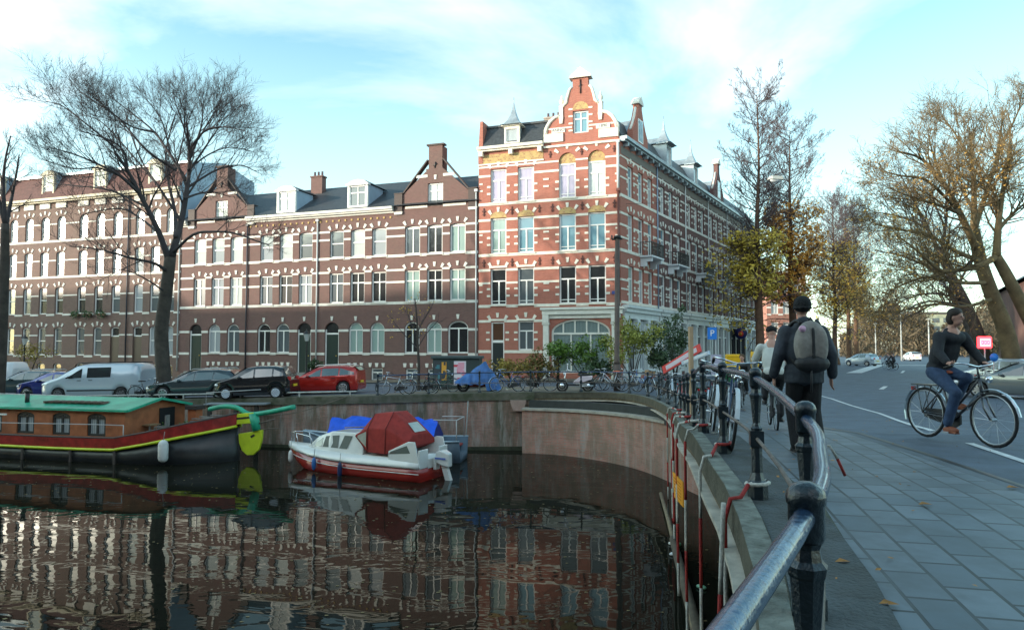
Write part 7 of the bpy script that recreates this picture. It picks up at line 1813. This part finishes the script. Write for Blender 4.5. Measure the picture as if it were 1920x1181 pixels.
b=MB(); wall_skin(b,0,w,0,14.8,ops); house_shell(b,0,w,0,14.7,9); b.build('wall',PINKB,o); s=MB(); bands(s,0,w,[(z,.22) for z in(4.4,5.6,7.9,9.1,11.4,12.6,3.6,14.2)],ops); s.build('stone_trim',STONE,o)
for q in ops: add_window(o,T_,(q[0]+q[1])/2,q[2],q[1]-q[0],q[3]-q[2],'T',0,G_NET)
MB().box(-.2,w+.2,-.4,9.2,14.81,15.2).build('cornice',STONE,o)
o=thing('side_building','reddish brick building behind the leaning trees at the right edge','building',(41.5,38,-2.0),R(62)); b=MB(); ops=[(x_-.7,x_+.7,z,z+1.9,0) for x_ in(2,5,8,11,14,17,20,23) for z in(1.0,4.3)]; wall_skin(b,0,26,0,7.2,ops); house_shell(b,0,26,0,7.1,9); b.build('wall',mat('dull_red_wall',(.22,.12,.10),.8,var=.2,vs=.6),o)
for q in ops: add_window(o,T_,(q[0]+q[1])/2,q[2],q[1]-q[0],q[3]-q[2],'T',0,G_GREY)
MB().add([(-.2,-.4,7.2),(26.2,-.4,7.2),(26.2,4.5,10.2),(-.2,4.5,10.2),(26.2,9.4,7.2),(-.2,9.4,7.2)],[(0,1,2,3),(3,2,4,5),(0,3,5),(1,4,2)]).build('roof',SLATE,o)
# ---------------------------------------------------------------- people
SKIN=mat('skin',(.50,.27,.20),.55,var=.08,vs=6)
def remesh(b,name,m,parent,vox=.014,sm=4,label=None):
    o=b.build(name,m,None); md=o.modifiers.new('r','REMESH'); md.mode='VOXEL'; md.voxel_size=vox; md.use_smooth_shade=True
    s_=o.modifiers.new('s','SMOOTH'); s_.iterations=sm; s_.factor=.5
    dg=bpy.context.evaluated_depsgraph_get(); dg.update(); me=bpy.data.meshes.new_from_object(o.evaluated_get(dg)); me.materials.clear(); me.materials.append(m)
    for p in me.polygons: p.use_smooth=True
    bpy.data.objects.remove(o); q=bpy.data.objects.new(name,me); sc.collection.objects.link(q); q.parent=parent
    if label: q['label']=label
    return q
def hand(b,w,d,side,curl=.5,s=1.0):
    """hand at wrist w pointing along d; side vector towards the thumb"""
    w=Vector(w); d=Vector(d).normalized(); t_=(Vector(side)-d*Vector(side).dot(d)).normalized(); n=d.cross(t_)
    b.loft([[w+t_*a*.030*s+n*c*.014*s for a,c in((-1,-1),(1,-1),(1,1),(-1,1))],[w+d*.085*s+t_*a*.040*s+n*c*.013*s for a,c in((-1,-1),(1,-1),(1,1),(-1,1))]])
    for k,L in enumerate((.068,.076,.070,.055)):
        a=w+d*.080*s+t_*(.030-.020*k)*s; e1=a+(d*math.cos(curl*.6)+n*math.sin(curl*.6))*L*.5*s; e2=e1+(d*math.cos(curl*1.6)+n*math.sin(curl*1.6))*L*.5*s; b.tube([a,e1,e2],[.0095*s,.0088*s,.0075*s],6)
    a=w+d*.02*s+t_*.03*s; e1=a+(d*.7+t_*.6)*.04*s; e2=e1+(d*.95+t_*.1+n*.3)*.035*s; b.tube([a,e1,e2],[.012*s,.011*s,.009*s],6)
def chain(b,pts,rs,n=10): b.tube(pts,rs,n); [b.ell(p,(r,r,r),8,6) for p,r in zip(pts,rs)]
def head(b,c,f,s=1.0):
    """head centre c facing f (horizontal)"""
    c=Vector(c); f=Vector(f).normalized(); sd=Vector((-f.y,f.x,0)); up_=Vector((0,0,1)); M_=Matrix((sd,f,up_)).transposed()
    b.ell(c+up_*.02*s,(.075*s,.092*s,.108*s),14,10,M_); b.ell(c+f*.022*s-up_*.055*s,(.055*s,.062*s,.060*s),12,8,M_)
    b.ell(c+f*.098*s-up_*.012*s,(.013*s,.020*s,.024*s),8,6,M_); b.ell(c+f*.082*s-up_*.055*s,(.026*s,.012*s,.008*s),8,6,M_)
    for k in(-1,1): b.ell(c+sd*k*.077*s-up_*.005*s,(.010*s,.020*s,.030*s),8,6,M_)
def eyes(parent,c,f,s=1.0):
    c=Vector(c); f=Vector(f).normalized(); sd=Vector((-f.y,f.x,0))
    b=MB()
    for k in(-1,1): b.ell(c+f*.087*s+sd*k*.030*s+Vector((0,0,.012)),(.011,.011,.008),8,6)
    b.build('eyes',mat('dark_eye',(.02,.015,.012),.2),parent)
# walking person with backpack: local x right, y forward (away from the camera)
wx0,wy0=3.38,8.05; gzw=gz(1,8.5)
pw=thing('person','person in dark jacket and black beanie walking away with a backpack','person',(wx0,wy0,gzw),R(-8))
JK=mat('charcoal_jacket',(.035,.042,.055),.75,var=.4,vs=5,bump=1,bs=9); TRB=mat('black_trousers',(.012,.012,.014),.85,var=.3,vs=8,bump=1,bs=9); SHOE=mat('black_shoe',(.015,.014,.013),.5)
b=MB(); head(b,(.0,.03,1.66),(0,1,0)); chain(b,[(0,0,1.40),(0,.02,1.56)],[.062,.056])
b.ell((0,0,1.15),(.17,.11,.26),12,10); b.ell((0,0,.92),(.155,.11,.12),12,8)
chain(b,[(-.19,0,1.40),(-.27,-.03,1.12),(-.31,.06,.88)],[.05,.042,.032]); chain(b,[(.19,0,1.40),(.27,-.06,1.12),(.30,.02,.88)],[.05,.042,.032])
hand(b,(-.315,.07,.86),(-.02,.12,-1),(0,1,0)); hand(b,(.305,.02,.86),(.02,.10,-1),(0,1,0))
chain(b,[(-.09,0,.90),(-.10,.12,.50),(-.10,-.02,.12)],[.085,.055,.04]); chain(b,[(.09,0,.90),(.10,.02,.49),(.11,-.17,.10)],[.085,.055,.04])
remesh(b,'body',SKIN,pw,.010,2)
b=MB(); b.ell((0,-.01,1.18),(.225,.155,.30),16,12); b.ell((0,0,.93),(.225,.165,.17),16,10); b.ell((0,0,1.37),(.20,.12,.10),12,8); b.lathe((0,0,.80),[(.22,0),(.215,.2)],16,squash=.74)
chain(b,[(-.20,0,1.39),(-.285,-.04,1.13),(-.325,.05,.90)],[.085,.070,.058]); chain(b,[(.20,0,1.39),(.285,-.07,1.13),(.315,.01,.90)],[.085,.070,.058])
chain(b,[(-.08,-.03,1.46),(0,-.055,1.49),(.08,-.03,1.46),(.07,.05,1.47),(-.07,.05,1.47),(-.08,-.03,1.46)],[.04]*6)
b.ell((0,-.05,1.45),(.125,.10,.085),12,8); b.ell((0,-.06,1.52),(.09,.06,.05),12,8)
remesh(b,'jacket',JK,pw,.014,4)
b=MB(); chain(b,[(-.09,0,.88),(-.10,.12,.50),(-.10,-.02,.10)],[.115,.088,.072]); chain(b,[(.09,0,.88),(.10,.03,.49),(.11,-.16,.10)],[.115,.088,.072]); b.ell((0,0,.88),(.18,.13,.12),12,8)
remesh(b,'trousers',TRB,pw,.014,3)
for xx,yy,zz_,rx_ in((-.10,.03,.045,0),(.11,-.12,.07,-.35)):
    b=MB(); b.ell((0,0,0),(.045,.135,.045),12,8); b.ell((0,.03,-.01),(.05,.10,.035),12,8); b.box(-.04,.04,-.12,.12,-.045,-.03); o=remesh(b,'shoe',SHOE,pw,.008,2); o.location=(xx,yy,zz_); o.rotation_euler=(rx_,0,0)
b=MB(); b.ell((0,.01,1.71),(.100,.115,.105),16,12); b.tube([(  .097*math.cos(a*.3927),.01+.112*math.sin(a*.3927),1.665) for a in range(16)],.010,6,closed=True); remesh(b,'beanie',mat('black_knit',(.012,.012,.013),.9,bump=.6,bs=90),pw,.009,2)
bp_=thing('backpack','taupe grey backpack with black base and pink badge, on the walking person','backpack',Vector((wx0,wy0,gzw))+Matrix.Rotation(R(-8),3,'Z')@Vector((0.02,-.20,1.02)),R(-8))
bp_.scale=(1.14,1.05,1.08)
TP=mat('taupe_nylon',(.27,.245,.22),.7,var=.25,vs=7,bump=.8,bs=14); BN=mat('black_nylon',(.018,.018,.02),.6)
b=MB(); b.ell((0,-.03,.20),(.165,.105,.26),16,12); b.ell((-.075,-.085,.22),(.075,.06,.20),12,10); b.ell((.08,-.085,.20),(.070,.06,.19),12,10); remesh(b,'bag',TP,bp_,.010,3)
b=MB(); b.ell((0,-.06,.01),(.17,.105,.10),14,8); b.bar((0,-.142,.08),(0,-.118,.38),.035,.02); remesh(b,'base',BN,bp_,.010,2)
b=MB()
for k in(-1,1): b.tube(catm([(k*.12,.07,.0),(k*.19,.16,.15),(k*.17,.22,.36),(k*.10,.13,.46),(k*.08,.02,.43)],4),.020,6)
b.tube([(-.02,-.12,-.03),(-.03,-.14,-.28)],.012,5); b.tube([(-.03,-.02,.44),(0,-.03,.49),(.03,-.02,.44)],.01,5); b.build('straps',BN,bp_)
MB().lathe((-.10,-.125,.37),[(.033,-.01),(.033,.01)],14,'Y').build('badge',mat('pink_badge',(.78,.45,.62),.4),bp_)
# cyclists: person on bicycle, bike local x forward
def cyclist(pos,yaw,label,blabel,top,bottom,shoe,bikecol,headdir,hair=None,short=False,hat=None,mud=None,sad=None,group=None,s=1.0,arm=None,crate=None):
    x,y=pos; g0=gz(max(x,0),y)+.012
    pr=make_bike('bicycle',bikecol,mud=mud,sad=sad,crate=crate); 
    o=copy_tree(pr) if pr.get('label') else pr
    o.location=(x,y,g0); o.rotation_euler=(0,0,yaw); tag(o,blabel,'bicycle')
    if 'group' in o: del o['group']
    p=thing('person',label,'person',(x,y,g0),yaw,group)
    hip=(-.28,0,.99); sh=(-.06,0,1.44); hd=(.02,0,1.67)
    R_=math.radians(0)
    b=MB(); f=Vector(headdir); head(b,hd,f); chain(b,[(-.05,0,1.44),(-.02,0,1.60)],[.06,.054])
    chain(b,[hip,(-.18,0,1.2),sh],[.13,.13,.12]); 
    kn=[(.10,-.10,.66),(.06,.11,.86)]; an=[(-.02,-.13,.24),(-.15,.14,.54)]
    for s_,k,a in((-1,kn[0],an[0]),(1,kn[1],an[1])):
        chain(b,[(hip[0],s_*.09,hip[2]-.04),k,a],[.085,.055,.04]); chain(b,[(-.06,s_*.18,1.42),(.02,s_*.27,1.20),(.17,s_*.28,1.07)],[.05,.04,.032]); hand(b,(.16,s_*.28,1.065),(1,0,-.12),(0,-s_,.2),1.1)
    remesh(b,'body',SKIN,p,.011,2)
    b=MB(); b.ell((-.18,0,1.19),(.16,.19,.30),14,10,Matrix.Rotation(R(25),3,'Y')); b.ell((-.05,0,1.40),(.12,.21,.10),12,8); b.ell((-.27,0,1.0),(.15,.18,.12),12,8)
    for s_ in(-1,1):
        P=[(-.06,s_*.19,1.41),(.02,s_*.28,1.20),(.15,s_*.28,1.08)]
        if short: P=P[:2]
        chain(b,P,[.080,.066,.052][:len(P)])
    chain(b,[(-.06,-.06,1.49),(-.06,.06,1.49)],[.05,.05]); remesh(b,'jacket',top,p,.014,4)
    b=MB()
    for s_,k,a in((-1,kn[0],an[0]),(1,kn[1],an[1])): chain(b,[(hip[0]+.02,s_*.09,hip[2]-.06),k,(a[0],a[1],a[2]+.02)],[.115,.080,.060])
    b.ell((-.27,0,.94),(.15,.17,.10),12,8); remesh(b,'trousers',bottom,p,.014,3)
    for s_,a in((-1,an[0]),(1,an[1])):
        b=MB(); b.ell((.05,0,0),(.135,.045,.045),12,8); b.box(-.06,.16,-.04,.04,-.045,-.03); q=remesh(b,'shoe',shoe,p,.009,2); q.location=(a[0],a[1],a[2]-.07)
    c=Vector(hd)
    if hat: b=MB(); b.ell(c+Vector((0,0,.055)),(.095,.095,.078),14,10); remesh(b,'cap',hat,p,.010,2)
    else: b=MB(); b.ell(c+Vector((0,0,.058))-f.normalized()*.006,(.090,.096,.080),14,10); b.ell(c+Vector((0,0,-.015))-f.normalized()*.045,(.078,.070,.095),12,8); [b.ell(c+Vector((-f.y,f.x,0)).normalized()*k*.07-f.normalized()*.02+Vector((0,0,.02)),(.022,.035,.05),8,6) for k in(-1,1)]; remesh(b,'hair',hair,p,.010,2)
    eyes(p,hd,f); p.scale=(.95,)*3; o.scale=(.95,)*3; return p
cyclist((5.68,8.9),R(-79),'person cycling across in a black jacket and blue jeans, head turned right','dark bicycle ridden by the person in black jacket and blue jeans',mat('black_fleece',(.02,.022,.027),.8,var=.35,vs=6,bump=1,bs=9),mat('blue_jeans',(.035,.065,.13),.85,var=.4,vs=7,bump=1,bs=10),mat('rust_shoe',(.25,.07,.03),.6),mat('graphite_bike_paint',(.04,.04,.045),.3,coat=.5),(1,.45,0),hair=mat('dark_hair',(.03,.02,.015),.7),mud=MUD,sad=mat('brown_saddle',(.35,.09,.05),.6))
cyclist((4.34,11.6),R(75),'person with white jacket and black hat cycling beside the walker','black bicycle with red rear rack light under the person in white',mat('white_jacket',(.55,.56,.52),.7,var=.12,vs=8),TRB,SHOE,mat('black_satin_paint',(.014,.014,.015),.35),(.0,1,0)[:0] or (1,.2,0),hair=mat('dark_hair',(0,0,0)),hat=mat('black_knit',(0,0,0)),sad=mat('red_saddle',(.6,.03,.02),.5))
cyclist((7.55,22.8),R(-112),'person in black coming towards the camera with yellow delivery boxes around','dark delivery bicycle between two yellow boxes',mat('black_fleece',(0,0,0)),TRB,SHOE,mat('delivery_bike_paint',(.02,.02,.022),.4),(.9,-.3,0),hair=mat('brown_hair',(.08,.045,.02),.7))
for i,(px,py,Y,sz,lab) in enumerate([(1375,673,23.4,(.24,.2,.16),'upper yellow delivery box left of the person in black'),(1374,692,22.4,(.20,.2,.11),'lower yellow delivery box with rounded edges left of the person in black'),(1415,676,23.4,(.10,.22,.30),'upright yellow and cream delivery pannier right of the person in black')]):
    p=PD(px,py,Y); o=thing('delivery_box',lab,'box',p,R(-10),'yellow delivery boxes'); b=MB(); b.box(-sz[0],sz[0],-sz[1],sz[1],-sz[2],sz[2]); bx_=b.build('box',mat('bright_yellow',(.82,.48,.01),.45,var=.06),o,bevel=.03); MB().box(-sz[0]-.004,sz[0]+.004,-sz[1]-.004,sz[1]+.004,sz[2]*.35,sz[2]*.5).build('lid_edge',mat('yellow_edge',(.55,.3,.01),.5),bx_)
# distant cyclists
for k,(px,Y,lab) in enumerate([(1672,70,'tiny dark person cycling far down the road'),(1664,74,'second tiny person cycling beside the first far down the road')]):
    x=ray(px,650)[0]*Y; cyclist((x,Y),R(100),lab,['dark bicycle of the right hand distant rider','dark bicycle of the left hand distant rider'][k],[mat('black_fleece',(0,0,0)),mat('grey_coat',(.15,.15,.16),.8)][k],TRB,SHOE,mat('distant_bike_paint%d'%k,(.02,.02,.02),.4),(0,1,0),hair=mat('dark_hair',(0,0,0)))
for o in bpy.data.objects:
    if 'proto' in o: del o['proto']

# ---------------------------------------------------------------- houses of the opposite bank (behind the camera; they mirror in the windows and shade the canal)
for i in range(9):
    u0=-30+i*22; Mw=Matrix.Translation((0,-17,0)); a=Vector((-.948,.3185,0)); p=Vector((12,-21,0))+a*u0
    o=thing('opposite_house',['brown','dark red','grey brown'][i%3]+' canal house of the opposite bank, number %s from the bridge, behind the camera'%['one','two','three','four','five','six','seven','eight','nine'][i],'house',(p.x,p.y,-2.4),math.atan2(.3185,-.948),'houses of the opposite bank')
    top=[20.5,19.5,21.2][i%3]; ops=[(x-.7,x+.7,z,z+2.3,0) for x in(2,5,8,11,14,17,20) for z in(1.2,4.8,8.4,12.0,15.5)]
    b=MB(Matrix.Scale(1,4)); wall_skin(b,0,22,0,top,ops); house_shell(b,0,22,0,top,10); b.build('wall',[BROWN,DARKB,LBRICK][i%3],o)
    b=MB(); 
    for q in ops: b.add([(q[0],.12,q[2]),(q[1],.12,q[2]),(q[1],.12,q[3]),(q[0],.12,q[3])],[(0,1,2,3)])
    b.build('windows',G_GREY,o)
    MB().add([(0,-.3,top),(22,-.3,top),(22,5,top+2.2),(0,5,top+2.2),(22,10,top),(0,10,top)],[(0,1,2,3),(3,2,4,5)]).build('roof',SLATE,o)
